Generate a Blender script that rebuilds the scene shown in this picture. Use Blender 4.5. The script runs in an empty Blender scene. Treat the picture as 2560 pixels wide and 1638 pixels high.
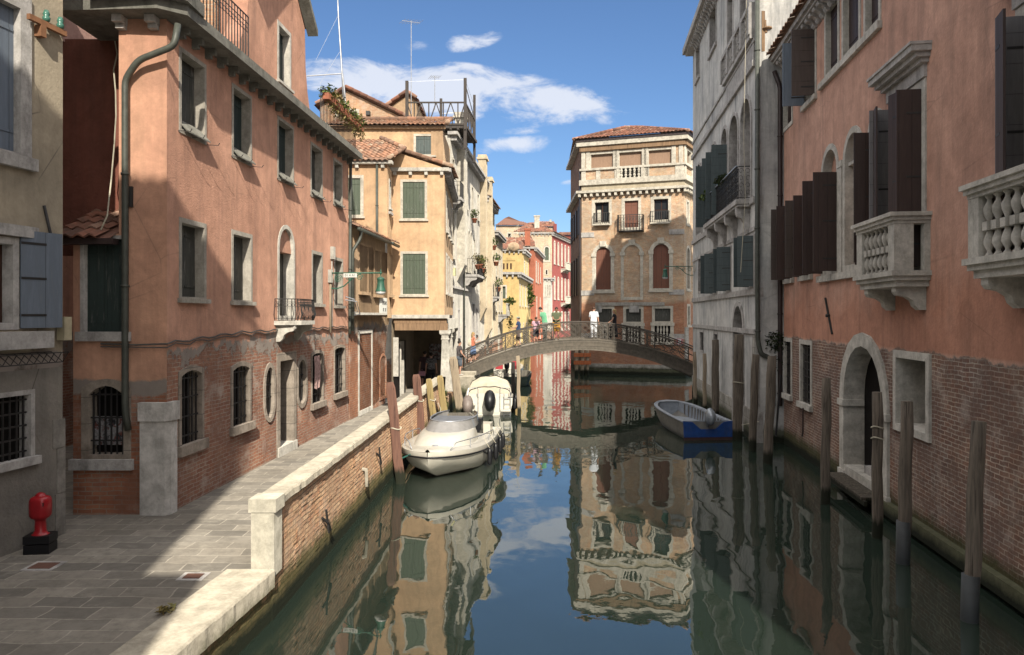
import bpy, bmesh, math, random
from mathutils import Vector, Matrix, Quaternion, geometry
random.seed(7)
PI = math.pi
FPX, CXP, HYP, EYE = 1843.0, 1280.0, 789.0, 4.1      # camera constants used to take measurements off the photograph
PAVE = 0.70                                           # height of the pavement above the water
sc = bpy.context.scene
C = sc.collection

# ------------------------------------------------------------------ mesh helpers
class Fr:
    """wall frame: u runs along the wall, v points out of it, z is up"""
    def __init__(s, o, d, side=1):
        l = math.hypot(*d); s.o = Vector((o[0], o[1], 0)); s.d = Vector((d[0]/l, d[1]/l, 0))
        s.n = Vector((s.d.y, -s.d.x, 0)) * side
    def w(s, u, v, z):
        return s.o + s.d*u + s.n*v + Vector((0, 0, z))
    def uz(s, px, py, v=0.0):
        t = (px-CXP)/FPX; o = s.o + s.n*v
        u = (o.x - t*o.y)/(t*s.d.y - s.d.x)
        Y = o.y + u*s.d.y
        return u, EYE-(py-HYP)/FPX*Y
    def rect(s, x0, y0, x1, y1, v=0.0):
        u0, zt = s.uz(x0, y0, v); _, zb = s.uz(x0, y1, v); u1, _ = s.uz(x1, y0, v)
        return (min(u0, u1), max(u0, u1), min(zb, zt), max(zb, zt))

class IdF:
    def w(s, u, v, z): return Vector((u, v, z))
ID = IdF()

class MB:
    def __init__(s, fr=None): s.v = []; s.f = []; s.uv = {}; s.fr = fr or ID; s.smooth = set()
    def add(s, pts, faces, uvs=None, sm=False):
        b = len(s.v); s.v += [s.fr.w(*p) for p in pts]
        for i, f in enumerate(faces):
            if uvs: s.uv[len(s.f)] = uvs[i]
            if sm: s.smooth.add(len(s.f))
            s.f.append([b+k for k in f])
        return s
    def box(s, u0, u1, v0, v1, z0, z1):
        p = [(u, v, z) for z in (z0, z1) for v in (v0, v1) for u in (u0, u1)]
        return s.add(p, [(0, 1, 3, 2), (4, 6, 7, 5), (0, 4, 5, 1), (2, 3, 7, 6), (0, 2, 6, 4), (1, 5, 7, 3)])
    def obox(s, c, h, ax, ay, az=(0, 0, 1)):
        c = Vector(c); ax = Vector(ax).normalized(); ay = Vector(ay).normalized(); az = Vector(az).normalized()
        p = [tuple(c + ax*h[0]*i + ay*h[1]*j + az*h[2]*k) for k in (-1, 1) for j in (-1, 1) for i in (-1, 1)]
        return s.add(p, [(0, 1, 3, 2), (4, 6, 7, 5), (0, 4, 5, 1), (2, 3, 7, 6), (0, 2, 6, 4), (1, 5, 7, 3)])
    def poly(s, lp, v0, v1):
        """loop in (u,z) extruded from v0 to v1 with caps"""
        n = len(lp); tri = geometry.tessellate_polygon([[Vector((a, b, 0)) for a, b in lp]])
        p = [(a, v0, b) for a, b in lp] + [(a, v1, b) for a, b in lp]
        f = [tuple(t) for t in tri] + [tuple(n+k for k in t) for t in tri]
        f += [(i, (i+1) % n, n+(i+1) % n, n+i) for i in range(n)]
        return s.add(p, f)
    def slab(s, pts, z0, z1):
        n = len(pts); tri = geometry.tessellate_polygon([[Vector((a, b, 0)) for a, b in pts]])
        p = [(a, b, z0) for a, b in pts] + [(a, b, z1) for a, b in pts]
        f = [tuple(t) for t in tri] + [tuple(n+k for k in t) for t in tri]
        f += [(i, (i+1) % n, n+(i+1) % n, n+i) for i in range(n)]
        return s.add(p, f)
    def sheet(s, outer, holes, v=0.0, depth=0.0):
        """wall sheet with holes; holes get reveals going back by depth"""
        loops = [outer] + holes
        tri = geometry.tessellate_polygon([[Vector((a, b, 0)) for a, b in l] for l in loops])
        p = [(a, v, b) for l in loops for a, b in l]
        s.add(p, [tuple(t) for t in tri])
        if depth:
            for h in holes:
                n = len(h); q = [(a, v, b) for a, b in h] + [(a, v-depth, b) for a, b in h]
                s.add(q, [(i, (i+1) % n, n+(i+1) % n, n+i) for i in range(n)])
        return s
    def ring(s, lo, li, vf, vo, vi):
        """front ring between loops lo and li at vf; outer side back to vo, inner side back to vi"""
        n = len(lo)
        p = [(a, vf, b) for a, b in lo] + [(a, vf, b) for a, b in li] + [(a, vo, b) for a, b in lo] + [(a, vi, b) for a, b in li]
        f = []
        for i in range(n):
            j = (i+1) % n
            f += [(i, j, n+j, n+i), (i, j, 2*n+j, 2*n+i), (n+i, n+j, 3*n+j, 3*n+i)]
        return s.add(p, f)
    def tube(s, pts, r, n=6, caps=True, flat=1.0):
        pts = [Vector(p) for p in pts]; m = len(pts)
        if not isinstance(r, (list, tuple)): r = [r]*m
        ps = []; up = Vector((0, 0, 1))
        t0 = (pts[1]-pts[0]).normalized()
        if abs(t0.dot(up)) > .9: up = Vector((1, 0, 0))
        x = t0.cross(up).normalized()
        for i in range(m):
            t = ((pts[min(i+1, m-1)]-pts[i]).normalized() + (pts[i]-pts[max(i-1, 0)]).normalized())
            t = t.normalized() if t.length > 1e-6 else t0
            x = (x - t*x.dot(t)).normalized(); y = t.cross(x)
            for k in range(n):
                a = 2*PI*(k+.5)/n; ps.append(tuple(pts[i] + x*math.cos(a)*r[i] + y*math.sin(a)*r[i]*flat))
        f = [(i*n+k, i*n+(k+1) % n, (i+1)*n+(k+1) % n, (i+1)*n+k) for i in range(m-1) for k in range(n)]
        if caps: f += [tuple(range(n)), tuple(range((m-1)*n, m*n))]
        return s.add(ps, f, sm=n > 5)
    def lathe(s, c, prof, n=10, caps=True, sq=False):
        cx, cy, cz = c; ps = []
        for r, z in prof:
            for k in range(n):
                a = 2*PI*(k+.5)/n; ps.append((cx+math.cos(a)*r, cy+math.sin(a)*r, cz+z))
        m = len(prof)
        f = [(i*n+k, i*n+(k+1) % n, (i+1)*n+(k+1) % n, (i+1)*n+k) for i in range(m-1) for k in range(n)]
        if caps: f += [tuple(range(n)), tuple(range((m-1)*n, m*n))]
        return s.add(ps, f, sm=n > 5)
    def ball(s, c, r, n=10, m=6, jit=0):
        ps = []; r = r if isinstance(r, (list, tuple)) else (r, r, r)
        for i in range(m+1):
            th = PI*i/m
            for k in range(n):
                a = 2*PI*k/n; j = 1+random.uniform(-jit, jit)
                ps.append((c[0]+r[0]*j*math.sin(th)*math.cos(a), c[1]+r[1]*j*math.sin(th)*math.sin(a), c[2]+r[2]*j*math.cos(th)))
        f = [(i*n+k, i*n+(k+1) % n, (i+1)*n+(k+1) % n, (i+1)*n+k) for i in range(m) for k in range(n)]
        return s.add(ps, f, sm=True)
    def leaves(s, c, r, n, size):
        for _ in range(n):
            d = Vector((random.gauss(0, 1), random.gauss(0, 1), random.gauss(0, 1))).normalized()*random.random()**.45
            p = Vector((c[0]+d.x*r[0], c[1]+d.y*r[1], c[2]+d.z*r[2]))
            a = Vector((random.gauss(0, 1), random.gauss(0, 1), random.gauss(0, .7))).normalized()
            b = a.cross(Vector((random.random(), random.random(), 1))).normalized(); q = size*random.uniform(.5, 1.2)
            s.add([tuple(p-a*q), tuple(p+b*q*.45), tuple(p+a*q), tuple(p-b*q*.45)], [(0, 1, 2, 3)])
        return s
    def build(s, name, mat, parent=None, recalc=True):
        me = bpy.data.meshes.new(name)
        o = bpy.data.objects.new(name, me); C.objects.link(o)
        org = Vector((0, 0, 0))
        if parent is not None:
            q = parent
            while q is not None: org += Vector(q.location); q = q.parent
            o.parent = parent
        elif s.v:
            org = sum((Vector(v) for v in s.v), Vector())/len(s.v); org.z = min(v.z for v in s.v); o.location = org
        me.from_pydata([tuple(Vector(v)-org) for v in s.v], [], s.f)
        me.materials.append(mat)
        uvl = me.uv_layers.new(name="UVMap")
        for p in me.polygons:
            p.use_smooth = p.index in s.smooth
            if p.index in s.uv:
                for li, q in zip(p.loop_indices, s.uv[p.index]): uvl.data[li].uv = q
                continue
            nn = p.normal
            if abs(nn.z) > .75:
                for li in p.loop_indices:
                    w = s.v[me.loops[li].vertex_index]; uvl.data[li].uv = (w.x, w.y)
            else:
                t = Vector((-nn.y, nn.x, 0))
                if t.length < 1e-6: t = Vector((1, 0, 0))
                t.normalize()
                if abs(t.x) > abs(t.y): t *= (1 if t.x > 0 else -1)
                else: t *= (1 if t.y > 0 else -1)
                for li in p.loop_indices:
                    w = s.v[me.loops[li].vertex_index]; uvl.data[li].uv = (w.dot(t), w.z)
        if recalc and len(s.f) < 60000:
            bm = bmesh.new(); bm.from_mesh(me); bmesh.ops.recalc_face_normals(bm, faces=bm.faces); bm.to_mesh(me); bm.free()
        me.update()
        return o

def pieces(fr, name, mat, par, boxes):
    for b in boxes: MB(fr).box(*b).build(name, mat, par)
def rough_strip(mb, f_in, f_out, y0, y1, z0, z1, step=.14, amp=.012, rnd=random.Random(5)):
    """worn stone block: inner/outer edge functions of y, edges nibbled a little"""
    n = max(1, int((y1-y0)/step)); a = []
    for i in range(n+1):
        y = y0+(y1-y0)*i/n; e = rnd.uniform(-amp, amp*.4); d = rnd.uniform(0, amp*.8)
        a += [(f_in(y), y, z0), (f_in(y), y, z1-d*.3), (f_out(y)+e-.02, y, z1-d*.2), (f_out(y)+e, y, z1-.022-d), (f_out(y)+e*.7, y, z0)]
    f = [(i*5+k, i*5+(k+1) % 5, (i+1)*5+(k+1) % 5, (i+1)*5+k) for i in range(n) for k in range(5)]+[tuple(range(5)), tuple(range(n*5, n*5+5))]
    return mb.add(a, f)
def tag(o, label=None, cat=None, group=None, kind=None):
    if label: o['label'] = label
    if cat: o['category'] = cat
    if group: o['group'] = group
    if kind: o['kind'] = kind
    return o
def thing(name, label, cat, loc, group=None):
    o = bpy.data.objects.new(name, None); C.objects.link(o); o.location = loc; o.empty_display_size = .3
    return tag(o, label, cat, group)
def copy_tree(o, parent=None):
    c = o.copy(); C.objects.link(c)
    if parent is not None: c.parent = parent
    for ch in list(o.children): copy_tree(ch, c)
    return c
def arc(c, r, a0, a1, n, plane='xz'):
    out = []
    for i in range(n+1):
        a = math.radians(a0+(a1-a0)*i/n)
        out.append((c[0]+r*math.cos(a), c[1], c[2]+r*math.sin(a)) if plane == 'xz' else (c[0], c[1]+r*math.cos(a), c[2]+r*math.sin(a)))
    return out
def loop(u0, u1, z0, z1, rise=0, rb=0, n=10):
    hw = (u1-u0)/2; uc = (u0+u1)/2; p = []
    def bulge(t, r):                       # t in 0..pi
        if r >= hw*.7: return math.cos(t), math.sin(t)*r
        s_ = math.cos(t); return s_, r*(1-s_*s_)
    if rb: p += [(uc-hw*bulge(i*PI/n, rb)[0], z0+rb-bulge(i*PI/n, rb)[1]) for i in range(n+1)]
    else: p += [(u0, z0), (u1, z0)]
    if rise: p += [(uc+hw*bulge(i*PI/n, rise)[0], z1-rise+bulge(i*PI/n, rise)[1]) for i in range(n+1)]
    else: p += [(u1, z1), (u0, z1)]
    return p

# ------------------------------------------------------------------ materials
class NT:
    def __init__(s, name):
        s.m = bpy.data.materials.new(name); s.m.use_nodes = True; s.t = s.m.node_tree
        s.b = s.t.nodes['Principled BSDF']; s.pos = s.n('ShaderNodeNewGeometry').outputs['Position']
        s.uvn = None
    def n(s, k, **kw):
        o = s.t.nodes.new(k)
        for a, b in kw.items(): setattr(o, a, b)
        return o
    def set(s, inp, v):
        if isinstance(v, bpy.types.NodeSocket): s.t.links.new(v, inp)
        elif isinstance(v, (tuple, list)) and len(v) == 3 and inp.type == 'RGBA': inp.default_value = (*v, 1)
        else: inp.default_value = v
    def uv(s):
        if not s.uvn: s.uvn = s.n('ShaderNodeUVMap'); s.uvn.uv_map = 'UVMap'
        return s.uvn.outputs[0]
    def vscale(s, v, sc_):
        o = s.n('ShaderNodeVectorMath', operation='MULTIPLY'); s.set(o.inputs[0], v); o.inputs[1].default_value = sc_; return o.outputs[0]
    def noise(s, scale=1, detail=4, vec=None, rough=.55, dist=0, color=False):
        o = s.n('ShaderNodeTexNoise'); s.set(o.inputs['Vector'], vec if vec is not None else s.pos)
        o.inputs['Scale'].default_value = scale; o.inputs['Detail'].default_value = detail
        o.inputs['Roughness'].default_value = rough; o.inputs['Distortion'].default_value = dist
        return o.outputs['Color' if color else 'Fac']
    def math(s, op, a, b=0.0, c=0.0, clamp=False):
        o = s.n('ShaderNodeMath', operation=op, use_clamp=clamp); s.set(o.inputs[0], a); s.set(o.inputs[1], b); s.set(o.inputs[2], c); return o.outputs[0]
    def rng(s, v, a, b, c=0.0, d=1.0):
        o = s.n('ShaderNodeMapRange'); s.set(o.inputs[0], v); s.set(o.inputs[1], a); s.set(o.inputs[2], b); s.set(o.inputs[3], c); s.set(o.inputs[4], d); return o.outputs[0]
    def mix(s, f, a, b, mode='MIX'):
        o = s.n('ShaderNodeMix', data_type='RGBA', blend_type=mode); s.set(o.inputs[0], f); s.set(o.inputs[6], a); s.set(o.inputs[7], b); return o.outputs[2]
    def sep(s, v):
        o = s.n('ShaderNodeSeparateXYZ'); s.set(o.inputs[0], v); return o.outputs
    def brick(s, vec, c1, c2, mo, w, h, mort=.008, off=.5, smooth=.1):
        o = s.n('ShaderNodeTexBrick', offset=off); s.set(o.inputs['Vector'], vec)
        for k, v in (('Color1', c1), ('Color2', c2), ('Mortar', mo)): s.set(o.inputs[k], v)
        o.inputs['Scale'].default_value = 1; o.inputs['Mortar Size'].default_value = mort; o.inputs['Mortar Smooth'].default_value = smooth
        o.inputs['Brick Width'].default_value = w; o.inputs['Row Height'].default_value = h; o.inputs['Bias'].default_value = 0
        return o.outputs
    def bump(s, h, strength=.5, dist=.02, prev=None):
        o = s.n('ShaderNodeBump'); s.set(o.inputs['Height'], h); o.inputs['Strength'].default_value = strength; o.inputs['Distance'].default_value = dist
        if prev is not None: s.set(o.inputs['Normal'], prev)
        return o.outputs[0]
    def fin(s, col, rough=.85, nrm=None, spec=.25, metal=0):
        s.set(s.b.inputs['Base Color'], col); s.set(s.b.inputs['Roughness'], rough)
        if 'Diffuse Roughness' in s.b.inputs and rough > .7: s.b.inputs['Diffuse Roughness'].default_value = 1.0
        s.b.inputs['Specular IOR Level'].default_value = spec; s.b.inputs['Metallic'].default_value = metal
        if nrm is not None: s.set(s.b.inputs['Normal'], nrm)
        return s.m

def brick_nodes(N, c1, c2, mo, w=.25, h=.075, wear=.5, salts=.4, mort=.009):
    uv = N.uv()
    wob = N.noise(3.0, 2, color=True)
    v = N.n('ShaderNodeVectorMath', operation='MULTIPLY_ADD'); N.set(v.inputs[0], wob); v.inputs[1].default_value = (.09, .055, 0); N.set(v.inputs[2], uv)
    o = N.brick(v.outputs[0], c1, c2, mo, w, h, mort)
    col = N.mix(N.rng(N.noise(.9, 5), .35, .7), o['Color'], N.mix(.65, o['Color'], tuple(x*.62 for x in c1)))
    col = N.mix(N.math('MULTIPLY', N.rng(N.noise(7, 2), .45, .65), .45), col, N.mix(1.0, col, (.95, .62, .5), 'MULTIPLY'))
    avg = tuple((a+b)/2 for a, b in zip(c1, c2))
    col = N.mix(N.rng(N.noise(.75, 6, rough=.65), .42, .62, 0, .8), col, N.mix(1.0, col, (1.35, 1.25, 1.12), 'MULTIPLY'))
    col = N.mix(N.rng(N.noise(1.6, 6, rough=.7), .5, .62, 0, .7), col, N.mix(N.noise(18, 4), avg, tuple(x*.6 for x in avg)))
    sal = N.rng(N.noise(1.7, 8, rough=.7), .52, .68)
    col = N.mix(N.math('MULTIPLY', sal, salts), col, (.5, .44, .38))
    hgt = N.math('MULTIPLY_ADD', N.math('SUBTRACT', 1.0, o['Fac']), 1.0, N.math('MULTIPLY', N.noise(20, 3), wear))
    return col, hgt

def M_plaster(name, base, base2, stain, streak=.35, spot=.3, brick=None, algae=False, bumps=.35, scale=1.0, cracks=0, fine=22, lowtone=None):
    """painted render; brick=(z, wobble, c1, c2, mortar, salts) shows bare brick below z"""
    N = NT(name)
    big = N.rng(N.noise(.45*scale, 6, rough=.6), .38, .66)
    col = N.mix(big, base, base2)
    st = N.rng(N.noise(2.6*scale, 5, vec=N.vscale(N.pos, (1, 1, .1)), rough=.65), .5, .74)
    col = N.mix(N.math('MULTIPLY', st, streak), col, stain)
    sp = N.rng(N.noise(1.3*scale, 8, rough=.72), .54, .7)
    col = N.mix(N.math('MULTIPLY', sp, spot), col, N.mix(.5, stain, base2))
    col = N.mix(1.0, col, N.mix(N.noise(14, 4), (.86, .86, .86), (1.1, 1.1, 1.1)), 'MULTIPLY')
    col = N.mix(1.0, col, N.mix(N.rng(N.noise(1.9, 9, rough=.7, dist=.5), .3, .7), (.76, .75, .74), (1.15, 1.14, 1.13)), 'MULTIPLY')
    col = N.mix(1.0, col, N.mix(N.rng(N.noise(5, 6, vec=N.vscale(N.pos, (1.6, 1.6, .09)), rough=.7), .35, .65), (.93, .925, .92), (1.04, 1.04, 1.04)), 'MULTIPLY')
    h = N.math('MULTIPLY', N.noise(fine, 3), bumps)
    z = N.sep(N.pos)[2]
    if cracks:
        vo = N.n('ShaderNodeTexVoronoi', feature='DISTANCE_TO_EDGE'); N.set(vo.inputs['Vector'], N.vscale(N.noise(1.2, 3, color=True), (1.2, 1.2, 1.2)) if 0 else N.pos); vo.inputs['Scale'].default_value = .9
        cr = N.math('MULTIPLY', N.rng(vo.outputs['Distance'], .0, .012, 1, 0), N.rng(N.noise(.7, 2), .5, .6))
        col = N.mix(N.math('MULTIPLY', cr, cracks), col, (.06, .05, .045))
    if brick:
        bz, amp, c1, c2, mo, salts = brick[:6]; bnd = brick[6] if len(brick) > 6 else .22
        bc, bh = brick_nodes(N, c1, c2, mo, salts=salts)
        edge = N.math('MULTIPLY_ADD', N.math('SUBTRACT', N.noise(1.3, 9, rough=.72), .5), amp*1.3, bz)
        d = N.math('SUBTRACT', edge, z)
        m0 = N.rng(d, -.02, .02); m1 = N.rng(N.math('ADD', d, N.math('MULTIPLY', N.math('SUBTRACT', N.noise(2.3, 6, rough=.7), .5), amp*1.2*(1 if bnd else 0))), bnd, bnd+.05)
        col = N.mix(m0, col, N.mix(N.noise(3, 5), (.20, .17, .15), (.34, .29, .25)))
        col = N.mix(m1, col, bc)
        h = N.mix(m1, N.mix(m0, h, N.math('MULTIPLY', N.noise(18, 3), .3)), N.math('SUBTRACT', bh, .6))
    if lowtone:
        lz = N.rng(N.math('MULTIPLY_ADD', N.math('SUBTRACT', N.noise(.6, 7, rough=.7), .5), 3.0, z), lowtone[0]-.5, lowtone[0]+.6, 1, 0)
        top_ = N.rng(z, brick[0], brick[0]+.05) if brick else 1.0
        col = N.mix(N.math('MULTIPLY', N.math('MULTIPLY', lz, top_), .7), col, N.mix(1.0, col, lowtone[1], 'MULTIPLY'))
    if algae: col = algae_mix(N, col, z)
    return N.fin(col, .9, N.bump(h, .8, .03))
def algae_mix(N, col, z, top=.5):
    nz = N.noise(3.5, 6, rough=.7)
    a = N.rng(N.math('MULTIPLY_ADD', N.math('SUBTRACT', nz, .5), .5, z), top-.12, top+.1, 1, 0)
    col = N.mix(N.math('MULTIPLY', a, .85), col, N.mix(N.noise(9, 4), (.02, .028, .008), (.07, .075, .025)))
    b = N.rng(N.math('MULTIPLY_ADD', N.math('SUBTRACT', nz, .5), .25, z), top-.34, top-.2, 1, 0)
    return N.mix(b, col, (.012, .015, .008))
def M_brick(name, c1, c2, mo, salts=.3, algae=True, patch=None, w=.25, h=.075, wear=.6):
    N = NT(name); col, hh = brick_nodes(N, c1, c2, mo, w, h, wear, salts)
    z = N.sep(N.pos)[2]
    if patch:
        zz, c = patch
        f = N.rng(N.math('MULTIPLY_ADD', N.math('SUBTRACT', N.noise(.8, 5), .5), 1.2, z), zz-.15, zz+.15, 1, 0)
        col = N.mix(N.math('MULTIPLY', f, .75), col, N.mix(1.0, col, c, 'MULTIPLY'))
    if algae: col = algae_mix(N, col, z)
    return N.fin(col, .92, N.bump(hh, .9, .022))
def M_stone(name, c=(.52, .49, .43), dirt=(.16, .15, .13), amt=.55, algae=False, joints=None):
    N = NT(name)
    col = N.mix(N.rng(N.noise(.8, 6), .35, .7), c, tuple(x*.82 for x in c))
    st = N.rng(N.noise(3.2, 6, vec=N.vscale(N.pos, (1, 1, .3)), rough=.7), .5, .72)
    col = N.mix(N.math('MULTIPLY', st, amt), col, dirt)
    col = N.mix(1.0, col, N.mix(N.noise(26, 4), (.82, .82, .82), (1.12, 1.12, 1.12)), 'MULTIPLY')
    col = N.mix(1.0, col, N.mix(N.rng(N.noise(4.5, 9, rough=.75), .38, .62), (.72, .71, .69), (1.1, 1.09, 1.08)), 'MULTIPLY')
    h = N.noise(30, 4)
    if joints:
        o = N.brick(N.uv(), (1, 1, 1), (1, 1, 1), (0, 0, 0), joints[0], joints[1], .006)
        col = N.mix(N.math('MULTIPLY', o['Fac'], .8), col, (.09, .08, .07))
        h = N.math('SUBTRACT', h, o['Fac'])
    if algae: col = algae_mix(N, col, N.sep(N.pos)[2])
    return N.fin(col, .8, N.bump(h, .35, .015))
def M_shutter(name, c, worn=.3, pitch=.13, horiz=False, rough=.6, wc=(.3, .3, .27)):
    N = NT(name); x = N.sep(N.uv())[1 if horiz else 0]
    m = N.math('PINGPONG', x, pitch/2); line = N.rng(m, 0, .006, 1, 0)
    nz = N.noise(5, 7, vec=N.vscale(N.pos, (3, 3, .35)), rough=.7)
    col = N.mix(N.rng(nz, .35, .7), c, tuple(v*.72 for v in c))
    col = N.mix(N.math('MULTIPLY', N.rng(nz, .55, .7), worn), col, wc)
    col = N.mix(N.math('MULTIPLY', line, .85), col, tuple(v*.15 for v in c))
    return N.fin(col, rough, N.bump(N.math('MULTIPLY_ADD', line, -1.0, N.math('MULTIPLY', nz, .3)), .6, .008), spec=.3)
def M_flat(name, c, rough=.6, metal=0, var=.25, scale=6, spec=.4, dirt=None, bump=.0):
    N = NT(name)
    col = N.mix(N.rng(N.noise(scale, 5), .3, .7), tuple(v*(1-var) for v in c), tuple(min(1, v*(1+var*.5)) for v in c))
    if dirt: col = N.mix(N.math('MULTIPLY', N.rng(N.noise(2.2, 7, vec=N.vscale(N.pos, (1, 1, .35)), rough=.7), .5, .7), dirt[1]), col, dirt[0])
    return N.fin(col, rough, N.bump(N.noise(scale*4, 3), bump, .01) if bump else None, spec=spec, metal=metal)
def M_tile(name, base, dark, pale):
    N = NT(name); uv = N.uv()
    fl = N.n('ShaderNodeVectorMath', operation='FLOOR'); N.set(fl.inputs[0], uv)
    wn = N.n('ShaderNodeTexWhiteNoise', noise_dimensions='2D'); N.set(wn.inputs['Vector'], fl.outputs[0])
    r = wn.outputs['Value']
    col = N.mix(N.rng(r, .3, 1.0), base, dark)
    wn2 = N.n('ShaderNodeTexWhiteNoise', noise_dimensions='3D'); N.set(wn2.inputs['Vector'], fl.outputs[0])
    col = N.mix(N.rng(wn2.outputs['Value'], .75, 1.0, 0, .8), col, pale)
    col = N.mix(N.rng(N.noise(4, 7, rough=.7), .45, .7, 0, .75), col, (.09, .07, .055))
    return N.fin(col, .9, N.bump(N.noise(25, 4), .4, .01))
def M_paving():
    N = NT('trachyte_paving'); uv = N.uv()
    wob = N.noise(1.1, 2, color=True)
    v = N.n('ShaderNodeVectorMath', operation='MULTIPLY_ADD'); N.set(v.inputs[0], wob); v.inputs[1].default_value = (.22, .2, 0); N.set(v.inputs[2], uv)
    o = N.brick(v.outputs[0], (.28, .255, .215), (.165, .152, .132), (.35, .32, .27), .58, .31, .013, smooth=.5)
    col = N.mix(N.rng(N.noise(.7, 6), .35, .7), o['Color'], N.mix(1.0, o['Color'], (.74, .72, .70), 'MULTIPLY'))
    col = N.mix(N.rng(N.noise(6, 7, rough=.75), .45, .7, 0, .55), col, (.09, .082, .07))
    col = N.mix(N.rng(N.noise(2.5, 5, rough=.7), .58, .75, 0, .5), col, (.36, .33, .27))
    h = N.math('MULTIPLY_ADD', o['Fac'], -.8, N.math('MULTIPLY', N.noise(16, 4), .6))
    return N.fin(col, .8, N.bump(h, .5, .012), spec=.3)
def M_wood(name, c, c2, scale=1, rough=.85, wet=False):
    N = NT(name)
    g = N.noise(9*scale, 6, vec=N.vscale(N.pos, (2.2, 2.2, .16)), rough=.65, dist=.6)
    col = N.mix(N.rng(g, .35, .68), c, c2)
    cr = N.rng(N.noise(7*scale, 3, vec=N.vscale(N.pos, (4, 4, .12))), .62, .67)
    col = N.mix(N.math('MULTIPLY', cr, .8), col, tuple(v*.2 for v in c))
    if wet:
        z = N.sep(N.pos)[2]
        w = N.rng(N.math('MULTIPLY_ADD', N.math('SUBTRACT', N.noise(6, 4, vec=N.vscale(N.pos, (3, 3, .5))), .5), .25, z), .28, .42, 1, 0)
        col = N.mix(w, col, (.018, .02, .012))
    return N.fin(col, rough, N.bump(N.math('SUBTRACT', g, cr), .5, .012))
def M_leaf(name, a, b):
    N = NT(name)
    oi = N.noise(5, 2)
    return N.fin(N.mix(N.rng(oi, .35, .65), a, b), .6)

m_pinkL = M_plaster('coral_render', (.58, .33, .235), (.47, .26, .185), (.29, .17, .13), .65, .45,
                    brick=(3.55, 1.15, (.34, .19, .135), (.25, .125, .09), (.38, .33, .28), .6), bumps=.35, cracks=.3, fine=34)
m_pinkSide = M_plaster('corner_render', (.60, .355, .245), (.50, .285, .20), (.38, .24, .16), .4, .3,
                    brick=(3.0, .25, (.33, .15, .09), (.22, .10, .065), (.24, .20, .165), .3), bumps=.3, cracks=.3, fine=30)
m_pinkShade = M_plaster('shaded_recess_render', (.22, .085, .06), (.17, .07, .05), (.09, .05, .04), .5, .4,  # coral render darkened, the shade of the recess is painted into its colour
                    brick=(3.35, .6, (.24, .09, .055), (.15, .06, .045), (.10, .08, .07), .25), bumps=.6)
m_tan = M_plaster('tan_render', (.42, .36, .27), (.35, .305, .235), (.24, .21, .17), .25, .35, brick=(3.55, .5, (.19, .165, .14), (.16, .14, .12), (.12, .10, .09), .35), bumps=.25, cracks=.6)
m_tanlow = M_plaster('grey_bare_render', (.25, .23, .20), (.19, .175, .155), (.12, .11, .10), .5, .7, bumps=.6, cracks=.8)
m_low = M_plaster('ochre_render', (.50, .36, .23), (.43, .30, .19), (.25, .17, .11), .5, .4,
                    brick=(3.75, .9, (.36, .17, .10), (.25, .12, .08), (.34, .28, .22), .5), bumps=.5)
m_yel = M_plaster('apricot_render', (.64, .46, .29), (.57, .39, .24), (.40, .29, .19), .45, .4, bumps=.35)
m_white = M_plaster('white_render', (.62, .59, .52), (.45, .43, .39), (.23, .22, .20), .7, .5, brick=(1.9, .9, (.36, .2, .13), (.27, .15, .1), (.38, .33, .27), .6), algae=True, bumps=.4)
m_cream = M_plaster('cream_render', (.62, .54, .40), (.52, .44, .32), (.33, .26, .19), .5, .5, brick=(2.2, 1.0, (.38, .2, .12), (.28, .15, .1), (.38, .33, .27), .6), algae=True, bumps=.4)
m_fyel = M_plaster('yellow_render', (.62, .47, .22), (.55, .41, .19), (.36, .26, .12), .4, .3, algae=True)
m_fred = M_plaster('orange_red_render', (.42, .15, .09), (.36, .13, .08), (.24, .11, .08), .35, .3, algae=True)
m_fpal = M_plaster('crimson_render', (.30, .085, .075), (.25, .075, .07), (.18, .08, .07), .3, .3, algae=True)
m_pinkR = M_plaster('terracotta_render', (.62, .38, .29), (.52, .305, .23), (.24, .16, .13), .5, .45,
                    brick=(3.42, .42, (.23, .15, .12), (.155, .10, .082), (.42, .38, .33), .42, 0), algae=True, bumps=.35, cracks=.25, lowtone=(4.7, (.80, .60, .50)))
m_grey = M_plaster('grey_stucco', (.66, .65, .62), (.46, .465, .46), (.16, .17, .18), .95, .45, algae=True, bumps=.4, cracks=.2)
m_greylow = M_plaster('pale_stucco', (.50, .48, .46), (.40, .385, .37), (.17, .17, .17), .6, .5, algae=True, bumps=.5)
m_brickP = M_brick('palazzo_brick', (.58, .45, .315), (.42, .30, .21), (.56, .50, .40), salts=.5, patch=(5.1, (.72, .42, .34)))
m_brickQ = M_brick('quay_brick', (.53, .37, .24), (.36, .215, .14), (.13, .105, .075), salts=.3, wear=.5)
m_brickG = M_brick('gable_brick', (.58, .40, .26), (.46, .28, .18), (.55, .48, .38), salts=.6, algae=False)
m_fbrick = M_brick('pale_far_brick', (.62, .53, .40), (.52, .42, .31), (.62, .56, .46), salts=.6)
m_stone = M_stone('istrian_stone', (.60, .575, .52), (.2, .19, .17), .5)
m_stoneW = M_stone('white_istrian_stone', (.64, .60, .52), (.30, .28, .24), .4)
m_stoneG = M_stone('weathered_stone', (.50, .48, .46), (.15, .145, .14), .75)
m_kerb = M_stone('quay_stone', (.47, .43, .35), (.27, .24, .2), .45, algae=True)
m_stoneB = M_stone('block_footing_stone', (.44, .42, .38), (.16, .15, .13), .6, algae=True, joints=(.9, .34))
m_eave = M_stone('grey_eave_stone', (.22, .215, .19), (.07, .075, .06), .7)
m_paving = M_paving()
m_tile = M_tile('clay_tiles', (.38, .20, .125), (.20, .125, .09), (.48, .37, .27))
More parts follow.
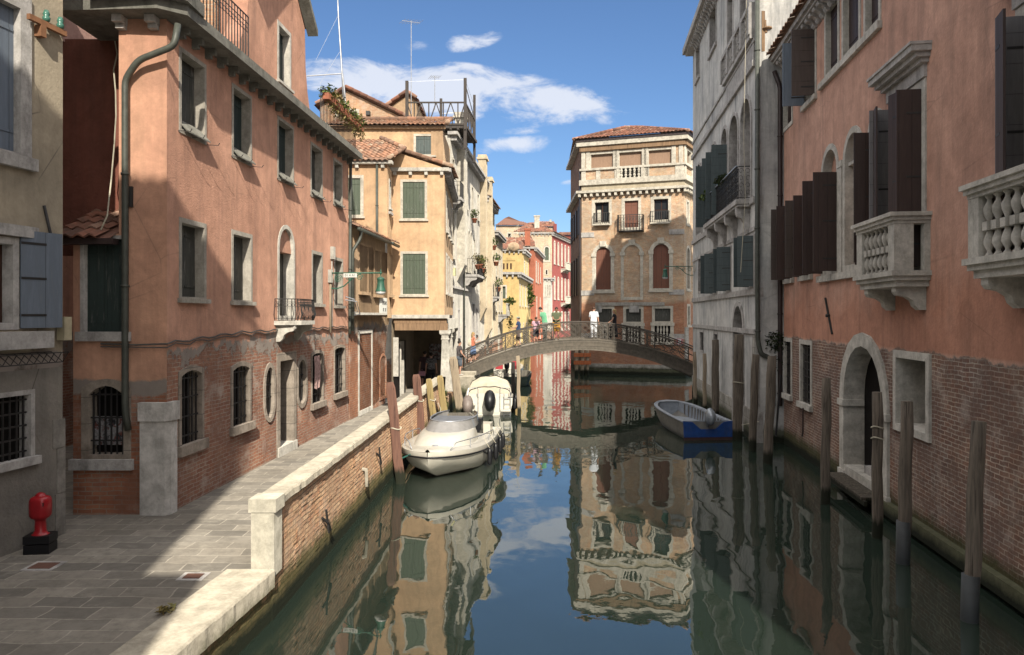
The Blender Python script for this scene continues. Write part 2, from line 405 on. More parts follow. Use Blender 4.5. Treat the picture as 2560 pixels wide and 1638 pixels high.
m_tileR = M_tile('red_clay_tiles', (.30, .13, .085), (.15, .08, .06), (.46, .30, .22))
m_mortar = M_flat('tile_bedding', (.30, .24, .18), .95)
m_shG = M_shutter('green_shutter', (.075, .095, .065), .35)
m_shGrey = M_shutter('grey_green_shutter', (.075, .095, .09), .5)
m_shOld = M_shutter('worn_wood_shutter', (.075, .075, .065), .9, .17, wc=(.26, .25, .22))
m_shDk = M_shutter('dark_green_shutter', (.035, .052, .048), .3)
m_shBr = M_shutter('brown_shutter', (.085, .065, .056), .05, .42, horiz=True, wc=(.12, .07, .06))
m_shBrV = M_shutter('brown_plank_shutter', (.055, .036, .031), .05, .22, wc=(.12, .07, .06))
m_shGy = M_shutter('grey_shutter', (.19, .18, .18), .05, .42, horiz=True, wc=(.15, .15, .15))
m_shTeal = M_shutter('slate_green_shutter', (.07, .09, .092), .1, .3, horiz=True, wc=(.1, .12, .12))
m_shRed = M_shutter('red_brown_shutter', (.17, .07, .045), .15, .35)
m_shBlue = M_shutter('blue_grey_shutter', (.16, .19, .23), .25, .4, wc=(.3, .32, .34))
m_roller = M_shutter('brown_roller', (.30, .19, .125), .1, .055, horiz=True, wc=(.34, .24, .17))
m_glass = M_flat('dark_window_glass', (.02, .022, .024), .15, var=.4, scale=1.5, spec=.15)
m_dark = M_flat('dark_interior', (.016, .014, .013), .9, spec=.1)
m_iron = M_flat('wrought_iron', (.03, .028, .027), .55, var=.3)
m_rail = M_flat('bridge_railing_iron', (.07, .058, .045), .6, var=.35)
m_bridge = M_flat('bridge_iron', (.135, .115, .09), .6, var=.35, dirt=((.06, .055, .045), .6))
m_pipe = M_flat('grey_green_pipe', (.07, .075, .062), .5, var=.3)
m_pipeB = M_flat('dark_brown_pipe', (.045, .03, .028), .45)
m_door = M_wood('brown_door_wood', (.19, .085, .045), (.12, .05, .03))
m_doorD = M_wood('dark_door_wood', (.075, .035, .025), (.04, .02, .015))
m_beam = M_wood('old_beam_wood', (.34, .22, .13), (.2, .13, .08))
m_altana = M_wood('grey_weathered_timber', (.11, .095, .085), (.06, .05, .045))
m_postG = M_wood('grey_mooring_wood', (.20, .165, .13), (.075, .062, .05), wet=True)
m_postB = M_wood('brown_mooring_paint', (.20, .105, .075), (.13, .07, .055), wet=True)
m_postY = M_wood('ochre_mooring_paint', (.36, .27, .12), (.26, .2, .10), wet=True)
m_postP = M_wood('pale_mooring_wood', (.38, .31, .22), (.24, .19, .14), wet=True)
m_postO = M_wood('orange_beam_paint', (.50, .16, .06), (.34, .11, .05))
m_white2 = M_flat('boat_gelcoat', (.60, .57, .49), .25, var=.07, spec=.5, dirt=((.52, .47, .36), .3))
m_black = M_flat('black_rubber', (.012, .012, .014), .4)
m_green = M_flat('lamp_green_paint', (.04, .12, .08), .5)
m_leafG = M_leaf('leaf_green', (.055, .095, .02), (.12, .16, .04))
m_leafY = M_leaf('leaf_dry', (.16, .15, .05), (.26, .19, .08))
m_leafD = M_leaf('leaf_dark', (.022, .034, .014), (.04, .055, .02))
m_terra = M_flat('terracotta_pot', (.38, .14, .08), .8)
m_rope = M_flat('rope', (.5, .46, .36), .9)
m_cable = M_flat('cable_sheath', (.11, .10, .09), .7)
m_alu = M_flat('antenna_metal', (.42, .43, .45), .4, metal=.6)
# ------------------------------------------------------------------ building pieces
def house(name, label, cat, x, y, group=None):
    h = thing(name, label, cat, (x, y, 0), group); return h
def shrink(r, w): return (r[0]+w, r[1]-w, r[2]+w, r[3]-w)
def window(par, fr, r, w=.12, depth=.2, rise=0, rb=0, fill='closed', fm=None, sm=None, sill=.1, proud=.025, lean=False, name='window', fd=None, bars=(5, 3), label=None, v=0.0):
    """builds a window as a part of par, returns the hole to cut in the wall"""
    fm = fm or m_stone; sm = sm or m_shG; fd = depth if fd is None else fd
    if rise == 'arch': rise = (r[1]-r[0])/2
    ri = max(rise-w, .02) if rise >= (r[1]-r[0])/2*.7 else rise
    rbi = max(rb-w, .02) if rb else 0
    q = shrink(r, w); li = loop(*q, ri, rbi); lo = loop(*r, rise, rb); hole = loop(*shrink(r, w*.5), ri if rise else 0, rbi)
    h2 = w*.5
    hole = [((a+c)/2, (b+d)/2) for (a, b), (c, d) in zip(li, lo)]
    pane = MB(fr).poly(li, v-depth-.04, v-depth)
    if fill == 'blind':
        o = pane.build(name, sm, par)
    elif fill == 'glass':
        o = pane.build(name, m_glass, par)
        uc = (q[0]+q[1])/2; b = MB(fr)
        for a, c in ((q[0], q[0]+.05), (uc-.03, uc+.03), (q[1]-.05, q[1])): b.box(a, c, v-depth+.001, v-depth+.04, q[2], q[3]-ri)
        b.box(q[0], q[1], v-depth+.002, v-depth+.035, q[2], q[2]+.06); b.box(q[0], q[1], v-depth+.002, v-depth+.035, q[3]-ri-.06, q[3]-ri)
        if q[3]-q[2] > 1.2: b.box(q[0], q[1], v-depth+.003, v-depth+.03, (q[2]+q[3])/2-.02, (q[2]+q[3])/2+.02)
        b.build('sash', fd if not isinstance(fd, float) else m_doorD, o)
    else:
        o = pane.build(name, m_dark, par)
    if label: o['label'] = label
    MB(fr).ring(lo, li, v+proud, v-.01, v-depth).build('frame', fm, o)
    if sill: MB(fr).box(r[0]-.05, r[1]+.05, v-.02, v+proud+.07, r[2]-.02, r[2]+sill).build('sill', fm, o)
    if fill == 'closed':
        uc = (q[0]+q[1])/2
        for sgn in (-1, 1):
            lf = [(min(a, uc-.004), b) if sgn < 0 else (max(a, uc+.004), b) for a, b in li]
            # drop duplicates
            out = []
            for p_ in lf:
                if not out or (abs(p_[0]-out[-1][0]) > 1e-4 or abs(p_[1]-out[-1][1]) > 1e-4): out.append(p_)
            k = []
            for i, p_ in enumerate(out):      # drop points inside the straight centre edge
                a_, b_ = out[i-1], out[(i+1) % len(out)]
                if abs(a_[0]-p_[0]) < 1e-5 and abs(b_[0]-p_[0]) < 1e-5: continue
                k.append(p_)
            m = MB(fr).poly(k, v-depth+.004, v-depth+.045)
            a_ = (uc if sgn > 0 else q[0])+.02; b_ = (q[1] if sgn > 0 else uc)-.02
            H = q[3]-q[2]
            for zz in (.14, .84 if not rise else .7):
                m.box(a_, b_, v-depth+.045, v-depth+.058, q[2]+H*zz, q[2]+H*zz+.035)
            m.build('shutter', sm, o)
    elif fill == 'grille':
        g = MB(fr); nb, nh = bars
        for i in range(nb):
            u = q[0]+(q[1]-q[0])*(i+.5)/nb; hw = (q[1]-q[0])/2; uc = (q[0]+q[1])/2; s_ = (u-uc)/hw
            zt = q[3]-ri+(ri*(1-s_*s_) if ri < hw*.7 else ri*math.sqrt(max(0, 1-s_*s_))) if ri else q[3]
            zb = q[2]+rbi-(rbi*(1-s_*s_) if rbi < hw*.7 else rbi*math.sqrt(max(0, 1-s_*s_))) if rbi else q[2]
            g.box(u-.011, u+.011, v-.07, v-.048, zb, zt)
        for i in range(nh):
            z = q[2]+(q[3]-q[2])*(i+.6)/nh
            if rbi and (z < q[2]+rbi*.6 or z > q[3]-rbi*.6): continue
            g.box(q[0], q[1], v-.075, v-.05, z-.012, z+.012)
        g.build('grille', m_iron, o)
    if lean:      # sloping board standing on the sill, with iron prongs below it
        b = MB(fr); zt = r[2]+w+.20
        b.add([(q[0], -.09, zt), (q[1], -.09, zt), (q[1]+.02, .12, r[2]+.05), (q[0]-.02, .12, r[2]+.05), (q[0], -.09, zt-.025), (q[1], -.09, zt-.025), (q[1]+.02, .12, r[2]+.025), (q[0]-.02, .12, r[2]+.025)],
              [(0, 1, 2, 3), (4, 5, 6, 7), (0, 1, 5, 4), (1, 2, 6, 5), (2, 3, 7, 6), (3, 0, 4, 7)])
        b.build('sill_board', m_eave, o)
        for uu in (r[0]-.02, r[0]+(r[1]-r[0])*.45, r[1]+.04): MB(fr).tube([(uu, 0, r[2]+.02), (uu, .22, r[2]+.0), (uu, .25, r[2]+.05)], .008, 4).build('shutter_stay', m_iron, o)
    return hole
def leaf(par, fr, u, v, z0, z1, wdt, ang, mat, name='shutter', th=.035):
    """open shutter leaf hinged at (u,v); ang 0 = along +u, 90 = straight out of the wall"""
    a = math.radians(ang); c, s_ = math.cos(a), math.sin(a); m = MB(fr)
    nx, ny = -s_*th, c*th
    p = []
    for z in (z0, z1): p += [(u, v, z), (u+c*wdt, v+s_*wdt, z), (u+c*wdt+nx, v+s_*wdt+ny, z), (u+nx, v+ny, z)]
    m.add(p, [(0, 1, 2, 3), (4, 5, 6, 7), (0, 1, 5, 4), (1, 2, 6, 5), (2, 3, 7, 6), (3, 0, 4, 7)])
    o = m.build(name, mat, par)
    for k in (.12, .5, .86):
        zz = z0+(z1-z0)*k
        for sd in (-.006, th+.001):
            h = MB(fr)
            ox, oy = -s_*sd, c*sd
            q = []
            for z in (zz, zz+.035): q += [(u+ox, v+oy, z), (u+c*wdt*.6+ox, v+s_*wdt*.6+oy, z), (u+c*wdt*.6+ox-s_*.005, v+s_*wdt*.6+oy+c*.005, z), (u+ox-s_*.005, v+oy+c*.005, z)]
            h.add(q, [(0, 1, 2, 3), (4, 5, 6, 7), (0, 1, 5, 4), (1, 2, 6, 5), (2, 3, 7, 6), (3, 0, 4, 7)])
            h.build('strap_hinge', m_iron, o)
    return o
def open_window(par, fr, r, w=.12, depth=.3, fm=None, sm=None, a0=95, a1=85, lw=.5, rise=0, sides=(1, 1), sill=.12, z_l=None, inner=None):
    q = shrink(r, w)
    hole = window(par, fr, r, w, depth, rise, fill='glass' if inner is None else inner, fm=fm, sill=sill)
    win = par.children[-1]
    z1 = (q[3]-max(0, (r[1]-r[0])/2-w)) if rise else q[3]
    if z_l: z1 = z_l
    sm2 = sm if isinstance(sm, (list, tuple)) else (sm, sm)
    if sides[0]: leaf(win, fr, q[0]+.03, .03, q[2], z1, lw, 180-a0 if a0 > 90 else a0, sm2[0])
    if sides[1]: leaf(win, fr, q[1]-.03, .03, q[2], z1, lw, a1, sm2[1])
    return hole
def sub(ar, *n): return ar
def tiles(mb, poly, pitch=.21, row=.34, amp=.05):
    """half-round clay tiles over a planar polygon; poly[0]->poly[1] is the eave"""
    P = [Vector(p) for p in poly]; e = (P[1]-P[0]).normalized(); n = (P[1]-P[0]).cross(P[2]-P[1]).normalized()
    if n.z < 0: n = -n
    up = n.cross(e).normalized()
    if up.z < 0: up = -up
    q = [((p-P[0]).dot(e), (p-P[0]).dot(up)) for p in P]
    x0 = min(a for a, b in q); x1 = max(a for a, b in q); y1 = max(b for a, b in q)
    def inside(x, y):
        c = False; j = len(q)-1
        for i in range(len(q)):
            if (q[i][1] > y) != (q[j][1] > y) and x < (q[j][0]-q[i][0])*(y-q[i][1])/(q[j][1]-q[i][1])+q[i][0]: c = not c
            j = i
        return c
    mb.add([tuple(p-n*.03) for p in P], [tuple(range(len(P)))], [[(0, 0)]*len(P)])
    nc = int((x1-x0)/pitch); nr = int(math.ceil(y1/row)); ks = 6
    for r_ in range(nr):
        ya, yb = r_*row-(.08 if r_ == 0 else 0), min((r_+1)*row+.03, y1+.05)
        for c_ in range(nc):
            xa = x0+c_*pitch
            if not inside(xa+pitch/2, min((ya+yb)/2, y1-.01)): continue
            dx = random.uniform(-.012, .012); dz = random.uniform(0, .018); ps = []
            for k in range(ks+1):
                t = k/ks; h = amp*(math.sin(PI*t*1.0) if 1 else 0)
                hh = amp*abs(math.cos(PI*t))*0+amp*(.5-.5*math.cos(2*PI*t))
                X = xa+pitch*t+dx
                a = P[0]+e*X+up*ya+n*(hh+.03+dz); b = P[0]+e*(xa+pitch*t)+up*yb+n*(hh*.8+.005)
                ps += [tuple(a), tuple(b), tuple(a-n*.03)]
            f = []; uvs = []
            for k in range(ks):
                f += [(3*k, 3*k+3, 3*k+4, 3*k+1), (3*k+2, 3*k+5, 3*k+3, 3*k)]
                uvs += [[(c_+.2+.1*k/ks, r_+.2)]*4, [(c_+.2, r_+.2)]*4]
            mb.add(ps, f, uvs)
def ridge(mb, a, b, r=.1):
    a, b = Vector(a), Vector(b); L = (b-a).length; n = max(1, int(L/.4))
    for i in range(n):
        p, q = a+(b-a)*(i/n), a+(b-a)*((i+1)/n)
        s0 = len(mb.f); mb.tube([p, q+(b-a).normalized()*.04], [r*1.08, r*.95], 8)
        for k in range(s0, len(mb.f)): mb.uv[k] = [(i+60.3, 90.3)]*len(mb.f[k])
def dentils(mb, fr, u0, u1, v, z0, z1, w=.12, gap=.3, out=.2):
    n = max(1, int((u1-u0)/gap))
    for i in range(n+1):
        u = u0+(u1-u0)*i/n; mb.box(u-w/2, u+w/2, v, v+out, z0, z1)
def corbel(mb, fr, u, v, z1, w, out, h, curl=True):
    """scrolled bracket: side profile in (v,z) extruded along u"""
    prof = [(0, 0), (out, 0), (out, -h*.22), (out*.92, -h*.36), (out*.62, -h*.44), (out*.42, -h*.6), (out*.36, -h*.82), (out*.2, -h), (0, -h)]
    n = len(prof); p = [(u-w/2, v+a, z1+b) for a, b in prof]+[(u+w/2, v+a, z1+b) for a, b in prof]
    mb.add(p, [tuple(range(n)), tuple(range(n, 2*n))]+[(i, (i+1) % n, n+(i+1) % n, n+i) for i in range(n)])
BAL = [(.045, 0), (.045, .06), (.03, .08), (.028, .12), (.055, .2), (.06, .27), (.045, .36), (.026, .44), (.026, .47), (.05, .485), (.05, .53), (.026, .545), (.03, .6), (.052, .7), (.055, .78), (.035, .88), (.03, .92), (.045, .94), (.045, 1)]
def baluster(mb, u, v, z0, h, k=1.0, n=8):
    mb.lathe((u, v, z0), [(r*k, z*h) for r, z in BAL], n)
def iron_rail(par, fr, pts, z0, h, gap=.11, name='railing', mat=None, r=.009, belly=0, deco=False):
    """bar railing along (u,v) points"""
    m = MB(fr)
    for (a, b), (c, d) in zip(pts[:-1], pts[1:]):
        L = math.hypot(c-a, d-b); n = max(1, int(L/gap))
        m.tube([(a, b, z0+h), (c, d, z0+h)], r*1.6, 4); m.tube([(a, b, z0+.06), (c, d, z0+.06)], r*1.1, 4)
        if deco: m.tube([(a, b, z0+h*.86), (c, d, z0+h*.86)], r, 4)
        for i in range(n+1):
            t = i/n; u, v = a+(c-a)*t, b+(d-b)*t
            if belly:
                nx, ny = (d-b)/L, -(c-a)/L
                if ny < 0: nx, ny = -nx, -ny
                m.tube([(u, v, z0), (u+nx*belly, v+ny*belly, z0+h*.3), (u+nx*belly*.4, v+ny*belly*.4, z0+h*.6), (u, v, z0+h)], r, 4)
            else: m.box(u-r, u+r, v-r, v+r, z0, z0+h)
            if deco and i < n:
                um, vm = a+(c-a)*(t+.5/n), b+(d-b)*(t+.5/n); w = L/n*.42
                m.tube([(um+math.cos(k)*w*(c-a)/L, vm+math.cos(k)*w*(d-b)/L, z0+h*.72+math.sin(k)*w) for k in [j*PI/3 for j in range(7)]], r*.7, 4, False)
    return m.build(name, mat or m_iron, par)
def scroll_rail(par, fr, pts, z0, h, gap=.14, name='railing', mat=None):
    m = MB(fr)
    for (a, b), (c, d) in zip(pts[:-1], pts[1:]):
        L = math.hypot(c-a, d-b); n = max(1, int(L/gap)); e = ((c-a)/L, (d-b)/L)
        m.tube([(a, b, z0+h), (c, d, z0+h)], .022, 4); m.tube([(a, b, z0+.05), (c, d, z0+.05)], .015, 4)
        for i in range(n+1): m.tube([(a+(c-a)*i/n, b+(d-b)*i/n, z0), (a+(c-a)*i/n, b+(d-b)*i/n, z0+h)], .010, 4)
        for i in range(n):
            for j, zz in enumerate((.2, .42, .64, .86)):
                w = gap*.42; um = a+(c-a)*(i+.5)/n; vm = b+(d-b)*(i+.5)/n; sg = 1 if (i+j) % 2 else -1
                m.tube([(um+e[0]*w*sg*math.cos(k)*(1-k/9), vm+e[1]*w*sg*math.cos(k)*(1-k/9), z0+h*zz+h*.1*math.sin(k)*(1-k/9)) for k in [q*PI/4 for q in range(8)]], .008, 4, False)
    return m.build(name, mat or m_iron, par)
def pipe(par, pts, r, mat, name='drainpipe', fr=None, clips=True):
    m = MB(fr); out = [pts[0]]
    for i in range(1, len(pts)-1):        # round the elbows
        a, b, c = Vector(pts[i-1]), Vector(pts[i]), Vector(pts[i+1]); k = min(.12, (b-a).length*.4, (c-b).length*.4)
        p, q = b+(a-b).normalized()*k, b+(c-b).normalized()*k
        for t in (0, .33, .66, 1): out.append(tuple(p*(1-t)**2+b*2*t*(1-t)+q*t*t))
    out.append(pts[-1]); m.tube(out, r, 10)
    if clips:
        for a, b in zip(pts[:-1], pts[1:]):
            a, b = Vector(a), Vector(b); L = (b-a).length
            for k in range(1, int(L/1.9)+1): 
                c = a+(b-a)*(k*1.9/L-.3/L); d = (b-a).normalized()*.02; m.tube([c-d, c+d], r*1.25, 10)
    return m.build(name, mat, par)
def plant(name, label, c, r, n, size, mat, pot=None, group=None, cat='plant'):
    t = thing(name, label, cat, (c[0], c[1], c[2]-r[2]), group)
    MB().leaves(c, r, n, size).build('foliage', mat, t)
    if pot:
        m = MB(); m.lathe((c[0], c[1], c[2]-r[2]-pot[1]), [(pot[0]*.7, 0), (pot[0], pot[1]*.85), (pot[0]*1.1, pot[1]*.86), (pot[0]*1.1, pot[1]), (pot[0]*.9, pot[1]), (pot[0]*.85, pot[1]*.8)], 10); m.build('pot', m_terra, t)
    return t
def text_mesh(par, name, s, fr, u, v, z, size, mat, wd=1.0):
    """letters as thin mesh in the wall frame (reading direction along +u)"""
    cu = bpy.data.curves.new('t', 'FONT'); cu.body = s; cu.size = size; cu.align_x = 'CENTER'; cu.align_y = 'CENTER'; cu.extrude = .002
    to = bpy.data.objects.new('t', cu); C.objects.link(to); dg = bpy.context.evaluated_depsgraph_get(); dg.update()
    me = to.evaluated_get(dg).to_mesh(); vs = [v_.co.copy() for v_ in me.vertices]; fs = [list(p.vertices) for p in me.polygons]
    bpy.data.objects.remove(to)
    mb = MB(fr); mb.add([(u+p.x*wd, v+p.z, z+p.y) for p in vs], fs); return mb.build(name, mat, par)
# ------------------------------------------------------------------ LEFT BANK
# tan house at the far left
fT = Fr((-7.2, 10.37), (.177, 1)); fTe = Fr((-7.0, 11.5), (-1, 0.02), -1)
T = house('tan_house', 'tan plastered house with blue grey shutters at the left edge, red hydrant post against it', 'house', -8.5, 9)
HT = 10.9
uT1 = fT.uz(157, 700)[0]
rT = fT.rect(-60, 20, 79, 393); rT = (rT[0]-.3, rT[1]-.02, rT[2], 8.75)
h1 = window(T, fT, rT, .2, .14, sm=m_shBlue, fm=m_stoneG, sill=.16)
rT2 = fT.rect(-45, 585, 44, 826); h2 = window(T, fT, rT2, .1, .2, fill='glass', fm=m_stoneG, sill=0)
rT3 = fT.rect(-60, 990, 91, 1190); h3 = window(T, fT, (rT3[0], rT3[1]-.05, rT3[2], rT3[3]), .07, .18, fill='grille', bars=(7, 5), fm=m_stoneG, sill=.1)
mb = MB(fT); mb.sheet([(-7, 3.3), (uT1, 3.3), (uT1, HT), (-7, HT)], [h1, h2]); mb.add([(uT1, 0, .6), (uT1, 0, HT), (uT1, -6, HT), (uT1, -6, .6)], [(0, 1, 2, 3)])
mb.add([(-7, 0, HT), (uT1, 0, HT), (uT1, -6, HT+1.2), (-7, -6, HT+1.2)], [(0, 1, 2, 3)]); mb.build('wall', m_tan, T)
mb = MB(fT); mb.sheet([(-7, .6), (uT1-.02, .6), (uT1-.02, 3.305), (-7, 3.305)], [h3], v=.012); mb.build('lower_wall', m_tanlow, T)
mb = MB(fT); 
for z0, z1, w in ((.65, 1.35, .17), (1.36, 2.05, .14), (2.06, 2.5, .22)): mb.box(uT1-w, uT1+.02, -.3, .03, z0, z1)
mb.build('corner_stone', M_stone('dull_corner_stone', (.30, .28, .25), (.14, .13, .12), .6), T)
b = MB(fT); b.box(rT2[0]-.3, rT2[1]+.5, .0, .16, rT2[2]-.28, rT2[2]-.03); b.build('window_ledge', m_stoneG, T)
b = MB(fT); b.box(rT2[0]-.2, rT2[1]+.28, .0, .1, rT2[3]+.02, rT2[3]+.18); b.build('lintel', m_stoneG, T)
win2 = [c for c in T.children if c.name.startswith('window')][1]
_wr = fT.rect(58, 560, 136, 830, .08)
leaf(win2, fT, _wr[0]+.0, .02, rT2[2]+.02, rT2[3]+.12, .62, 14, m_shBlue)
b = MB(fT); b.box(rT2[0], rT2[1]-.1, -.18, -.17, rT2[2]+.1, rT2[3]-.1); b.build('curtain', M_flat('pale_curtain', (.30, .36, .42), .9), win2)
# iron flower basket bracket under the ledge
bk = MB(fT); zb = rT2[2]-.5
for zz, vv in ((zb+.15, .32), (zb, .22), (zb+.15, .02)): bk.tube([(rT2[0]-.3, vv, zz), (uT1-.25, vv, zz)], .010, 4)
for k in range(12):
    u = rT2[0]-.3+(uT1-.25-rT2[0]+.3)*k/11; bk.tube([(u, .02, zb+.15), (u, .22, zb), (u, .32, zb+.15)], .007, 4)
bk.build('basket_bracket', m_iron, T)
pipe(T, [(uT1-.42, .05, 5.75), (uT1-.12, .05, 4.75)], .022, m_iron, 'iron_prop', fT, False)
# cream meter box
mx = MB(fT); mx.box(uT1-.16, uT1-.01, .035, .17, 3.72, 4.08); tag(mx.build('meter_box', M_flat('cream_plastic', (.45, .40, .27), .5)), 'small cream meter box on the corner of the tan house beside the blue grey shutter', 'meter box')
mi = thing('insulator_bracket', 'rusty bracket with two green glass insulators high on the tan house corner', 'bracket', tuple(fT.w(uT1-.5, .1, 8.5)))
m = MB(fT); m.box(uT1-.75, uT1-.05, .06, .12, 8.42, 8.5); m.box(uT1-.55, uT1-.45, 0, .12, 8.25, 8.42); m.build('arm', M_flat('rust', (.25, .12, .06), .9), mi)
for k in (.42, .15): MB(fT).lathe((uT1-k, .09, 8.5), [(.02, 0), (.05, .02), (.055, .07), (.035, .09), (.05, .12), (.03, .18)], 10).build('insulator', M_flat('insulator_glass', (.06, .16, .12), .2), mi)

# ---- coral house
fS = Fr((-7.5, 12.6), (1, 0), 1); fF = Fr((-5.90, 12.6), (.0537, 1), 1); fSr = Fr((-7.5, 13.6), (1, 0), 1)
CR = house('coral_house', 'coral red rendered house with bare brick base and curved roof gable on the left quay', 'house', -7, 18)
LE = 11.28; HE = 9.15; m_frG = M_stone('ground_window_stone', (.36, .31, .26), (.19, .15, .12), .95, joints=(9, .45)); m_frL = M_stone('facade_window_stone', (.42, .39, .34), (.2, .18, .16), .6)
hs = []; W = lambda *a, **k: hs.append(window(CR, fF, *a, **k))
for xl, xr, yt, yb in ((447, 515, 114, 330), (579, 629, 206, 393), (693, 734, 288, 449), (776, 806, 353, 490), (833, 855.6, 393, 513)):
    W(fF.rect(xl, yt, xr, yb), .08, .24, sm=m_shOld if xl in (447, 776) else m_shDk, lean=True, sill=0, proud=.012, fm=m_frL)
for xl, xr, yt, yb in ((447, 515, 542, 754), (578, 630, 573, 760), (779, 806, 625, 765), (835, 857, 642, 769)):
    W(fF.rect(xl, yt, xr, yb), .09, .22 if xl < 700 else .26, sm=m_shOld, sill=.06, proud=.012, fm=m_frL)
rA = fF.rect(693.5, 555, 736, 800)
W(rA, .1, .3, rise='arch', sm=m_shOld, sill=0, proud=.02)
awin = [c for c in CR.children if c.name.startswith('window')][-1]
q = shrink(rA, .1); zt = q[3]-(q[1]-q[0])/2
MB(fF).box(q[0]-.01, q[1]+.01, -.28, -.05, zt-.1, zt+.02).build('transom', m_pinkL, awin)
MB(fF).poly([(a, b) for a, b in loop(q[0]-.01, q[1]+.01, zt, q[3]+.01, (q[1]-q[0])/2)], -.2, -.06).build('lunette', m_pinkL, awin)
g1 = fF.rect(445, 918, 508, 1140); W((g1[0], g1[1], g1[2], g1[3]), .09, .22, rise=.09, fill='grille', sill=.16, bars=(5, 4), fm=m_frG)
g2 = fF.rect(576, 908, 626, 1088); W(g2, .09, .22, rise=.08, fill='grille', sill=.15, bars=(5, 4), fm=m_frG)
o1 = fF.rect(658, 909, 688, 1062); W(o1, .11, .2, rise=.5, rb=.5, fill='grille', sill=0, bars=(3, 4), fm=m_frG)
o2 = fF.rect(741, 890, 767, 1026); W(o2, .12, .2, rise=.42, rb=.42, fill='grille', sill=0, bars=(3, 4), fm=m_frG)
g3 = fF.rect(777, 878, 808, 1024); W(g3, .08, .2, rise=.06, fill='grille', sill=.14, bars=(4, 3), fm=m_frG)
g4 = fF.rect(834, 864, 862, 998); W(g4, .08, .2, rise=.06, fill='grille', sill=.14, bars=(4, 3), fm=m_frG)
dr = fF.rect(691, 884, 739, 1150); dr = (dr[0], dr[1], PAVE-.02, dr[3])
W(dr, .2, .55, fill='none', sill=0, name='doorway', fm=m_frG)
dw = [c for c in CR.children if c.name.startswith('doorway')][-1]
MB(fF).box(dr[0]+.2, dr[1]-.2, -.5, -.45, PAVE+.2, dr[3]-.2).build('door', m_doorD, dw)
MB(fF).box(dr[0]+.02, dr[1]-.02, -.5, .06, PAVE-.03, PAVE+.22).build('step', m_stone, dw)
# facade with the curved gable above the eave
uG0, uG1 = fF.uz(622, 300)[0], fF.uz(762, 300)[0]; um = (uG0+uG1)/2; zg = 11.75
top = [(LE, HE), (uG1+.75, HE), (uG1+.5, HE+.35), (uG1+.22, HE+.95), (uG1+.06, HE+1.6), (uG1, zg), (um, zg+1.75), (uG0, zg), (uG0, HE+1.9), (uG0-.1, HE+1.35), (uG0-.45, HE+.75), (uG0-.5, HE)]
gw = fF.rect(693, 48, 727, 203)
W(gw, .1, .22, sm=m_shDk, sill=.04, proud=.012)
MB(fF).sheet([(0, PAVE-.1), (LE, PAVE-.1)]+top+[(0, HE)], hs).build('wall', m_pinkL, CR)
mb = MB(fF)    # body of the gable and rear walls
mb.add([(uG1, 0, HE), (uG1, -4, HE), (uG1, -4, zg), (uG1, 0, zg), (uG0, 0, HE), (uG0, -4, HE), (uG0, -4, zg), (uG0, 0, zg)], [(0, 1, 2, 3), (4, 5, 6, 7)])
sd = [(uG0, HE+1.9), (uG0-.1, HE+1.35), (uG0-.45, HE+.75), (uG0-.5, HE)]
mb.add([(a, v, b) for v in (0, -.4) for a, b in sd], [(0, 1, 5, 4), (1, 2, 6, 5), (2, 3, 7, 6)])
mb.add([(LE, 0, PAVE), (LE, -6, PAVE), (LE, -6, HE), (LE, 0, HE)], [(0, 1, 2, 3)])
mb.add([(LE, -6, PAVE), (0, -6, PAVE), (0, -6, HE), (LE, -6, HE)], [(0, 1, 2, 3)]); mb.build('side_wall', m_pinkL, CR)
mb = MB(fF); # pediment moulding and small roof
for s_ in (-1, 1):
    ue = um+s_*(uG1-uG0+.5)/2
    mb.add([(um, .0, zg+1.7), (ue, .0, zg-.12), (ue, .28, zg-.12), (um, .28, zg+1.7), (um, .0, zg+1.86), (ue, .0, zg+.04), (ue, .28, zg+.04), (um, .28, zg+1.86)], [(0, 1, 2, 3), (4, 5, 6, 7), (3, 2, 6, 7), (1, 2, 6, 5)])
mb.build('pediment_moulding', m_eave, CR)
rp = MB(fF); 
for s_ in (-1, 1):
    ue = um+s_*(uG1-uG0+.5)/2
    rp.add([(um, .25, zg+1.9), (ue, .25, zg+.08), (ue, -4, zg+.08), (um, -4, zg+1.9)], [(0, 1, 2, 3)])
rp.build('gable_roof', m_tile, CR)
# corner face
hs2 = []
ug = fS.rect(190, 947, 328, 1162)
hs2.append(window(CR, fS, (ug[0]+.1, ug[1], ug[2]+.05, ug[3]), .12, .25, rise=.16, fill='grille', bars=(6, 3), sill=.0, fm=m_frG))
gwn = [c for c in CR.children if c.name.startswith('window')][-1]
MB(fS).box(ug[0]-.08, ug[1]+.05, -.02, .09, ug[2]-.08, ug[2]+.1).build('sill', m_stoneG, gwn)
def M_poster():
    N = NT('photo_collage'); v = N.n('ShaderNodeTexVoronoi'); N.set(v.inputs['Vector'], N.pos); v.inputs['Scale'].default_value = 7
    c = N.mix(N.rng(N.noise(9, 5), .4, .6), (.28, .27, .27), (.03, .03, .035)); c = N.mix(N.rng(N.noise(5, 4, dist=2), .55, .62), c, (.16, .06, .05)); c = N.mix(N.rng(N.noise(12, 3, dist=3), .6, .64), c, (.35, .35, .38))
    return N.fin(c, .5)
pz = fS.rect(222, 1041, 310, 1113, -.1)
MB(fS).box(pz[0], pz[1], -.13, -.12, pz[2], pz[3]).build('photo_print', M_poster(), gwn)
us = fS.rect(205, 592, 324, 850)
hs2.append(window(CR, fS, (us[0]-.02, us[1]-.02, us[2], us[3]+.02), .06, .14, sm=m_shDk, sill=.14, fm=m_stoneG))
x_cut = -6.72+7.5
ml = MB(fS); ml.sheet([(0, PAVE-.1), (1.6, PAVE-.1), (1.6, 9.2), (x_cut, 9.2), (x_cut, 5.5), (0, 5.5)], hs2)
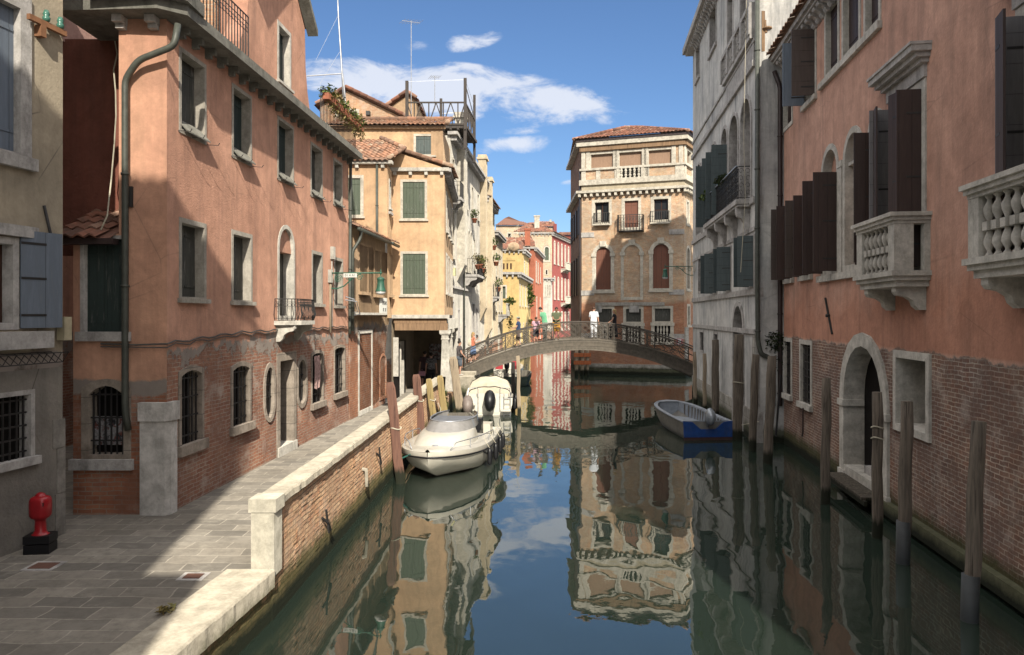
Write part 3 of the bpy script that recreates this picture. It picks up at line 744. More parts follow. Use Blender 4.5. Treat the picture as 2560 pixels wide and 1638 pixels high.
ml.add([(x_cut, 0, 5.5), (x_cut, 0, 9.2), (x_cut, -1, 9.2), (x_cut, -1, 5.5)], [(0, 1, 2, 3)]); ml.build('corner_wall', m_pinkSide, CR)
MB(fSr).sheet([(-.8, 5.2), (x_cut, 5.2), (x_cut, 9.2), (-.8, 9.2)], []).build('recessed_wall', m_pinkShade, CR)
pr = MB(); tiles(pr, [(-7.75, 12.35, 5.42), (-6.76, 12.35, 5.42), (-6.76, 13.6, 6.0), (-7.75, 13.6, 6.0)]); pr.build('porch_roof', m_tileR, CR)
MB().box(-7.7, -6.7, 12.36, 12.56, 5.3, 5.4).build('porch_gutter', m_pipeB, CR)
# white corner pier
mb = MB(); mb.slab([(-6.33, 12.53), (-5.90, 12.52), (-5.83, 12.6), (-5.81, 12.80), (-6.3, 12.80)], PAVE-.05, 2.30); mb.slab([(-6.35, 12.50), (-5.89, 12.49), (-5.80, 12.6), (-5.78, 12.83), (-6.3, 12.83)], 2.304, 2.62)
mb.build('corner_pier', M_stone('corner_pier_stone', (.60, .58, .55), (.2, .19, .18), .5), CR)
# eave slab, corbels
mb = MB(); mb.slab([(-7.6, 12.25), (-5.85, 12.15), (-5.48, 12.45), (-4.86, LE+12.7), (-5.9, LE+12.7), (-5.9, 13.6), (-7.6, 13.6)], HE+.02, HE+.2)
mb.slab([(-6.95, 11.95), (-5.8, 11.95), (-5.42, 12.3), (-5.42, 13.0), (-6.95, 13.0)], HE+.204, HE+.42)
mb.build('eave_slab', m_eave, CR)
for k in range(22):
    mb = MB(fF); mb.box(.36+k*.51, .44+k*.51, 0, .2, HE-.1, HE+.018); mb.box(.36+k*.51, .44+k*.51, 0, .12, HE-.17, HE-.098); mb.build('corbel', m_eave, CR)
for u in (.85, 1.4): mb = MB(fS); mb.box(u-.08, u+.08, 0, .22, HE-.1, HE+.018); mb.box(u-.07, u+.07, 0, .12, HE-.18, HE-.098); mb.build('corbel', m_stoneG, CR)
# terrace railings: first terrace before the gable, then the planted one beyond it
iron_rail(CR, fF, [(.2, .22), (uG0-.55, .22)], HE+.2, 1.0, .13, 'terrace_railing', deco=True)
iron_rail(CR, fS, [(-.3, -.9), (1.0, -.9)], HE+.42, 1.1, .12, 'terrace_railing')
iron_rail(CR, fF, [(uG1+.7, .2), (LE+.1, .2)], HE+.2, 1.0, .13, 'terrace_railing')
MB(fF).box(.5, uG0-.5, -2.6, -2.4, HE, HE+3.6).build('penthouse_wall', M_plaster('pale_pink_render', (.56, .36, .31), (.50, .32, .28), (.35, .24, .2)), CR)
MB(fS).box(-3, 1.2, -3.2, -3.0, HE, HE+3.4).build('penthouse_wall', m_brickG, CR)
MB().box(-6.75, -6.15, 12.5, 13.1, HE+.42, HE+1.7).build('terrace_pier', m_white, CR)
pipe(CR, [tuple(Vector(p)) for p in ((-5.62, 12.4, 9.0), (-5.66, 12.36, 8.62), (-6.3, 12.42, 8.4), (-6.56, 12.5, 8.1), (-6.56, 12.5, 2.5), (-6.52, 12.52, 2.15))], .055, m_pipe)
pipe(CR, [tuple(fF.w(LE-.1, .1, 9.1)), tuple(fF.w(LE-.1, .07, 3.9)), tuple(fF.w(LE-.1, .07, 3.5))], .05, m_pipe)
# small bow balcony under the arched window
bc = fF.rect(686, 640, 764, 800); u0, u1 = rA[0]-.22, rA[1]+.22; zf = rA[2]-.02
bl = MB(fF); bl.slab([(u0, 0), (u0+.05, .42), (u0+.3, .56), (u1-.3, .56), (u1-.05, .42), (u1, 0)], zf-.1, zf)
corbel(bl, fF, u0+.2, 0, zf-.1, .12, .45, .4); corbel(bl, fF, u1-.2, 0, zf-.1, .12, .45, .4)
bo = bl.build('balcony', m_stone, CR)
iron_rail(bo, fF, [(u0+.04, 0), (u0+.08, .40), (u0+.32, .53), (u1-.32, .53), (u1-.08, .40), (u1-.04, 0)], zf, .52, .085, belly=.06, deco=True)
# cable run round the facade, telephone box, iron strap
cb = MB(); pts = [(-7.0, 12.55, 3.62), (-6.4, 12.54, 3.6), (-5.86, 12.54, 3.62)]
for k in range(1, 45): pts.append(tuple(fF.w(k*.25, .03, 3.63+.12*min(1, k/12)-.18*max(0, (k-16)/28)*0+.025*math.sin(k*1.7))))
cb.tube(pts, .016, 5); cb.tube([(p[0], p[1]-.005, p[2]-.05+.015*math.sin(i*2.3)) for i, p in enumerate(pts)], .011, 5)
tag(cb.build('wall_cable', m_cable), 'bundle of grey cables clipped along the coral house above its brick base', 'cable')
cw = MB(); q = []
for px, py in ((287, 103), (293, 135), (284, 175), (289, 230), (290, 290), (285, 370), (278, 450), (268, 540), (252, 575)):
    Y = 12.5 if py > 500 else 13.3; q.append(((px-CXP)/FPX*Y, Y, EYE-(py-HYP)/FPX*Y))
cw.tube(q, .012, 5); tag(cw.build('hanging_cable', m_rope), 'loose white cable hanging down the dark recess of the coral house', 'cable')
bx = thing('utility_box', 'small cream box with a conduit high on the coral facade right of the arched window', 'utility box', tuple(fF.w(*[fF.uz(828, 620)[0], .05, 5.9])))
_u = fF.uz(828, 620)[0]; MB(fF).box(_u-.1, _u+.1, 0, .1, 5.78, 6.15).build('case', m_stone, bx); MB(fF).tube([(_u, .02, 5.78), (_u, .02, 3.75)], .018, 5).build('conduit', m_stone, bx)
tie = MB(fS); tie.box(.98+.0, 1.03, .0, .05, 5.95, 6.3); tag(tie.build('iron_tie', m_iron), 'short dark iron wall tie on the sunlit corner of the coral house', 'wall tie')
# planters on the far terrace
for k in range(7):
    p = fF.w(uG1+1.0+k*.55, .32, 0)
    pt = thing('railing_planter', ['terracotta trough nearest the gable on the far terrace railing', 'second trough from the gable, trailing dry stems over the railing', 'third trough from the gable, low green tuft', 'middle trough of the far terrace railing, bushy', 'fifth trough from the gable, sparse leaves', 'sixth trough from the gable, dry ivy', 'last trough at the end of the far terrace railing'][k], 'planter', (p.x, p.y, HE+.95), 'plant troughs on the far terrace railing of the coral house')
    MB(fF).box(uG1+.78+k*.55, uG1+1.24+k*.55, .24, .42, HE+.95, HE+1.13).build('trough', m_terra, pt)
    MB().leaves((p.x, p.y, HE+1.2), (.28, .32, .22), 170, .06).build('foliage', m_leafY if k % 2 else m_leafG, pt)
    MB().leaves((p.x+.08, p.y, HE+.85), (.12, .28, .28), 90, .05).build('trailing_stems', m_leafY, pt)
p = fF.w(.4, .1, 0)
plant('terrace_shrub', 'small leafy shrub in the corner of the first terrace of the coral house', (p.x, p.y, HE+.9), (.28, .28, .3), 240, .07, m_leafY, (.14, .3))
# tall mast aerial
ms = thing('mast_aerial', 'very tall thin guyed aerial mast rising behind the far terrace', 'aerial', (-5.9, 23, 9.2))
def pw(px, py, Y): return ((px-CXP)/FPX*Y, Y, EYE-(py-HYP)/FPX*Y)
MB().tube([pw(862, 290, 24), pw(855, 180, 24), pw(846, 40, 24), pw(842, -60, 24)], [.035, .03, .025, .02], 6).build('mast', m_alu, ms)
MB().tube([pw(857, 185, 24), pw(868, 290, 24)], .02, 5).build('strut', m_alu, ms); MB().tube([pw(767, 190, 24), pw(857, 184, 24)], .02, 5).build('brace', m_alu, ms)
MB().tube([pw(845, 40, 24), pw(790, 150, 24)], .004, 4).tube([pw(849, 130, 24), pw(800, 210, 24)], .004, 4).build('guy_wire', m_alu, ms)

# ---- low ochre house
fL = Fr((-5.27, 23.92), (.075, 1), 1)
LO = house('low_ochre_house', 'low ochre house with tiled lean-to roof and brown door between coral house and apricot house', 'house', -6.5, 26)
hl = []; LL = 4.66
for xl, xr, yt, yb in ((897, 920, 607, 735), (934, 952, 620, 742), (971, 980, 632, 742)):
    hl.append(window(LO, fL, fL.rect(xl, yt, xr, yb), .06, .25, fill='none', sm=m_shOld, fm=m_low, sill=.09))
    wn = [c for c in LO.children if c.name.startswith('window')][-1]
dd = fL.rect(895, 826, 930, 1040); dd = (dd[0], dd[1], PAVE, dd[3]); hl.append(window(LO, fL, dd, .12, .3, fill='none', sill=0, name='doorway', fm=m_stone))
dw = [c for c in LO.children if c.name.startswith('doorway')][-1]; qd = shrink(dd, .12)
d_ = MB(fL).box(qd[0], qd[1], -.28, -.22, PAVE+.15, PAVE+2.15)
for i in range(2):
    for a, b in ((.25, .95), (1.1, 2.0)): d_.box(qd[0]+.06+i*(qd[1]-qd[0])/2, qd[0]-.06+(i+1)*(qd[1]-qd[0])/2, -.22, -.2, PAVE+a, PAVE+b)
dob = d_.build('door', m_door, dw); MB(fL).ball(((qd[0]+qd[1])/2+.07, -.19, PAVE+1.05), .03).build('door_knob', m_alu, dob)
MB(fL).box(dd[0], dd[1], -.3, .04, PAVE-.02, PAVE+.15).build('step', m_stone, dw)
nn = fL.rect(948, 905, 962, 1012); hl.append(window(LO, fL, (nn[0], nn[1]+.2, PAVE+.2, nn[3]+.3), .1, .3, rise=.3, fill='none', sill=0, name='niche', fm=m_low))
mb = MB(fL); mb.sheet([(0, PAVE-.1), (LL, PAVE-.1), (LL, 7.02), (0, 7.02)], hl); mb.build('wall', m_low, LO)
mb = MB(fL); mb.add([(0, 0, .6), (0, -3, .6), (0, -3, 7.9), (0, 0, 7.02)], [(0, 1, 2, 3)]); mb.build('side_wall', m_low, LO)
rf = MB(); A, B = fL.w(-.1, .25, 6.98), fL.w(LL+1.15, .25, 6.98); Cc, Dd = fL.w(LL+1.15, -2.6, 8.3), fL.w(-.1, -2.6, 8.3)
tiles(rf, [tuple(A), tuple(B), tuple(Cc), tuple(Dd)], .2, .34); rf.build('roof', m_tile, LO)
pipe(LO, [tuple(fL.w(-.1, .33, 6.9)), tuple(fL.w(LL+.9, .33, 6.86))], .06, m_pipe, 'gutter', None, False)
pipe(LO, [tuple(fL.w(.2, .33, 6.95)), tuple(fL.w(.2, .3, 6.6)), tuple(fL.w(.0, .1, 6.2)), tuple(fL.w(.0, .1, 3.6))], .055, m_pipe)
MB(fL).box(.25, 4.0, 0, .22, 4.12, 4.2).build('door_canopy', m_stone, LO)
_u0, _z0 = fL.uz(948, 788); _u1, _ = fL.uz(970, 788)
sg = thing('street_name_sign', 'white painted street name panel with two rows of black letters under the green lamp', 'sign', tuple(fL.w(_u0, .03, 4.2)))
MB(fL).box(_u0, _u1, .0, .03, 4.13, 4.78).build('panel', M_flat('sign_white', (.60, .60, .56), .8, var=.05), sg)
text_mesh(sg, 'lettering', 'FONDAM.', fL, (_u0+_u1)/2, .034, 4.58, .20, M_flat('sign_black', (.05, .05, .05), .8), .8)
text_mesh(sg, 'lettering', 'DE    DE', fL, (_u0+_u1)/2, .034, 4.32, .17, bpy.data.materials['sign_black'], .8)
def street_lamp(fr, u, z, L, label, lab_sign=True, sx=1):
    p = fr.w(u, 0, z); t = thing('wall_lamp', label, 'street lamp', tuple(p), 'green wall lamps on scroll brackets')
    MB(fr).box(u-.09, u+.09, 0, .1, z-.28, z+.1).build('wall_box', m_stone, t)
    m = MB(fr); m.tube([(u, .08, z), (u, L, z)], .022, 6); m.tube([(u, .08, z-.45), (u, L*.16, z-.46), (u, L*.3, z-.38), (u, L*.48, z-.12), (u, L*.62, z-.02)], .02, 5)
    for c, r, tn in ((.19, .13, 2.2), (.5, .09, -1.8), (.86, .1, 1.8)):
        c_ = .1+c*L*.62; q = []
        for k in range(17):
            a = k/16*tn*2*PI; rr = r*(1-k/19); q.append((u, c_+rr*math.cos(a), z-r-.03+rr*math.sin(a)))
        m.tube(q, .013, 4)
    m.ball((u, L, z+.0), .04); m.lathe((u, L, z), [(.015, 0), (.02, .06), (.005, .12)], 6); m.build('bracket', m_green, t)
    m = MB(fr); m.tube([(u, L, z), (u, L, z-.14)], .015, 5); m.lathe((u, L, z-.55), [(.155, 0), (.15, .03), (.12, .12), (.1, .25), (.1, .34), (.115, .36), (.1, .4), (.05, .43)], 12); m.build('lamp_shade', m_green, t)
    MB(fr).lathe((u, L, z-.64), [(.05, 0), (.12, .02), (.15, .09)], 12).build('glass_bowl', M_flat('lamp_glass', (.5, .5, .48), .15), t)
    return t
uL, zL = fF.uz(822, 683)
lp = street_lamp(fF, uL, zL, 1.55, 'green wall lamp on a scroll bracket projecting over the left quay from the coral house')
pl = MB(Fr(fF.w(uL, 0, 0).xy, (fF.n.x, fF.n.y), 1)); pl.box(.45, .85, .03, .04, zL-.13, zL-.01); pl.build('number_plate', bpy.data.materials['sign_white'], lp)
text_mesh(lp, 'plate_lettering', '01 4 A1', Fr(fF.w(uL, 0, 0).xy, (fF.n.x, fF.n.y), 1), .65, .043, zL-.07, .1, bpy.data.materials['sign_black'])
pb = MB(fF); pb.tube([(uL, .05, zL-.3), (uL, .05, 3.6)], .03, 6); pb.build('conduit', m_postP, lp)
# handrail-like iron hooks beside the lamp
hk = MB(fF); _u, _z = fF.uz(860, 750); hk.tube([(_u, .05, _z+.1), (_u+.1, .3, _z+.02), (_u+.5, .3, _z-.38), (_u+.6, .05, _z-.4)], .018, 5); hk.tube([(_u-.05, .05, _z+.0), (_u+.1, .38, _z-.05), (_u+.5, .38, _z-.45), (_u+.6, .05, _z-.5)], .018, 5)
tag(hk.build('iron_bracket', m_alu), 'empty pale iron flower box bracket on the coral wall below the last window', 'bracket')
# laundry cloth hanging from a grated window
cl = MB(fF); n0 = len(cl.v); ps = []
for i in range(7):
    for j in range(9): ps.append((g3[0]+.12+i*.085, .05+.025*math.sin(i*2.1+j*.4), g3[3]-.15-j*.12*(1-.12*abs(i-3)/3)))
cl.add(ps, [(i*9+j, (i+1)*9+j, (i+1)*9+j+1, i*9+j+1) for i in range(6) for j in range(8)], sm=True)
tag(cl.build('hanging_cloth', M_flat('pink_cloth', (.50, .33, .30), .9, var=.5, scale=14)), 'faded pink patterned cloth hung over the grating right of the second oval window', 'cloth')
# ---- apricot house over the arcade
fY = Fr((-4.88, 30.0), (1, 0), 1); fYl = Fr((-7.6, 28.6), (1, 0), 1); fYs = Fr((-2.75, 30.0), (-.03, 1), 1); fYr = Fr((-4.84, 28.6), (-.03, 1), 1)
AP = house('apricot_house', 'tall apricot house with green shutters and tiled roofs standing over the quay arcade', 'house', -5, 33)
WY = 2.13; HY = 9.95
hy = [window(AP, fY, fY.rect(1001, 449, 1068, 552), .1, .06, sm=m_shG, fm=m_stoneW, sill=.05),
      window(AP, fY, fY.rect(1001, 628.6, 1069.5, 741.5), .1, .06, sm=m_shG, fm=m_stoneW, sill=.05)]
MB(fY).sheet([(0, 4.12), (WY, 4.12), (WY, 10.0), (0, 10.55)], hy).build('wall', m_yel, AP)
hy2 = [window(AP, fYl, (fYl.uz(850, 438)[0], fYl.uz(909, 438)[0], fYl.uz(909, 545)[1], fYl.uz(909, 438)[1]), .12, .08, sm=m_shG, fm=m_stoneW, sill=.05)]
MB(fYl).sheet([(0, 6.9), (2.76, 6.9), (2.76, HY), (0, HY)], hy2).build('wall', m_yel, AP)
hs3 = [window(AP, fYr, (.45, .95, 8.3, 9.5), .08, .15, sm=m_shG, fm=m_stone, sill=.05)]
mb = MB(fYr); mb.sheet([(0, 4.0), (1.4, 4.0), (1.4, HY), (0, HY)], hs3); mb.build('wall', m_yel, AP)
MB(fYr).box(.35, 1.05, 0, .1, 8.1, 8.2).build('window_ledge', m_stoneG, AP)
hs4 = []
for a, b in ((1.0, 1.8), (2.6, 3.4), (4.3, 5.0), (5.5, 6.2)):
    for z in (5.0, 7.6): hs4.append(window(AP, fYs, (a, b, z, z+1.75), .1, .2, sm=m_shOld, fm=m_stone, sill=.08))
SL = 6.9
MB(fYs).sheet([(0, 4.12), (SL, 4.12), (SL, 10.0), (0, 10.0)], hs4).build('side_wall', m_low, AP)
# arcade: beam, floor of the room above, pillar, back wall
mb = MB(); mb.box(-4.75, -2.62, 29.86, 30.12, 3.5, 3.78); mb.box(-4.8, -2.66, 29.93, 30.1, 3.785, 3.98); mb.build('arcade_beam', m_beam, AP)
mb = MB(); mb.box(-4.86, -2.56, 29.78, 30.2, 3.985, 4.13); mb.box(-2.9, -2.66, 30.3, 36.8, 3.5, 3.97); mb.build('string_course', m_stone, AP)
mb = MB(); mb.box(-4.9, -2.9, 30.2, 36.9, 3.9, 3.97); mb.build('arcade_ceiling', m_beam, AP)
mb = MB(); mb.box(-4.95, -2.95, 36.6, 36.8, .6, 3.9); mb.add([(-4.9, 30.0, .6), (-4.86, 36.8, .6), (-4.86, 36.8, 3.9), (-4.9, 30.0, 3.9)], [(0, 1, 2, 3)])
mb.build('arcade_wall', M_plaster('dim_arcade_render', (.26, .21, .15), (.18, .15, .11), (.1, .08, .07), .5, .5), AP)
mb = MB(); mb.box(-4.86, -4.72, 30.3, 31.0, PAVE, 2.9); mb.box(-4.86, -4.72, 32.0, 32.7, PAVE, 3.0); mb.build('arcade_window', m_dark, AP)
mb = MB(); mb.box(-4.87, -4.68, 31.1, 31.2, .7, 3.0); mb.box(-4.87, -4.68, 31.9, 32.0, .7, 3.0); mb.box(-4.87, -4.66, 30.2, 30.28, 1.6, 3.2); mb.build('arcade_jamb', m_stone, AP)
MB().box(-4.1, -3.5, 36.5, 36.58, 1.9, 2.7).build('notice_board', M_poster(), AP)
def pillar(x, y, nm=None):
    m = MB(); z0 = 1.62 if y < 31 else .7
    m.add([(x+a*w, y+b*w, z) for z, w in ((z0, .19), (z0+.12, .17), (3.1, .13), (3.12, .16), (3.16, .16), (3.18, .14), (3.3, .14), (3.33, .19), (3.38, .22), (3.5, .22)) for a, b in ((-1, -1), (1, -1), (1, 1), (-1, 1))],
          [(4*i+k, 4*i+(k+1) % 4, 4*i+4+(k+1) % 4, 4*i+4+k) for i in range(9) for k in range(4)]+[(36, 37, 38, 39)])
    return m.build('pillar', m_stone, AP)
pillar(-2.72, 30.05); pillar(-2.82, 33.2); pillar(-2.92, 36.6)
# eaves
mb = MB(fY); mb.box(-.1, WY+.2, -.1, .2, HY+.0, HY+.14); dentils(mb, fY, .12, WY-.1, 0, HY-.15, HY-.005, .12, .62, .16); mb.build('eave_cornice', m_stone, AP)
mb = MB(fYl); mb.box(0, 2.98, -.1, .22, HY+.005, HY+.13); dentils(mb, fYl, .6, 2.6, 0, HY-.14, HY, .12, .7, .16); mb.build('eave_cornice', m_stone, AP)
mb = MB(fYs); mb.box(-.15, SL, -.1, .28, HY-.02, HY+.12); dentils(mb, fYs, .2, SL, 0, HY-.2, HY-.025, .12, .4, .24); mb.build('eave_cornice', m_stoneG, AP)
pipe(AP, [tuple(fYl.w(2.38, .12, HY)), tuple(fYl.w(2.38, .1, 7.3)), tuple(fYl.w(2.5, .1, 7.05)), tuple(fYl.w(2.75, .3, 6.95)), tuple(fYl.w(3.1, .5, 6.85))], .05, m_pipe)
rf = MB()
ye = 28.35; zr = 11.75; A = (-7.7, ye, HY+.12); B = (-4.75, ye, HY+.12)
tiles(rf, [A, B, (-4.35, 29.9, 10.81), (-5.6, 31.6, 11.63), (-7.7, 31.6, 11.63)], .21, .34)
tiles(rf, [(-2.45, 29.95, 10.10), (-2.45, 32.5, 10.10), (-4.9, 32.5, 10.88), (-4.9, 29.95, 10.88)], .21, .34)
ridge(rf, (-2.4, 29.9, 10.16), (-4.5, 29.9, 10.84), .08); ridge(rf, (-4.75, ye, 10.16), (-4.35, 29.9, 10.9), .08); ridge(rf, (-4.35, 29.9, 10.9), (-5.6, 31.6, 11.72), .09); rf.build('roof', m_tile, AP)
# verge wall triangle behind left eave
MB(fY).sheet([(-.35, HY), (WY, HY+.01), (WY, 10.10), (.3, 10.72), (-.1, 10.8), (-.35, 10.5)], [], v=.006).build('verge_wall', m_yel, AP)
# upper block
fU = Fr((-8.0, 32.6), (1, 0), 1); UT = 12.35
xr = (1106-CXP)/FPX*32.6
hu = [window(AP, fU, fU.rect(1034, 335, 1088, 392), .1, .06, sm=m_shGrey, fm=m_stoneW, sill=.05)]
mb = MB(fU); mb.sheet([(0, 9.5), (xr+8, 9.5), (xr+8, UT), (0, UT)], hu); mb.add([(xr+8, 0, 9), (xr+8, -4, 9), (xr+8, -4, UT), (xr+8, 0, UT)], [(0, 1, 2, 3)]); mb.build('upper_wall', m_yel, AP)
mb = MB(fU); mb.box(0, xr+8.15, 0, .16, UT-.02, UT+.1); mb.box(xr+7.5, xr+8.02, 0, .03, 9.6, UT-.05); mb.build('upper_eave', m_low, AP)
rf = MB(); tiles(rf, [(-8.2, 32.3, UT+.12), (xr+.25, 32.3, UT+.12), (xr+.25, 34.3, 13.15), (-8.2, 34.3, 13.15)], .21, .34); ridge(rf, (xr+.25, 32.3, UT+.22), (xr+.25, 34.4, 13.3), .1); ridge(rf, (-8.2, 34.3, 13.25), (xr+.3, 34.3, 13.25), .1); rf.build('upper_roof', m_tile, AP)

# brick gable house behind
def back_gable(name, label, y, px0, px1, apx, apy, eave_l, eave_r, mat, win=None):
    g = house(name, label, 'house', (px0-CXP)/FPX*y, y)
    def q(px, py): p = pw(px, py, y); return (p[0], p[2])
    a, b, c = q(px0, eave_l), q(apx, apy), q(px1, eave_r)
    f = Fr((0, y), (1, 0), 1); hh = []
    if win: hh.append(window(g, f, f.rect(*win), .14, .25, fill='glass', fm=m_stoneW))
    m = MB(f); m.sheet([(a[0], 9), (c[0], 9), c, b, a], hh); m.add([(a[0], 0, 9), (a[0], -6, 9), (a[0], -6, a[1]), (a[0], 0, a[1]), (c[0], 0, 9), (c[0], -6, 9), (c[0], -6, c[1]), (c[0], 0, c[1])], [(0, 1, 2, 3), (4, 5, 6, 7)]); m.build('wall', mat, g)
    r = MB()
    for p_, s_ in ((a, -1), (c, 1)):
        d = (p_[0]-b[0], p_[1]-b[1]); k = 1.12
        e = (b[0]+d[0]*k, b[1]+d[1]*k)
        pts = [(e[0], y-.25, e[1]+.08), (e[0], y+6, e[1]+.08), (b[0], y+6, b[1]+.1), (b[0], y-.25, b[1]+.1)]
        tiles(r, pts, .25, .4); r.box(0, 0, 0, 0, 0, 0) if 0 else None
        ridge(r, (e[0], y-.25, e[1]+.16), (b[0], y-.25, b[1]+.18), .09)
    r.build('roof', m_tileR, g); return g
bg = back_gable('brick_gable_house', 'brick gable with a white framed window rising behind the apricot house', 39.5, 800, 1010, 868, 228, 265, 296, m_brickG, (838, 273, 898, 310))
MB().box(*[v for v in (pw(920, 300, 39.3)[0]-.1, pw(920, 300, 39.3)[0]+.1)], 39.2, 39.5, pw(920, 288, 39.3)[2], pw(920, 278, 39.3)[2]).build('wall_lantern', m_iron, bg)
back_gable('small_gable_house', 'small pale gable with brick red verge between the brick gable and the timber roof terrace', 41.0, 968, 1040, 1018, 238, 272, 252, m_low)

# ---- white palace row
fW = Fr((-3.10, 37.0), (.085, 1), 1); L1 = 13.9; HW = 13.15
WH = house('white_palace', 'weathered white canal house with arched windows, a chimney flue and a planted corner balcony', 'house', -5, 42)
def row(H, fr, lst, **k):
    out = []
    for r in lst:
        kk = dict(k)
        if len(r) > 4: kk.update(r[4])
        out.append(window(H, fr, tuple(r[:4]), **kk))
    return out
hw = []
hw += row(WH, fW, [(.55, 1.25, 7.0, 9.6, dict(rise='arch', fill='glass')), (5.2, 5.95, 6.6, 9.2, dict(rise='arch', fill='glass')), (6.15, 6.9, 6.6, 9.2, dict(rise='arch', fill='glass')), (7.1, 7.85, 6.6, 9.2, dict(rise='arch', fill='glass')), (8.6, 9.3, 6.9, 8.9, dict(sm=m_shOld)), (11.6, 12.3, 6.9, 8.9, dict(sm=m_shOld))], fm=m_stoneW, w=.1)
hw += row(WH, fW, [(.5, 1.2, 10.3, 12.2), (5.2, 6.0, 10.2, 12.0), (7.6, 8.4, 10.2, 12.0), (10.3, 11.1, 10.2, 12.0), (12.4, 13.1, 10.2, 12.0)], fm=m_stoneW, sm=m_shOld, w=.1)
hw += row(WH, fW, [(.4, 1.1, 3.4, 4.9, dict(fill='grille')), (2.4, 3.0, 2.9, 4.5, dict(fill='grille')), (7.9, 9.0, 2.7, 4.9, dict(fill='closed', sm=m_shOld)), (9.6, 10.4, 2.9, 4.6, dict(sm=m_shOld)), (4.3, 5.2, .9, 3.6, dict(fill='none', sill=0))], fm=m_stoneG, w=.1)
mb = MB(fW); mb.sheet([(0, 0), (L1, 0), (L1, HW), (0, HW)], hw); mb.add([(0, 0, 0), (0, -6, 0), (0, -6, HW), (0, 0, HW)], [(0, 1, 2, 3)]); mb.add([(0, .1, HW+.05), (L1, .1, HW+.05), (L1, -6, HW+1.4), (0, -6, HW+1.4)], [(0, 1, 2, 3)]); mb.build('wall', m_white, WH)
mb = MB(fW); mb.box(-.2, L1, -.1, .4, HW+.0, HW+.16); dentils(mb, fW, .1, L1-.1, 0, HW-.25, HW-.005, .12, .36, .32); mb.box(0, 7, 0, .1, 5.5, 5.62); mb.build('cornice', m_stoneG, WH)
def flue(H, fr, u, w, out, z0, z1, ztop, mat, cap=True):
    m = MB(fr); m.box(u-w/2, u+w/2, 0, out, z0, z1); m.add([(u-w/2, 0, z0-.9), (u+w/2, 0, z0-.9), (u-w/2, 0, z0), (u+w/2, 0, z0), (u-w/2, out, z0), (u+w/2, out, z0)], [(0, 1, 5, 4), (0, 4, 2), (1, 3, 5)])
    m.box(u-w/2, u+w/2, -.1, out, z1, ztop); 
    if cap: m.box(u-w/2-.1, u+w/2+.1, -.2, out+.1, ztop, ztop+.12); m.box(u-w/2-.04, u+w/2+.04, -.14, out+.04, ztop+.12, ztop+.3)
    return m.build('chimney_flue', mat, H)
flue(WH, fW, 2.6, .9, .42, 6.8, HW, 14.6, m_stoneW)
flue(WH, fW, 12.0, .8, .4, 4.6, HW, 14.4, m_cream)
# corner balcony with plants
def iron_balcony(H, fr, u0, u1, z, out=.6, h=1.0, mat=None, nbr=2, kind='rail', slab_h=.14):
    m = MB(fr); m.box(u0, u1, -.02, out, z-slab_h, z)
    for k in range(nbr): corbel(m, fr, u0+.15+(u1-u0-.3)*k/max(1, nbr-1), 0, z-slab_h, .16, out*.9, .5)
    o = m.build('balcony', mat or m_stoneG, H)
    P = [(u0+.04, 0), (u0+.04, out-.05), (u1-.04, out-.05), (u1-.04, 0)]
    if kind == 'rail': iron_rail(o, fr, P, z, h, .12, deco=False)
    elif kind == 'scroll': scroll_rail(o, fr, P, z, h, .2)
    elif kind == 'stone':
        s = MB(fr); s.box(u0-.04, u1+.04, out-.17, out+.03, z+h-.1, z+h); s.box(u0, u1, out-.14, out, z, z+.06)
        s.box(u0, u0+.12, out-.14, out, z+.06, z+h-.1); s.box(u1-.12, u1, out-.14, out, z+.06, z+h-.1)
        s.build('handrail', mat or m_stone, o); b = MB(fr); n = max(2, int((u1-u0-.3)/.19))
        for i in range(n): baluster(b, u0+.2+(u1-u0-.4)*(i+.5)/n, out-.07, z+.06, h-.16, 1.0)
        b.build('balusters', mat or m_stone, o)
    return o
iron_balcony(WH, fW, 5.0, 8.1, 6.45, .75, .9, kind='rail', nbr=3)
iron_balcony(WH, fW, .3, 1.5, 10.1, .5, .8, kind='rail')
for k, (u, z, sz, mt, lb) in enumerate(((5.2, 7.35, .35, m_leafY, 'dry brown plant spilling over the near end of the white palace balcony'), (6.4, 7.4, .28, m_leafG, 'low green plant in the middle of the white palace balcony'), (7.6, 7.35, .4, m_leafY, 'tall dry plant at the far end of the white palace balcony'), (7.2, 10.2, .3, m_leafG, 'leafy plant on an upper sill of the white palace'))):
    p = fW.w(u, .7 if z < 9 else .25, z); plant('balcony_plant', lb, tuple(p), (sz, sz, sz), 150, .08, mt, (.16, .25), 'plants on the white palace')
# trailing roots
p = fW.w(7.9, .75, 6.7); MB().leaves(tuple(p), (.15, .3, .55), 200, .07).build('foliage', m_leafD, tag(thing('trailing_plant', 'dark trailing plant hanging below the far end of the white palace balcony', 'plant', tuple(p))))
pipe(WH, [tuple(fW.w(4.0, .1, HW)), tuple(fW.w(4.0, .1, 1.2))], .05, m_pipe)
lw_ = MB(fW); lw_.box(.05, .3, .0, .25, 6.1, 6.5); tag(lw_.build('wall_box', M_flat('pale_yellow_plastic', (.55, .52, .3), .5)), 'pale yellow box on the near corner of the white palace', 'utility box')
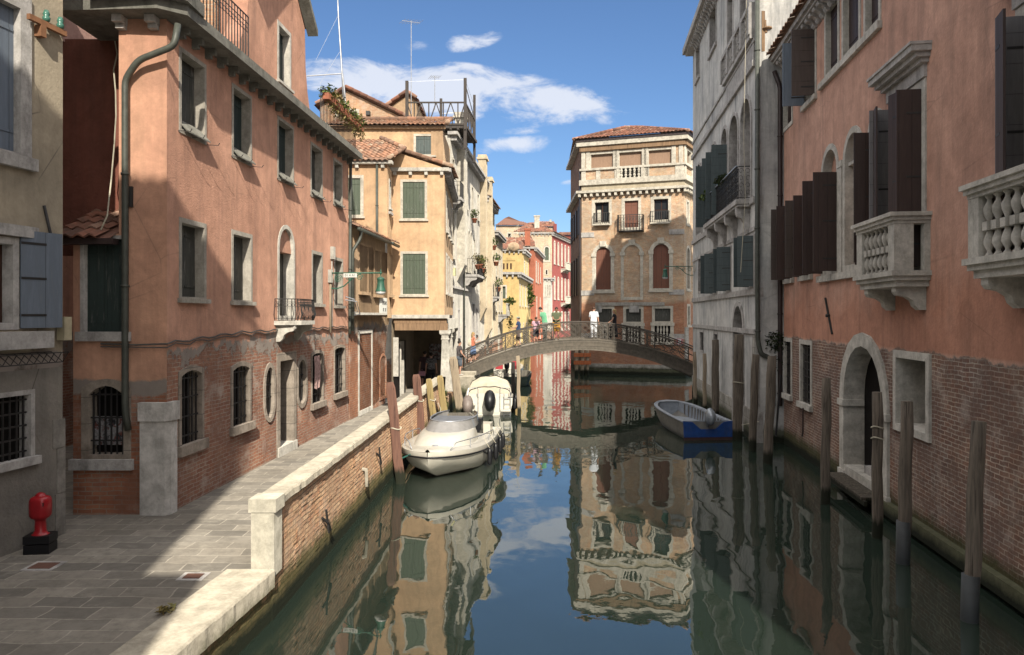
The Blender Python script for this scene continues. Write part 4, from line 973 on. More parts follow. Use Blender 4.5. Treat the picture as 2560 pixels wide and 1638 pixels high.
# timber roof terrace
AL = thing('roof_terrace', 'grey timber roof terrace on tall posts above the white palace', 'roof terrace', (-3.8, 39, 13.5))
Y0, Y1 = 37.2, 40.5; zf, zt = 13.7, 14.85
XL, XR = -5.3, (1186-CXP)/FPX*Y1; XR0 = (1163-CXP)/FPX*Y0
def post(x, y, z0, z1, w=.075): MB().box(x-w, x+w, y-w, y+w, z0, z1).build('post', m_altana, AL)
post(XL, Y0, 12.5, EYE+(789-203)/FPX*Y0); post(XR0, Y0, 12.5, EYE+(789-196)/FPX*Y0); post(XR, Y1, 12.5, EYE+(789-238)/FPX*Y1, .07); post(XL+1.4, Y1, 13, EYE+(789-247)/FPX*Y1, .07)
m = MB()
def brace(x0, y0, x1, y1, n, z0=zf+.05, z1=zt):
    m.tube([(x0, y0, z1), (x1, y1, z1)], .05, 4); m.tube([(x0, y0, z0), (x1, y1, z0)], .06, 4)
    for i in range(n):
        a, b, c = i/n, (i+.5)/n, (i+1)/n; L = lambda t, z: (x0+(x1-x0)*t, y0+(y1-y0)*t, z)
        m.tube([L(a, z1), L(b, z0)], .035, 4); m.tube([L(b, z0), L(c, z1)], .035, 4); m.tube([L(b, z0), L(b, z1)], .04, 4)
brace(XL, Y0, XR0, Y0, 4); brace(XR0, Y0, XR, Y1, 4); brace(XL, Y1, XR, Y1, 4); m.build('braced_railing', m_altana, AL)
m = MB(); m.slab([(XL-.1, Y0), (XR0+.1, Y0), (XR+.15, Y1), (XL-.1, Y1)], zf-.14, zf)
for k in range(9): m.tube([(XL+(XR0-XL)*k/8, Y0-.15, zf-.2), (XL+(XR-XL)*k/8, Y1+.1, zf-.2)], .06, 4)
m.build('deck', m_altana, AL)
m = MB(); m.tube([(XL, Y0, 15.9), (XR0, Y0, 16.0), (XR, Y1, 15.6)], .009, 4); m.tube([(XL+1.4, Y1, 15.2), (XR, Y1, 15.3)], .02, 4); m.tube([(XR0, Y0, 15.8), (XR, Y1, 14.9)], .03, 4); m.build('upper_rail', m_alu, AL)
def antenna(name, label, px, py0, py1, Y, n=6, w=.5):
    x, y, z0 = pw(px, py0, Y); z1 = pw(px, py1, Y)[2]; t = thing(name, label, 'aerial', (x, y, z0))
    MB().tube([(x, y, z0), (x, y, z1)], .022, 5).build('mast', m_alu, t); m = MB(); m.tube([(x-.5*w, y-.3*w, z1-.1), (x+.5*w, y+.3*w, z1-.02)], .014, 4)
    for i in range(n): 
        u = -.5+i/(n-1); m.tube([(x+u*w-.25*w, y+.3*u*w+.3, z1-.06+.04*u), (x+u*w+.25*w, y+.3*u*w-.3, z1-.06+.04*u)], .009, 4)
    m.build('elements', m_alu, t)
antenna('television_aerial', 'tall television aerial standing above the left corner of the timber roof terrace', 1028, 300, 52, 40, 7, .9)
antenna('television_aerial', 'short tilted television aerial in the middle of the timber roof terrace', 1087, 275, 190, 40, 6, .5)

# second and third houses of the row
fC = Fr(fW.w(L1+.05, 0, 0).xy, (.085, 1), 1); L2 = 6.6; HC = 12.2
CE = house('cream_narrow_house', 'narrow cream house with a tall flue and pot plants, next to the white palace', 'house', -2.5, 54)
hc = row(CE, fC, [(1.2, 2.0, 8.6, 10.4), (3.6, 4.4, 8.6, 10.4), (1.2, 2.0, 5.6, 7.6), (3.6, 4.4, 5.6, 7.6), (1.2, 2.1, 1.4, 3.9, dict(fill='none')), (3.6, 4.6, 2.2, 4.0, dict(fill='grille'))], fm=m_stoneW, sm=m_shOld, w=.1)
mb = MB(fC); mb.sheet([(0, 0), (L2, 0), (L2, HC), (0, HC)], hc); mb.add([(0, 0, 0), (0, -6, 0), (0, -6, HC), (0, 0, HC)], [(0, 1, 2, 3)]); mb.build('wall', m_cream, CE)
mb = MB(fC); mb.box(-.1, L2, -.1, .35, HC, HC+.15); dentils(mb, fC, .1, L2, 0, HC-.22, HC-.004, .12, .36, .3); mb.build('cornice', m_stoneG, CE)
flue(CE, fC, .5, .7, .5, 3.2, HC, 13.4, m_cream); 
iron_balcony(CE, fC, 3.2, 4.9, 5.5, .6, .9, nbr=2)
rf = MB(); tiles(rf, [tuple(fC.w(0, .4, HC+.15)), tuple(fC.w(L2, .4, HC+.15)), tuple(fC.w(L2, -4, HC+1.7)), tuple(fC.w(0, -4, HC+1.7))], .3, .45); rf.build('roof', m_tile, CE)
for u, z, lb in ((.95, 9.3, 'pot plant high on the flue side of the cream narrow house'), (2.6, 8.3, 'lower pot plant beside the middle windows of the cream narrow house'), (4.2, 6.5, 'pot plant on the iron balcony of the cream narrow house')):
    p = fC.w(u, .55, z); plant('hanging_pot_plant', lb, tuple(p), (.38, .38, .3), 110, .1, m_leafG, (.2, .3), 'pot plants on the cream narrow house')
fD = Fr(fC.w(L2+.05, 0, 0).xy, (.085, 1), 1); L3 = 6.5; HD = 10.6
DH = house('ivory_house', 'ivory house with a tiled chimney pot between the cream narrow house and the yellow house', 'house', -2, 62)
hd = row(DH, fD, [(.8, 1.6, 7.2, 9.2), (3.0, 3.8, 7.2, 9.2), (5.0, 5.8, 7.2, 9.2), (.8, 1.6, 4.4, 6.2), (3.0, 3.8, 4.4, 6.2), (5.0, 5.8, 4.4, 6.2), (2.5, 3.5, 1.2, 3.4, dict(fill='none'))], fm=m_stoneW, sm=m_shGrey, w=.1)
mb = MB(fD); mb.sheet([(0, 0), (L3, 0), (L3, HD), (0, HD)], hd); mb.add([(0, 0, 0), (0, -6, 0), (0, -6, HD), (0, 0, HD)], [(0, 1, 2, 3)]); mb.build('wall', m_cream, DH)
mb = MB(fD); mb.box(-.1, L3, -.1, .35, HD, HD+.15); dentils(mb, fD, .1, L3, 0, HD-.22, HD-.004, .12, .36, .3); mb.build('cornice', m_stoneG, DH)
mb = MB(fD); mb.box(.6, 1.5, -1.2, -.3, HD, 12.6); mb.box(.5, 1.6, -1.3, -.2, 12.6, 12.75); mb.box(.7, 1.4, -1.1, -.4, 12.75, 13.2); c = fD.w(1.05, -.75, 13.2); mb.build('chimney', m_cream, DH)
mb = MB(); mb.lathe((c.x, c.y, 13.2), [(.75, 0), (.7, .06), (.1, .45)], 4); mb.build('chimney_cap', m_tileR, DH)
iron_balcony(DH, fD, 2.6, 4.4, 4.2, .8, .9, kind='stone')
p = fD.w(3.4, .9, 5.3); plant('balcony_shrub', 'bushy yellow green shrub on the stone balcony of the ivory house', tuple(p), (.5, .9, .35), 220, .12, m_leafG)
p = fD.w(4.4, .8, 3.6); plant('trailing_vine', 'dark vine trailing below the stone balcony of the ivory house', tuple(p), (.3, .3, .8), 160, .12, m_leafD, cat='plant')

# ---- far coloured houses where the canal bends
def far_house(name, label, pts, z0, z1, mat, wins, wmat=m_stoneW, roof=None, cor=None, kw=None):
    """pts: front-left, corner, back-right in plan; wins: list of (side, u0,u1,z0,z1,opts)"""
    h = house(name, label, 'house', pts[1][0], pts[1][1])
    frs = [Fr(pts[i], (pts[i+1][0]-pts[i][0], pts[i+1][1]-pts[i][1]), 1) for i in range(len(pts)-1)]
    Ls = [math.hypot(pts[i+1][0]-pts[i][0], pts[i+1][1]-pts[i][1]) for i in range(len(pts)-1)]
    m = MB()
    for i, f in enumerate(frs):
        hh = []
        for w_ in wins:
            if w_[0] != i: continue
            k = dict(fm=wmat, w=.14, depth=.25, sm=m_shG, sill=.1); k.update(w_[5] if len(w_) > 5 else {})
            hh.append(window(h, f, tuple(w_[1:5]), **k))
        m.fr = f; m.sheet([(0, z0), (Ls[i], z0), (Ls[i], z1), (0, z1)], hh)
    m.build('wall', mat, h)
    if cor:
        m = MB()
        for i, f in enumerate(frs):
            m.fr = f; m.box(-.2, Ls[i]+.2, -.1+.003*i, .35+.003*i, z1+.002*i, z1+.22); dentils(m, f, 0, Ls[i], 0, z1-.28, z1-.01, .16, .5, .28)
        m.build('cornice', cor, h)
    if roof:
        m = MB()
        for pl_ in roof: tiles(m, pl_, .32, .5, .07)
        m.build('roof', m_tileR, h)
    return h, frs
X = lambda px, Y: (px-CXP)/FPX*Y
# yellow, near part then the taller part
YA, fa = far_house('yellow_house', 'bright yellow house with a small pediment dormer at the bend of the canal', [(X(1262, 70)-3, 70), (X(1296, 70), 70), (X(1326, 84), 84)], 0, 8.0, m_fyel,
    [(1, 1.2, 1.9, 5.0, 7.2), (1, 4.2, 4.9, 5.0, 7.2), (1, 7.2, 8.0, 5.0, 7.2), (1, 10.2, 11, 5.0, 7.2), (1, 1.5, 2.2, 1.2, 3.4), (1, 5.0, 5.8, 1.2, 3.4), (1, 8.6, 9.4, 1.2, 3.4), (0, 2.6, 3.2, 5.4, 7.0)], cor=m_stoneG)
m = MB(fa[0]); m.box(2.0, 3.9, -.4, .1, 8.2, 9.3); m.add([(1.9, .15, 9.3), (4.0, .15, 9.3), (2.95, .15, 10.0), (1.9, -.5, 9.3), (4.0, -.5, 9.3), (2.95, -.5, 10.0)], [(0, 1, 2), (3, 4, 5), (0, 2, 5, 3), (1, 2, 5, 4)]); m.build('dormer', m_fyel, YA)
m = MB(fa[0])
for k in range(5): m.box(2.15+k*.34, 2.3+k*.34, .1, .14, 8.5, 9.05)
m.build('dormer_slots', m_doorD, YA)
m = MB(fa[0]); m.box(2.6, 3.3, 0, .12, 0, 5.5); m.box(2.3, 4.1, 0, .3, 5.5, 5.7); m.build('pilaster', m_fyel, YA)
YB, fb = far_house('tall_yellow_house', 'taller yellow house with trailing greenery behind the yellow dormer', [(X(1270, 86)-3, 86), (X(1308, 86), 86), (X(1322, 93), 93)], 0, 11.6, m_fyel,
    [(1, 1.0, 2.0, 8.0, 10.6), (1, 4.0, 5.0, 8.0, 10.6)], cor=m_stoneG, roof=[[(X(1255, 85), 85.6, 11.8), (X(1310, 85), 85.6, 11.8), (X(1300, 90), 90, 13.6), (X(1262, 90), 90, 13.6)]])
plant('hanging_greenery', 'long green greenery hanging down the yellow facade at the canal bend', (X(1319, 80)+.1, 80.6, 6.2), (.7, 1.3, 1.5), 420, .2, m_leafG, cat='plant')
plant('window_plant', 'small green plant low on the yellow facade above the bridge', (X(1322, 82), 82, 3.4), (.4, .6, .5), 120, .16, m_leafG)
RD, fr_ = far_house('orange_red_house', 'orange red house with green shutters between the yellow house and the crimson palace', [(X(1310, 94), 94), (X(1337, 94), 94), (X(1358, 108), 108)], 0, 12.6, m_fred,
    [(1, 1.5, 2.6, 8.4, 11.2), (1, 4.5, 5.6, 8.4, 11.2), (1, 8.5, 9.3, 8.6, 10.8), (1, 2.5, 3.4, 3.6, 6.6), (1, 8, 9, 3.6, 6.6), (1, 3, 4, .8, 2.6), (1, 8, 9, .8, 2.6)], cor=m_stoneG,
    roof=[[(X(1300, 94), 93.6, 12.9), (X(1338, 94), 93.6, 12.9), (X(1330, 98), 98.5, 14.6), (X(1300, 98), 98.5, 14.6)]])
m = MB(fr_[0]); m.box(.1, .8, -.6, .1, 12.6, 15.0); m.box(-.0, .9, -.7, .2, 15.0, 15.2); m.build('chimney', m_fred, RD)
# crimson palace with a pale brick end wall
A_, B_, D_ = (X(1300, 115), 115), (X(1380, 115), 115), (X(1434, 131), 131)
Z = lambda py, Y: EYE+(HYP-py)/FPX*Y
HP = Z(585, 115)
_f0 = Fr(A_, (1, 0), 1); _f1 = Fr(B_, (D_[0]-B_[0], D_[1]-B_[1]), 1)
def fr2(f, a, b, c, d): return f.rect(a, b, c, d)
wins = [(0, *fr2(_f0, 1358, 614, 1376, 655), dict(rise='arch', w=.25, sm=m_shG)), (0, *fr2(_f0, 1363, 674, 1370, 688), dict(w=.1, fill='glass'))]
LP_ = math.hypot(D_[0]-B_[0], D_[1]-B_[1])
for k in range(6):
    u = 1.3+k*(LP_-2.2)/5.5
    for z0_, z1_ in ((12.2, 16.0), (6.6, 10.4), (1.6, 4.8)):
        wins.append((1, u-.1, u+1.05, z0_, z1_, dict(rise='arch' if z0_ > 5 else 0, w=.22, sm=m_shG if k % 2 else m_shRed, fill='glass' if k in (2, 3) else 'closed')))
PA, fp = far_house('crimson_palace', 'crimson palace with white arched windows and a pale brick end wall at the far bend', [A_, B_, D_], 0, HP, m_fpal, wins, cor=m_stoneG,
    roof=[[(A_[0]-1, 114.6, HP+.3), (B_[0]+.3, 114.6, HP+.3), (B_[0]-2.2, 120, HP+2.4), (A_[0]+1.5, 120, HP+2.4)], [(B_[0]+.4, 114.6, HP+.3), (D_[0]+.4, D_[1], HP+.3), (D_[0]-4, D_[1], HP+2.2), (B_[0]-2.2, 120, HP+2.4)]])
m = MB(_f0); m.sheet([(-1, 0), (math.dist(A_, B_)-.01, 0), (math.dist(A_, B_)-.01, HP-.01), (-1, HP-.01)], [loop(*fr2(_f0, 1357.5, 613.5, 1376.5, 655.5), (_f0.rect(1357.5, 613.5, 1376.5, 655.5)[1]-_f0.rect(1357.5, 613.5, 1376.5, 655.5)[0])/2), loop(*fr2(_f0, 1363, 674, 1370, 688))], v=.02); m.build('end_wall', m_fbrick, PA)
for zz in (11.8, 6.2):
    o = iron_balcony(PA, fp[1], 6.2, 10.5, zz, .9, 1.1, kind='stone', mat=m_stoneW, nbr=3)
m = MB(_f0); m.box(2.3, 3.1, -2.3, -1.5, HP+.3, HP+2.9); m.box(2.2, 3.2, -2.4, -1.4, HP+2.9, HP+3.1); m.build('chimney', m_stoneW, PA)
p = fp[1].w(9.5, 1.1, 5.6); plant('balcony_vine', 'dark vine on the lower balcony of the crimson palace', tuple(p), (1.1, 1.6, .6), 200, .25, m_leafD)
# small white fronted house at the foot of the end wall
SM, fs_ = far_house('small_white_house', 'small white fronted house with three dark shutters below the pale brick end wall', [(X(1358, 111), 111), (X(1378, 111), 111), (X(1381, 113), 113)], 0, Z(698, 111), m_white, [(0, *Fr((X(1358, 111), 111), (1, 0), 1).rect(1362, 712, 1366, 742)), (0, *Fr((X(1358, 111), 111), (1, 0), 1).rect(1368, 712, 1371.5, 742)), (0, *Fr((X(1358, 111), 111), (1, 0), 1).rect(1373, 712, 1376.5, 742))], cor=m_stoneG)
# big roofs on the skyline
fz = Fr((X(1240, 140), 140), (1, 0), 1)
S1 = house('skyline_house', 'large distant house with a hipped tile roof and a glazed top floor on the skyline', 'house', X(1290, 140), 140)
hh = [window(S1, fz, fz.rect(a, 581, a+13, 599), .25, .3, fill='glass', fm=m_stoneW, sill=0) for a in (1267, 1283, 1299)]
LL_ = X(1334, 140)-X(1240, 140)
MB(fz).sheet([(0, 10), (LL_, 10), (LL_, Z(564, 140)), (0, Z(564, 140))], hh).build('wall', m_fbrick, S1)
rf = MB(); tiles(rf, [(X(1238, 140), 139.5, Z(564, 140)), (X(1337, 140), 139.5, Z(564, 140)), (X(1300, 146), 146, Z(553, 146)), (X(1272, 146), 146, Z(541, 146)), (X(1262, 146), 146, Z(545, 146))], .4, .6, .08); rf.build('roof', m_tileR, S1)
S2 = house('ridge_roof_house', 'distant house with a low tile roof and dark dormer right of the skyline house', 'house', X(1370, 135), 135)
MB().box(X(1330, 135), X(1385, 135), 135, 145, 10, Z(567, 135)).build('wall', m_fbrick, S2)
rf = MB(); tiles(rf, [(X(1328, 135), 134.6, Z(567, 135)), (X(1392, 135), 134.6, Z(567, 135)), (X(1385, 139), 139, Z(554, 139)), (X(1340, 139), 139, Z(559, 139))], .4, .6, .08); rf.build('roof', m_tileR, S2)
MB().box(X(1384, 134), X(1392, 134), 134.0, 134.5, Z(582, 134), Z(560, 134)).build('dormer', m_fpal, S2)
MB().box(X(1374, 137), X(1379, 137), 137, 137.5, Z(556, 137), Z(549, 137)).build('chimney', m_stoneW, S2)
S3 = house('far_right_house', 'low crimson distant house with a tile roof just left of the brick palace', 'house', X(1420, 150), 150)
MB().box(X(1390, 150), X(1445, 150), 150, 158, 0, Z(588, 150)).build('wall', m_fpal, S3)
rf = MB(); tiles(rf, [(X(1392, 150), 149.6, Z(588, 150)), (X(1447, 150), 149.6, Z(588, 150)), (X(1446, 155), 155, Z(581, 155)), (X(1398, 155), 155, Z(581, 155))], .4, .6, .08); rf.build('roof', m_tileR, S3)
# cloth wrapped bundle hung over the roofs
bt = thing('fabric_balloon', 'round pale orange fabric bundle tied with cord, hanging in front of the tiled roofs', 'fabric bundle', pw(1284, 636, 75))
c = pw(1284, 618, 75); m = MB(); m.ball(c, (.6, .6, .52), 14, 9); c2 = pw(1270, 624, 75); m.tube([c, c2, pw(1266, 626, 75)], [.42, .18, .05], 10); m.build('bundle', M_flat('pale_orange_cloth', (.40, .29, .19), .9, var=.4, scale=3, dirt=((.35, .36, .25), .7)), bt)
m = MB(); m.tube([pw(1296, 560, 75), pw(1287, 612, 75)], .02, 4); m.tube([pw(1296, 560, 75), pw(1262, 610, 75)], .02, 4); m.build('cord', m_rope, bt)
# ------------------------------------------------------------------ RIGHT BANK
fR = Fr((5.79, 0), (.124, 1), -1); kR = 1.0077
TR = house('terracotta_house', 'terracotta rendered house with brown shutters and stone balustrade balconies on the right bank', 'house', 9, 12)
hr = []
def WR(x, d0, d1, z0, z1, **k): hr.append(window(x, fR, (d0*kR, d1*kR, z0, z1), **k))
HR = 12.25
# top floor
_kw = dict(w=.12, depth=.16, fm=m_stone, sm=m_shBrV, sill=.0)
for a, b in ((22.5, 23.72),): WR(TR, a, b, 9.96, 12.05, **_kw)
r_ = (20.0*kR, 21.3*kR, 10.0, 12.05); hr.append(open_window(TR, fR, r_, .12, .3, m_stone, (m_shBr, m_shBlue), a0=90, a1=88, lw=.6))
for a, b in ((18.05, 19.25), (16.55, 17.85), (15.35, 16.35)): WR(TR, a, b, 10.22, 12.1, **_kw)
MB(fR).box(15.3*kR, 19.6*kR, -.02, .1, 10.08, 10.23).build('sill_course', m_stone, TR)
# middle floor
for a, b in ((22.4, 23.4), (20.4, 21.6)):
    hr.append(open_window(TR, fR, (a*kR, b*kR, 5.12, 7.55), .1, .28, m_stone, (m_shBrV, m_shBr), a0=90, a1=92, lw=.46))
_w = [c for c in TR.children if c.name.startswith('window')][-1]
MB(fR).box(20.55*kR, 21.4*kR, -.26, -.25, 5.2, 7.4).build('curtain', M_flat('cream_curtain', (.50, .42, .22), .9), _w)
for a, b, o in ((18.1, 19.55, 1), (16.35, 17.77, 0), (15.12, 16.1, 1)):
    hr.append(window(TR, fR, (a*kR, b*kR, 5.14, 8.48), .15, .3, rise='arch', fill='glass', fm=m_stone, sill=0))
    w_ = [c for c in TR.children if c.name.startswith('window')][-1]
    hw_ = (b-a)*kR/2-.15; zs = 8.48-.15-hw_
    MB(fR).poly(loop(a*kR+.14, b*kR-.14, zs-.02, 8.34, hw_), -.29, -.2).build('lunette', m_pinkR, w_)
    MB(fR).box(a*kR+.15, b*kR-.15, -.3, -.06, zs-.1, zs-.022).build('transom', m_stone, w_)
    if o: leaf(w_, fR, a*kR+.14, .03, 5.2, zs-.1, .56, 92, m_shBrV); leaf(w_, fR, b*kR-.14, .03, 5.2, zs-.1, .5 if a > 17 else .3, 88, m_shBrV)
    else: MB(fR).box(a*kR+.16, b*kR-.16, -.25, -.21, 5.2, zs-.1).build('shutter', m_pinkR, w_)
MB(fR).box(15.1*kR, 19.75*kR, -.02, .09, 4.98, 5.14).build('sill_course', m_stone, TR)
for a, b in ((17.8, 18.07), (16.12, 16.33)): m = MB(fR); m.box(a*kR, b*kR, 0, .05, 5.145, 7.7); m.box(a*kR-.04, b*kR+.04, 0, .07, 7.699, 7.85); m.build('window_pier', m_stone, TR)
# french windows with hoods and balconies
for d0, d1, far_w, near_w, mats in ((13.2, 14.92, .42, .38, (m_shBrV, m_shGy)), (8.6, 10.32, .34, .38, (m_shBrV, m_shGy))):
    hr.append(open_window(TR, fR, (d0*kR, d1*kR, 4.84, 8.37), .16, .3, m_stone, mats, a0=92, a1=86, lw=far_w, sill=0))
    w_ = [c for c in TR.children if c.name.startswith('window')][-1]
    leaf(w_, fR, d0*kR+.2, .36, 4.9, 8.2, .34, 12, m_shBrV); leaf(w_, fR, d1*kR-.2, .38, 4.9, 8.2, .34, 168, m_shBrV)
    m = MB(fR); m.box(d0*kR-.02, d1*kR+.02, 0, .06, 8.38, 8.62)
    for k, (o, z0, z1) in enumerate(((.14, 8.62, 8.70), (.24, 8.70, 8.79), (.34, 8.79, 8.90), (.37, 8.90, 8.95))): m.box(d0*kR-.02-o*.55, d1*kR+.02+o*.55, 0, o, z0, z1)
    m.build('hood', m_stoneG, w_)
    b0, b1 = (d0-.16)*kR, (d1+.08)*kR; z = 4.86; out = .62
    m = MB(fR); m.box(b0, b1, -.02, out, z-.13, z); m.box(b0+.06, b1-.06, -.02, out-.06, z-.24, z-.13); m.box(b0-.05, b1+.05, -.02, out+.05, z-.05, z+.04)
    for u in (b0+.28, b1-.28): corbel(m, fR, u, 0, z-.24, .2, out-.1, .42)
    bo = m.build('balcony', m_stone, TR)
    zt = z+1.08
    m = MB(fR); m.box(b0-.07, b1+.07, -.02, out+.08, zt-.07, zt); m.box(b0-.03, b1+.03, -.02, out+.04, zt-.14, zt-.07); m.box(b0, b1, -.02, out, zt-.2, zt-.14)
    m.build('handrail', m_stone, bo)
    for q in ((b0+.01, b0+.17, out-.34, out-.01), (b1-.17, b1-.01, out-.34, out-.01), (b0+.01, b0+.17, 0, .1), (b0+.172, b0+.3, out-.17, out-.012), (b1-.3, b1-.172, out-.17, out-.012)): MB(fR).box(*q, z+.04, zt-.2).build('balcony_pier', m_stone, bo)
    n = 6
    for i in range(n):
        m = MB(fR); u = b0+.3+(b1-b0-.6)*(i+.5)/n; hh_ = zt-.2-z-.04
        m.lathe((u, out-.1, z+.04), [(.06, 0), (.055, .03*hh_), (.03, .07*hh_), (.03, .1*hh_), (.075, .2*hh_), (.07, .28*hh_), (.035, .4*hh_), (.035, .43*hh_)], 10)
        m.box(u-.065, u+.065, out-.165, out-.035, z+.04+.43*hh_, z+.04+.57*hh_)
        m.lathe((u, out-.1, z+.04+.57*hh_), [(.035, 0), (.035, .03*hh_), (.07, .14*hh_), (.075, .22*hh_), (.03, .33*hh_), (.03, .37*hh_), (.055, .4*hh_), (.06, .43*hh_)], 10)
        m.build('baluster', m_stone, bo)
# ground floor
def wrect(x0, y0, x1, y1): return fR.rect(x0, y0, x1, y1)
g = wrect(1960, 856, 1981, 1020); hr.append(window(TR, fR, (g[0], g[1], 1.5, 3.4), .12, .2, fill='grille', fm=m_stone, sill=.14, bars=(6, 8)))
g = wrect(2000, 868, 2031, 1050); hr.append(window(TR, fR, (g[0], g[1], 1.45, 3.4), .13, .2, fill='grille', fm=m_stone, sill=.14, bars=(7, 8)))
hr.append(window(TR, fR, (14.9*kR, 17.9*kR, .25, 3.72), .3, .42, rise='arch', fill='none', fm=m_stone, sill=0, proud=.06, name='water_gate'))
wg = [c for c in TR.children if c.name.startswith('water_gate')][-1]
pieces(fR, 'impost', m_stone, wg, [(14.85*kR, 15.26*kR, -.4, .1, 1.95, 2.1), (17.54*kR, 17.95*kR, -.4, .1, 1.95, 2.1), (14.85*kR, 15.3*kR, -.4, .09, .2, .42), (17.5*kR, 17.95*kR, -.4, .09, .2, .42)])
for k in range(7): m = MB(fR); m.box(15.1*kR+k*.36, 15.1*kR+k*.36+.34, -.4, .48, .30, .36); m.build('landing_board', m_postG, wg)
m = MB(fR); m.box(15.0*kR, 17.6*kR, .40, .46, .2, .298); m.build('landing_joist', m_postG, wg)
pieces(fR, 'stone_block', m_stoneG, wg, [(16.3, 16.8, -.4, -.1, .37, .72), (15.5, 15.8, -.4, -.12, .37, .68)])
hr.append(window(TR, fR, (13.0*kR, 14.62*kR, 1.85, 3.42), .14, .55, fill='glass', fm=m_stone, sill=.0, proud=.05))
m = MB(fR)
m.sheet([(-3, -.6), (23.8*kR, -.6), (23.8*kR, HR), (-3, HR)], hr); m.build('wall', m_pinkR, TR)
m = MB(fR); m.add([(-3, 0, -.5), (-3, -8, -.5), (-3, -8, HR), (-3, 0, HR), (24, 0, 3), (24, -8, 3), (24, -8, HR), (24, 0, HR)], [(0, 1, 2, 3), (4, 5, 6, 7)]); m.add([(-3, -8, -.5), (24, -8, -.5), (24, -8, HR), (-3, -8, HR)], [(0, 1, 2, 3)]); m.build('rear_wall', m_pinkR, TR)
m = MB(fR); m.box(-3, 15.6, -.02, .13, .08, .34); m.build('stone_ledge', m_kerb, TR)
m = MB(fR); m.box(-3, 23.9, -.1, .42, HR, HR+.14); m.box(-3, 23.9, -.1, .34, HR-.08, HR-.002)
for k in range(64): u = .2+k*.37; corbel(m, fR, u, 0, HR-.09, .2, .3, .26)
m.build('cornice', m_stoneG, TR)
rf = MB(); tiles(rf, [tuple(fR.w(-3, .5, HR+.16)), tuple(fR.w(23.9, .5, HR+.16)), tuple(fR.w(23.9, -7, HR+2.3)), tuple(fR.w(-3, -7, HR+2.3))], .3, .5); rf.build('roof', m_tile, TR)
pipe(TR, [tuple(fR.w(23.75*kR-.1, .3, HR-.3)), tuple(fR.w(23.75*kR-.1, .12, HR-.8)), tuple(fR.w(23.75*kR-.1, .12, 3.2)), tuple(fR.w(23.75*kR-.1, .12, 1.2))], .075, m_pipeB)
tie = MB(fR); u, z = fR.uz(2066, 745); u2, z2 = fR.uz(2083, 835); tie.tube([(u, .03, z), (u2, .03, z2)], .03, 4); tie.tube([((u+u2)/2, 0, (z+z2)/2), ((u+u2)/2, .1, (z+z2)/2)], .04, 6)
tag(tie.build('iron_tie', m_iron), 'long slanting iron wall tie below the sill course of the terracotta house', 'wall tie')
u, z = fR.uz(2018, 1045); hk = MB(fR); hk.tube([(u, .0, 1.5), (u, .12, 1.45), (u, .12, .75), (u+.15, .1, .65)], .025, 5); tag(hk.build('waste_pipe', m_pipeB), 'short bent black pipe below the second grated window of the terracotta house', 'pipe')

# ---- grey palace
fG = Fr((7.85-.106*23.8, 0), (.106, 1), -1); kG = 1.0056; dG = 23.75
GP = house('grey_palace', 'tall grey stucco palace with arched windows and a planted iron balcony on the right bank', 'house', 10.5, 30)
HG = 17.7; hg = []; E0, E1 = dG*kG, 38.2*kG
def WG(x0, yt, x1, yb=None, z0=None, z1=None, **k):
    r = fG.rect(x0, yt, x1, yb if yb else yt+10)
    r = (r[0], r[1], z0 if z0 is not None else r[2], z1 if z1 is not None else r[3]); hg.append(window(GP, fG, r, fm=m_stoneG, **k)); return r
for x0, yt, x1, yb in ((1740, 125, 1750, 214), (1774, 40, 1792, 150)): WG(x0, yt, x1, yb, w=.14, depth=.3, fill='glass', sill=.12)
r = WG(1818, 0, 1834, z0=13.7, z1=16.4, w=.14, depth=.3, fill='glass', sill=.12); r = WG(1850, 0, 1868, z0=13.7, z1=16.4, w=.14, depth=.3, fill='glass', sill=.12)
for x0, x1, op in ((1741, 1756, 0), (1776, 1794, 1), (1804, 1821.5, 2), (1823.5, 1849, 0), (1852, 1881, 0)):
    u0, u1 = sorted((fG.uz(x0, 300)[0], fG.uz(x1, 300)[0])); r = (u0, u1, 7.95, 11.6)
    hg.append(window(GP, fG, r, .13, .35, rise='arch', fill='glass', fm=m_stoneG, sill=0, proud=.05)); w_ = [c for c in GP.children if c.name.startswith('window')][-1]
    if op: leaf(w_, fG, u1-.1, .03, 8.0, 10.7, .62, 90, m_shTeal)
    if op: leaf(w_, fG, u0+.1, .03, 8.0, 10.7, .6, 88, m_shTeal)
for x0, x1 in ((1782, 1794), (1817, 1829), (1874, 1891)):
    u0, u1 = sorted((fG.uz(x0, 650)[0], min(fG.uz(x1, 650)[0], 99) if x1 < 1888 else E0+.12)); u0 = max(u0, E0+.1)
    r = (u0, u1+.1, 5.0, 6.75); hg.append(window(GP, fG, r, .1, .25, fill='glass', fm=m_stoneG, sill=0)); w_ = [c for c in GP.children if c.name.startswith('window')][-1]
    leaf(w_, fG, r[1]-.1, .03, 5.05, 6.7, .5, 92, m_shTeal); leaf(w_, fG, r[0]+.1, .03, 5.05, 6.7, .5, 70, m_shTeal)
WG(1746, 640, 1756, 734, w=.1, depth=.2, fill='glass', sill=0)
rd = WG(1833, 754, 1862, z0=0.1, z1=4.62, w=.18, depth=.6, rise='arch', fill='none', sill=0, name='water_gate', proud=.05)
m = MB(fG); m.box(rd[0]+.2, rd[1]-.2, -.5, -.4, -.3, 2.2); m.build('door', m_doorD, [c for c in GP.children if c.name.startswith('water_gate')][-1])
WG(1750, 825, 1760, 880, w=.1, depth=.2, fill='grille', sill=0); WG(1784, 829, 1795, 930, w=.1, depth=.25, fill='grille', sill=0, bars=(4, 6))
m = MB(fG); m.sheet([(E0, 3.62), (E1, 3.62), (E1, HG), (E0, HG)], [h for h in hg if min(p[1] for p in h) > 4.7 or 1]) if 0 else None
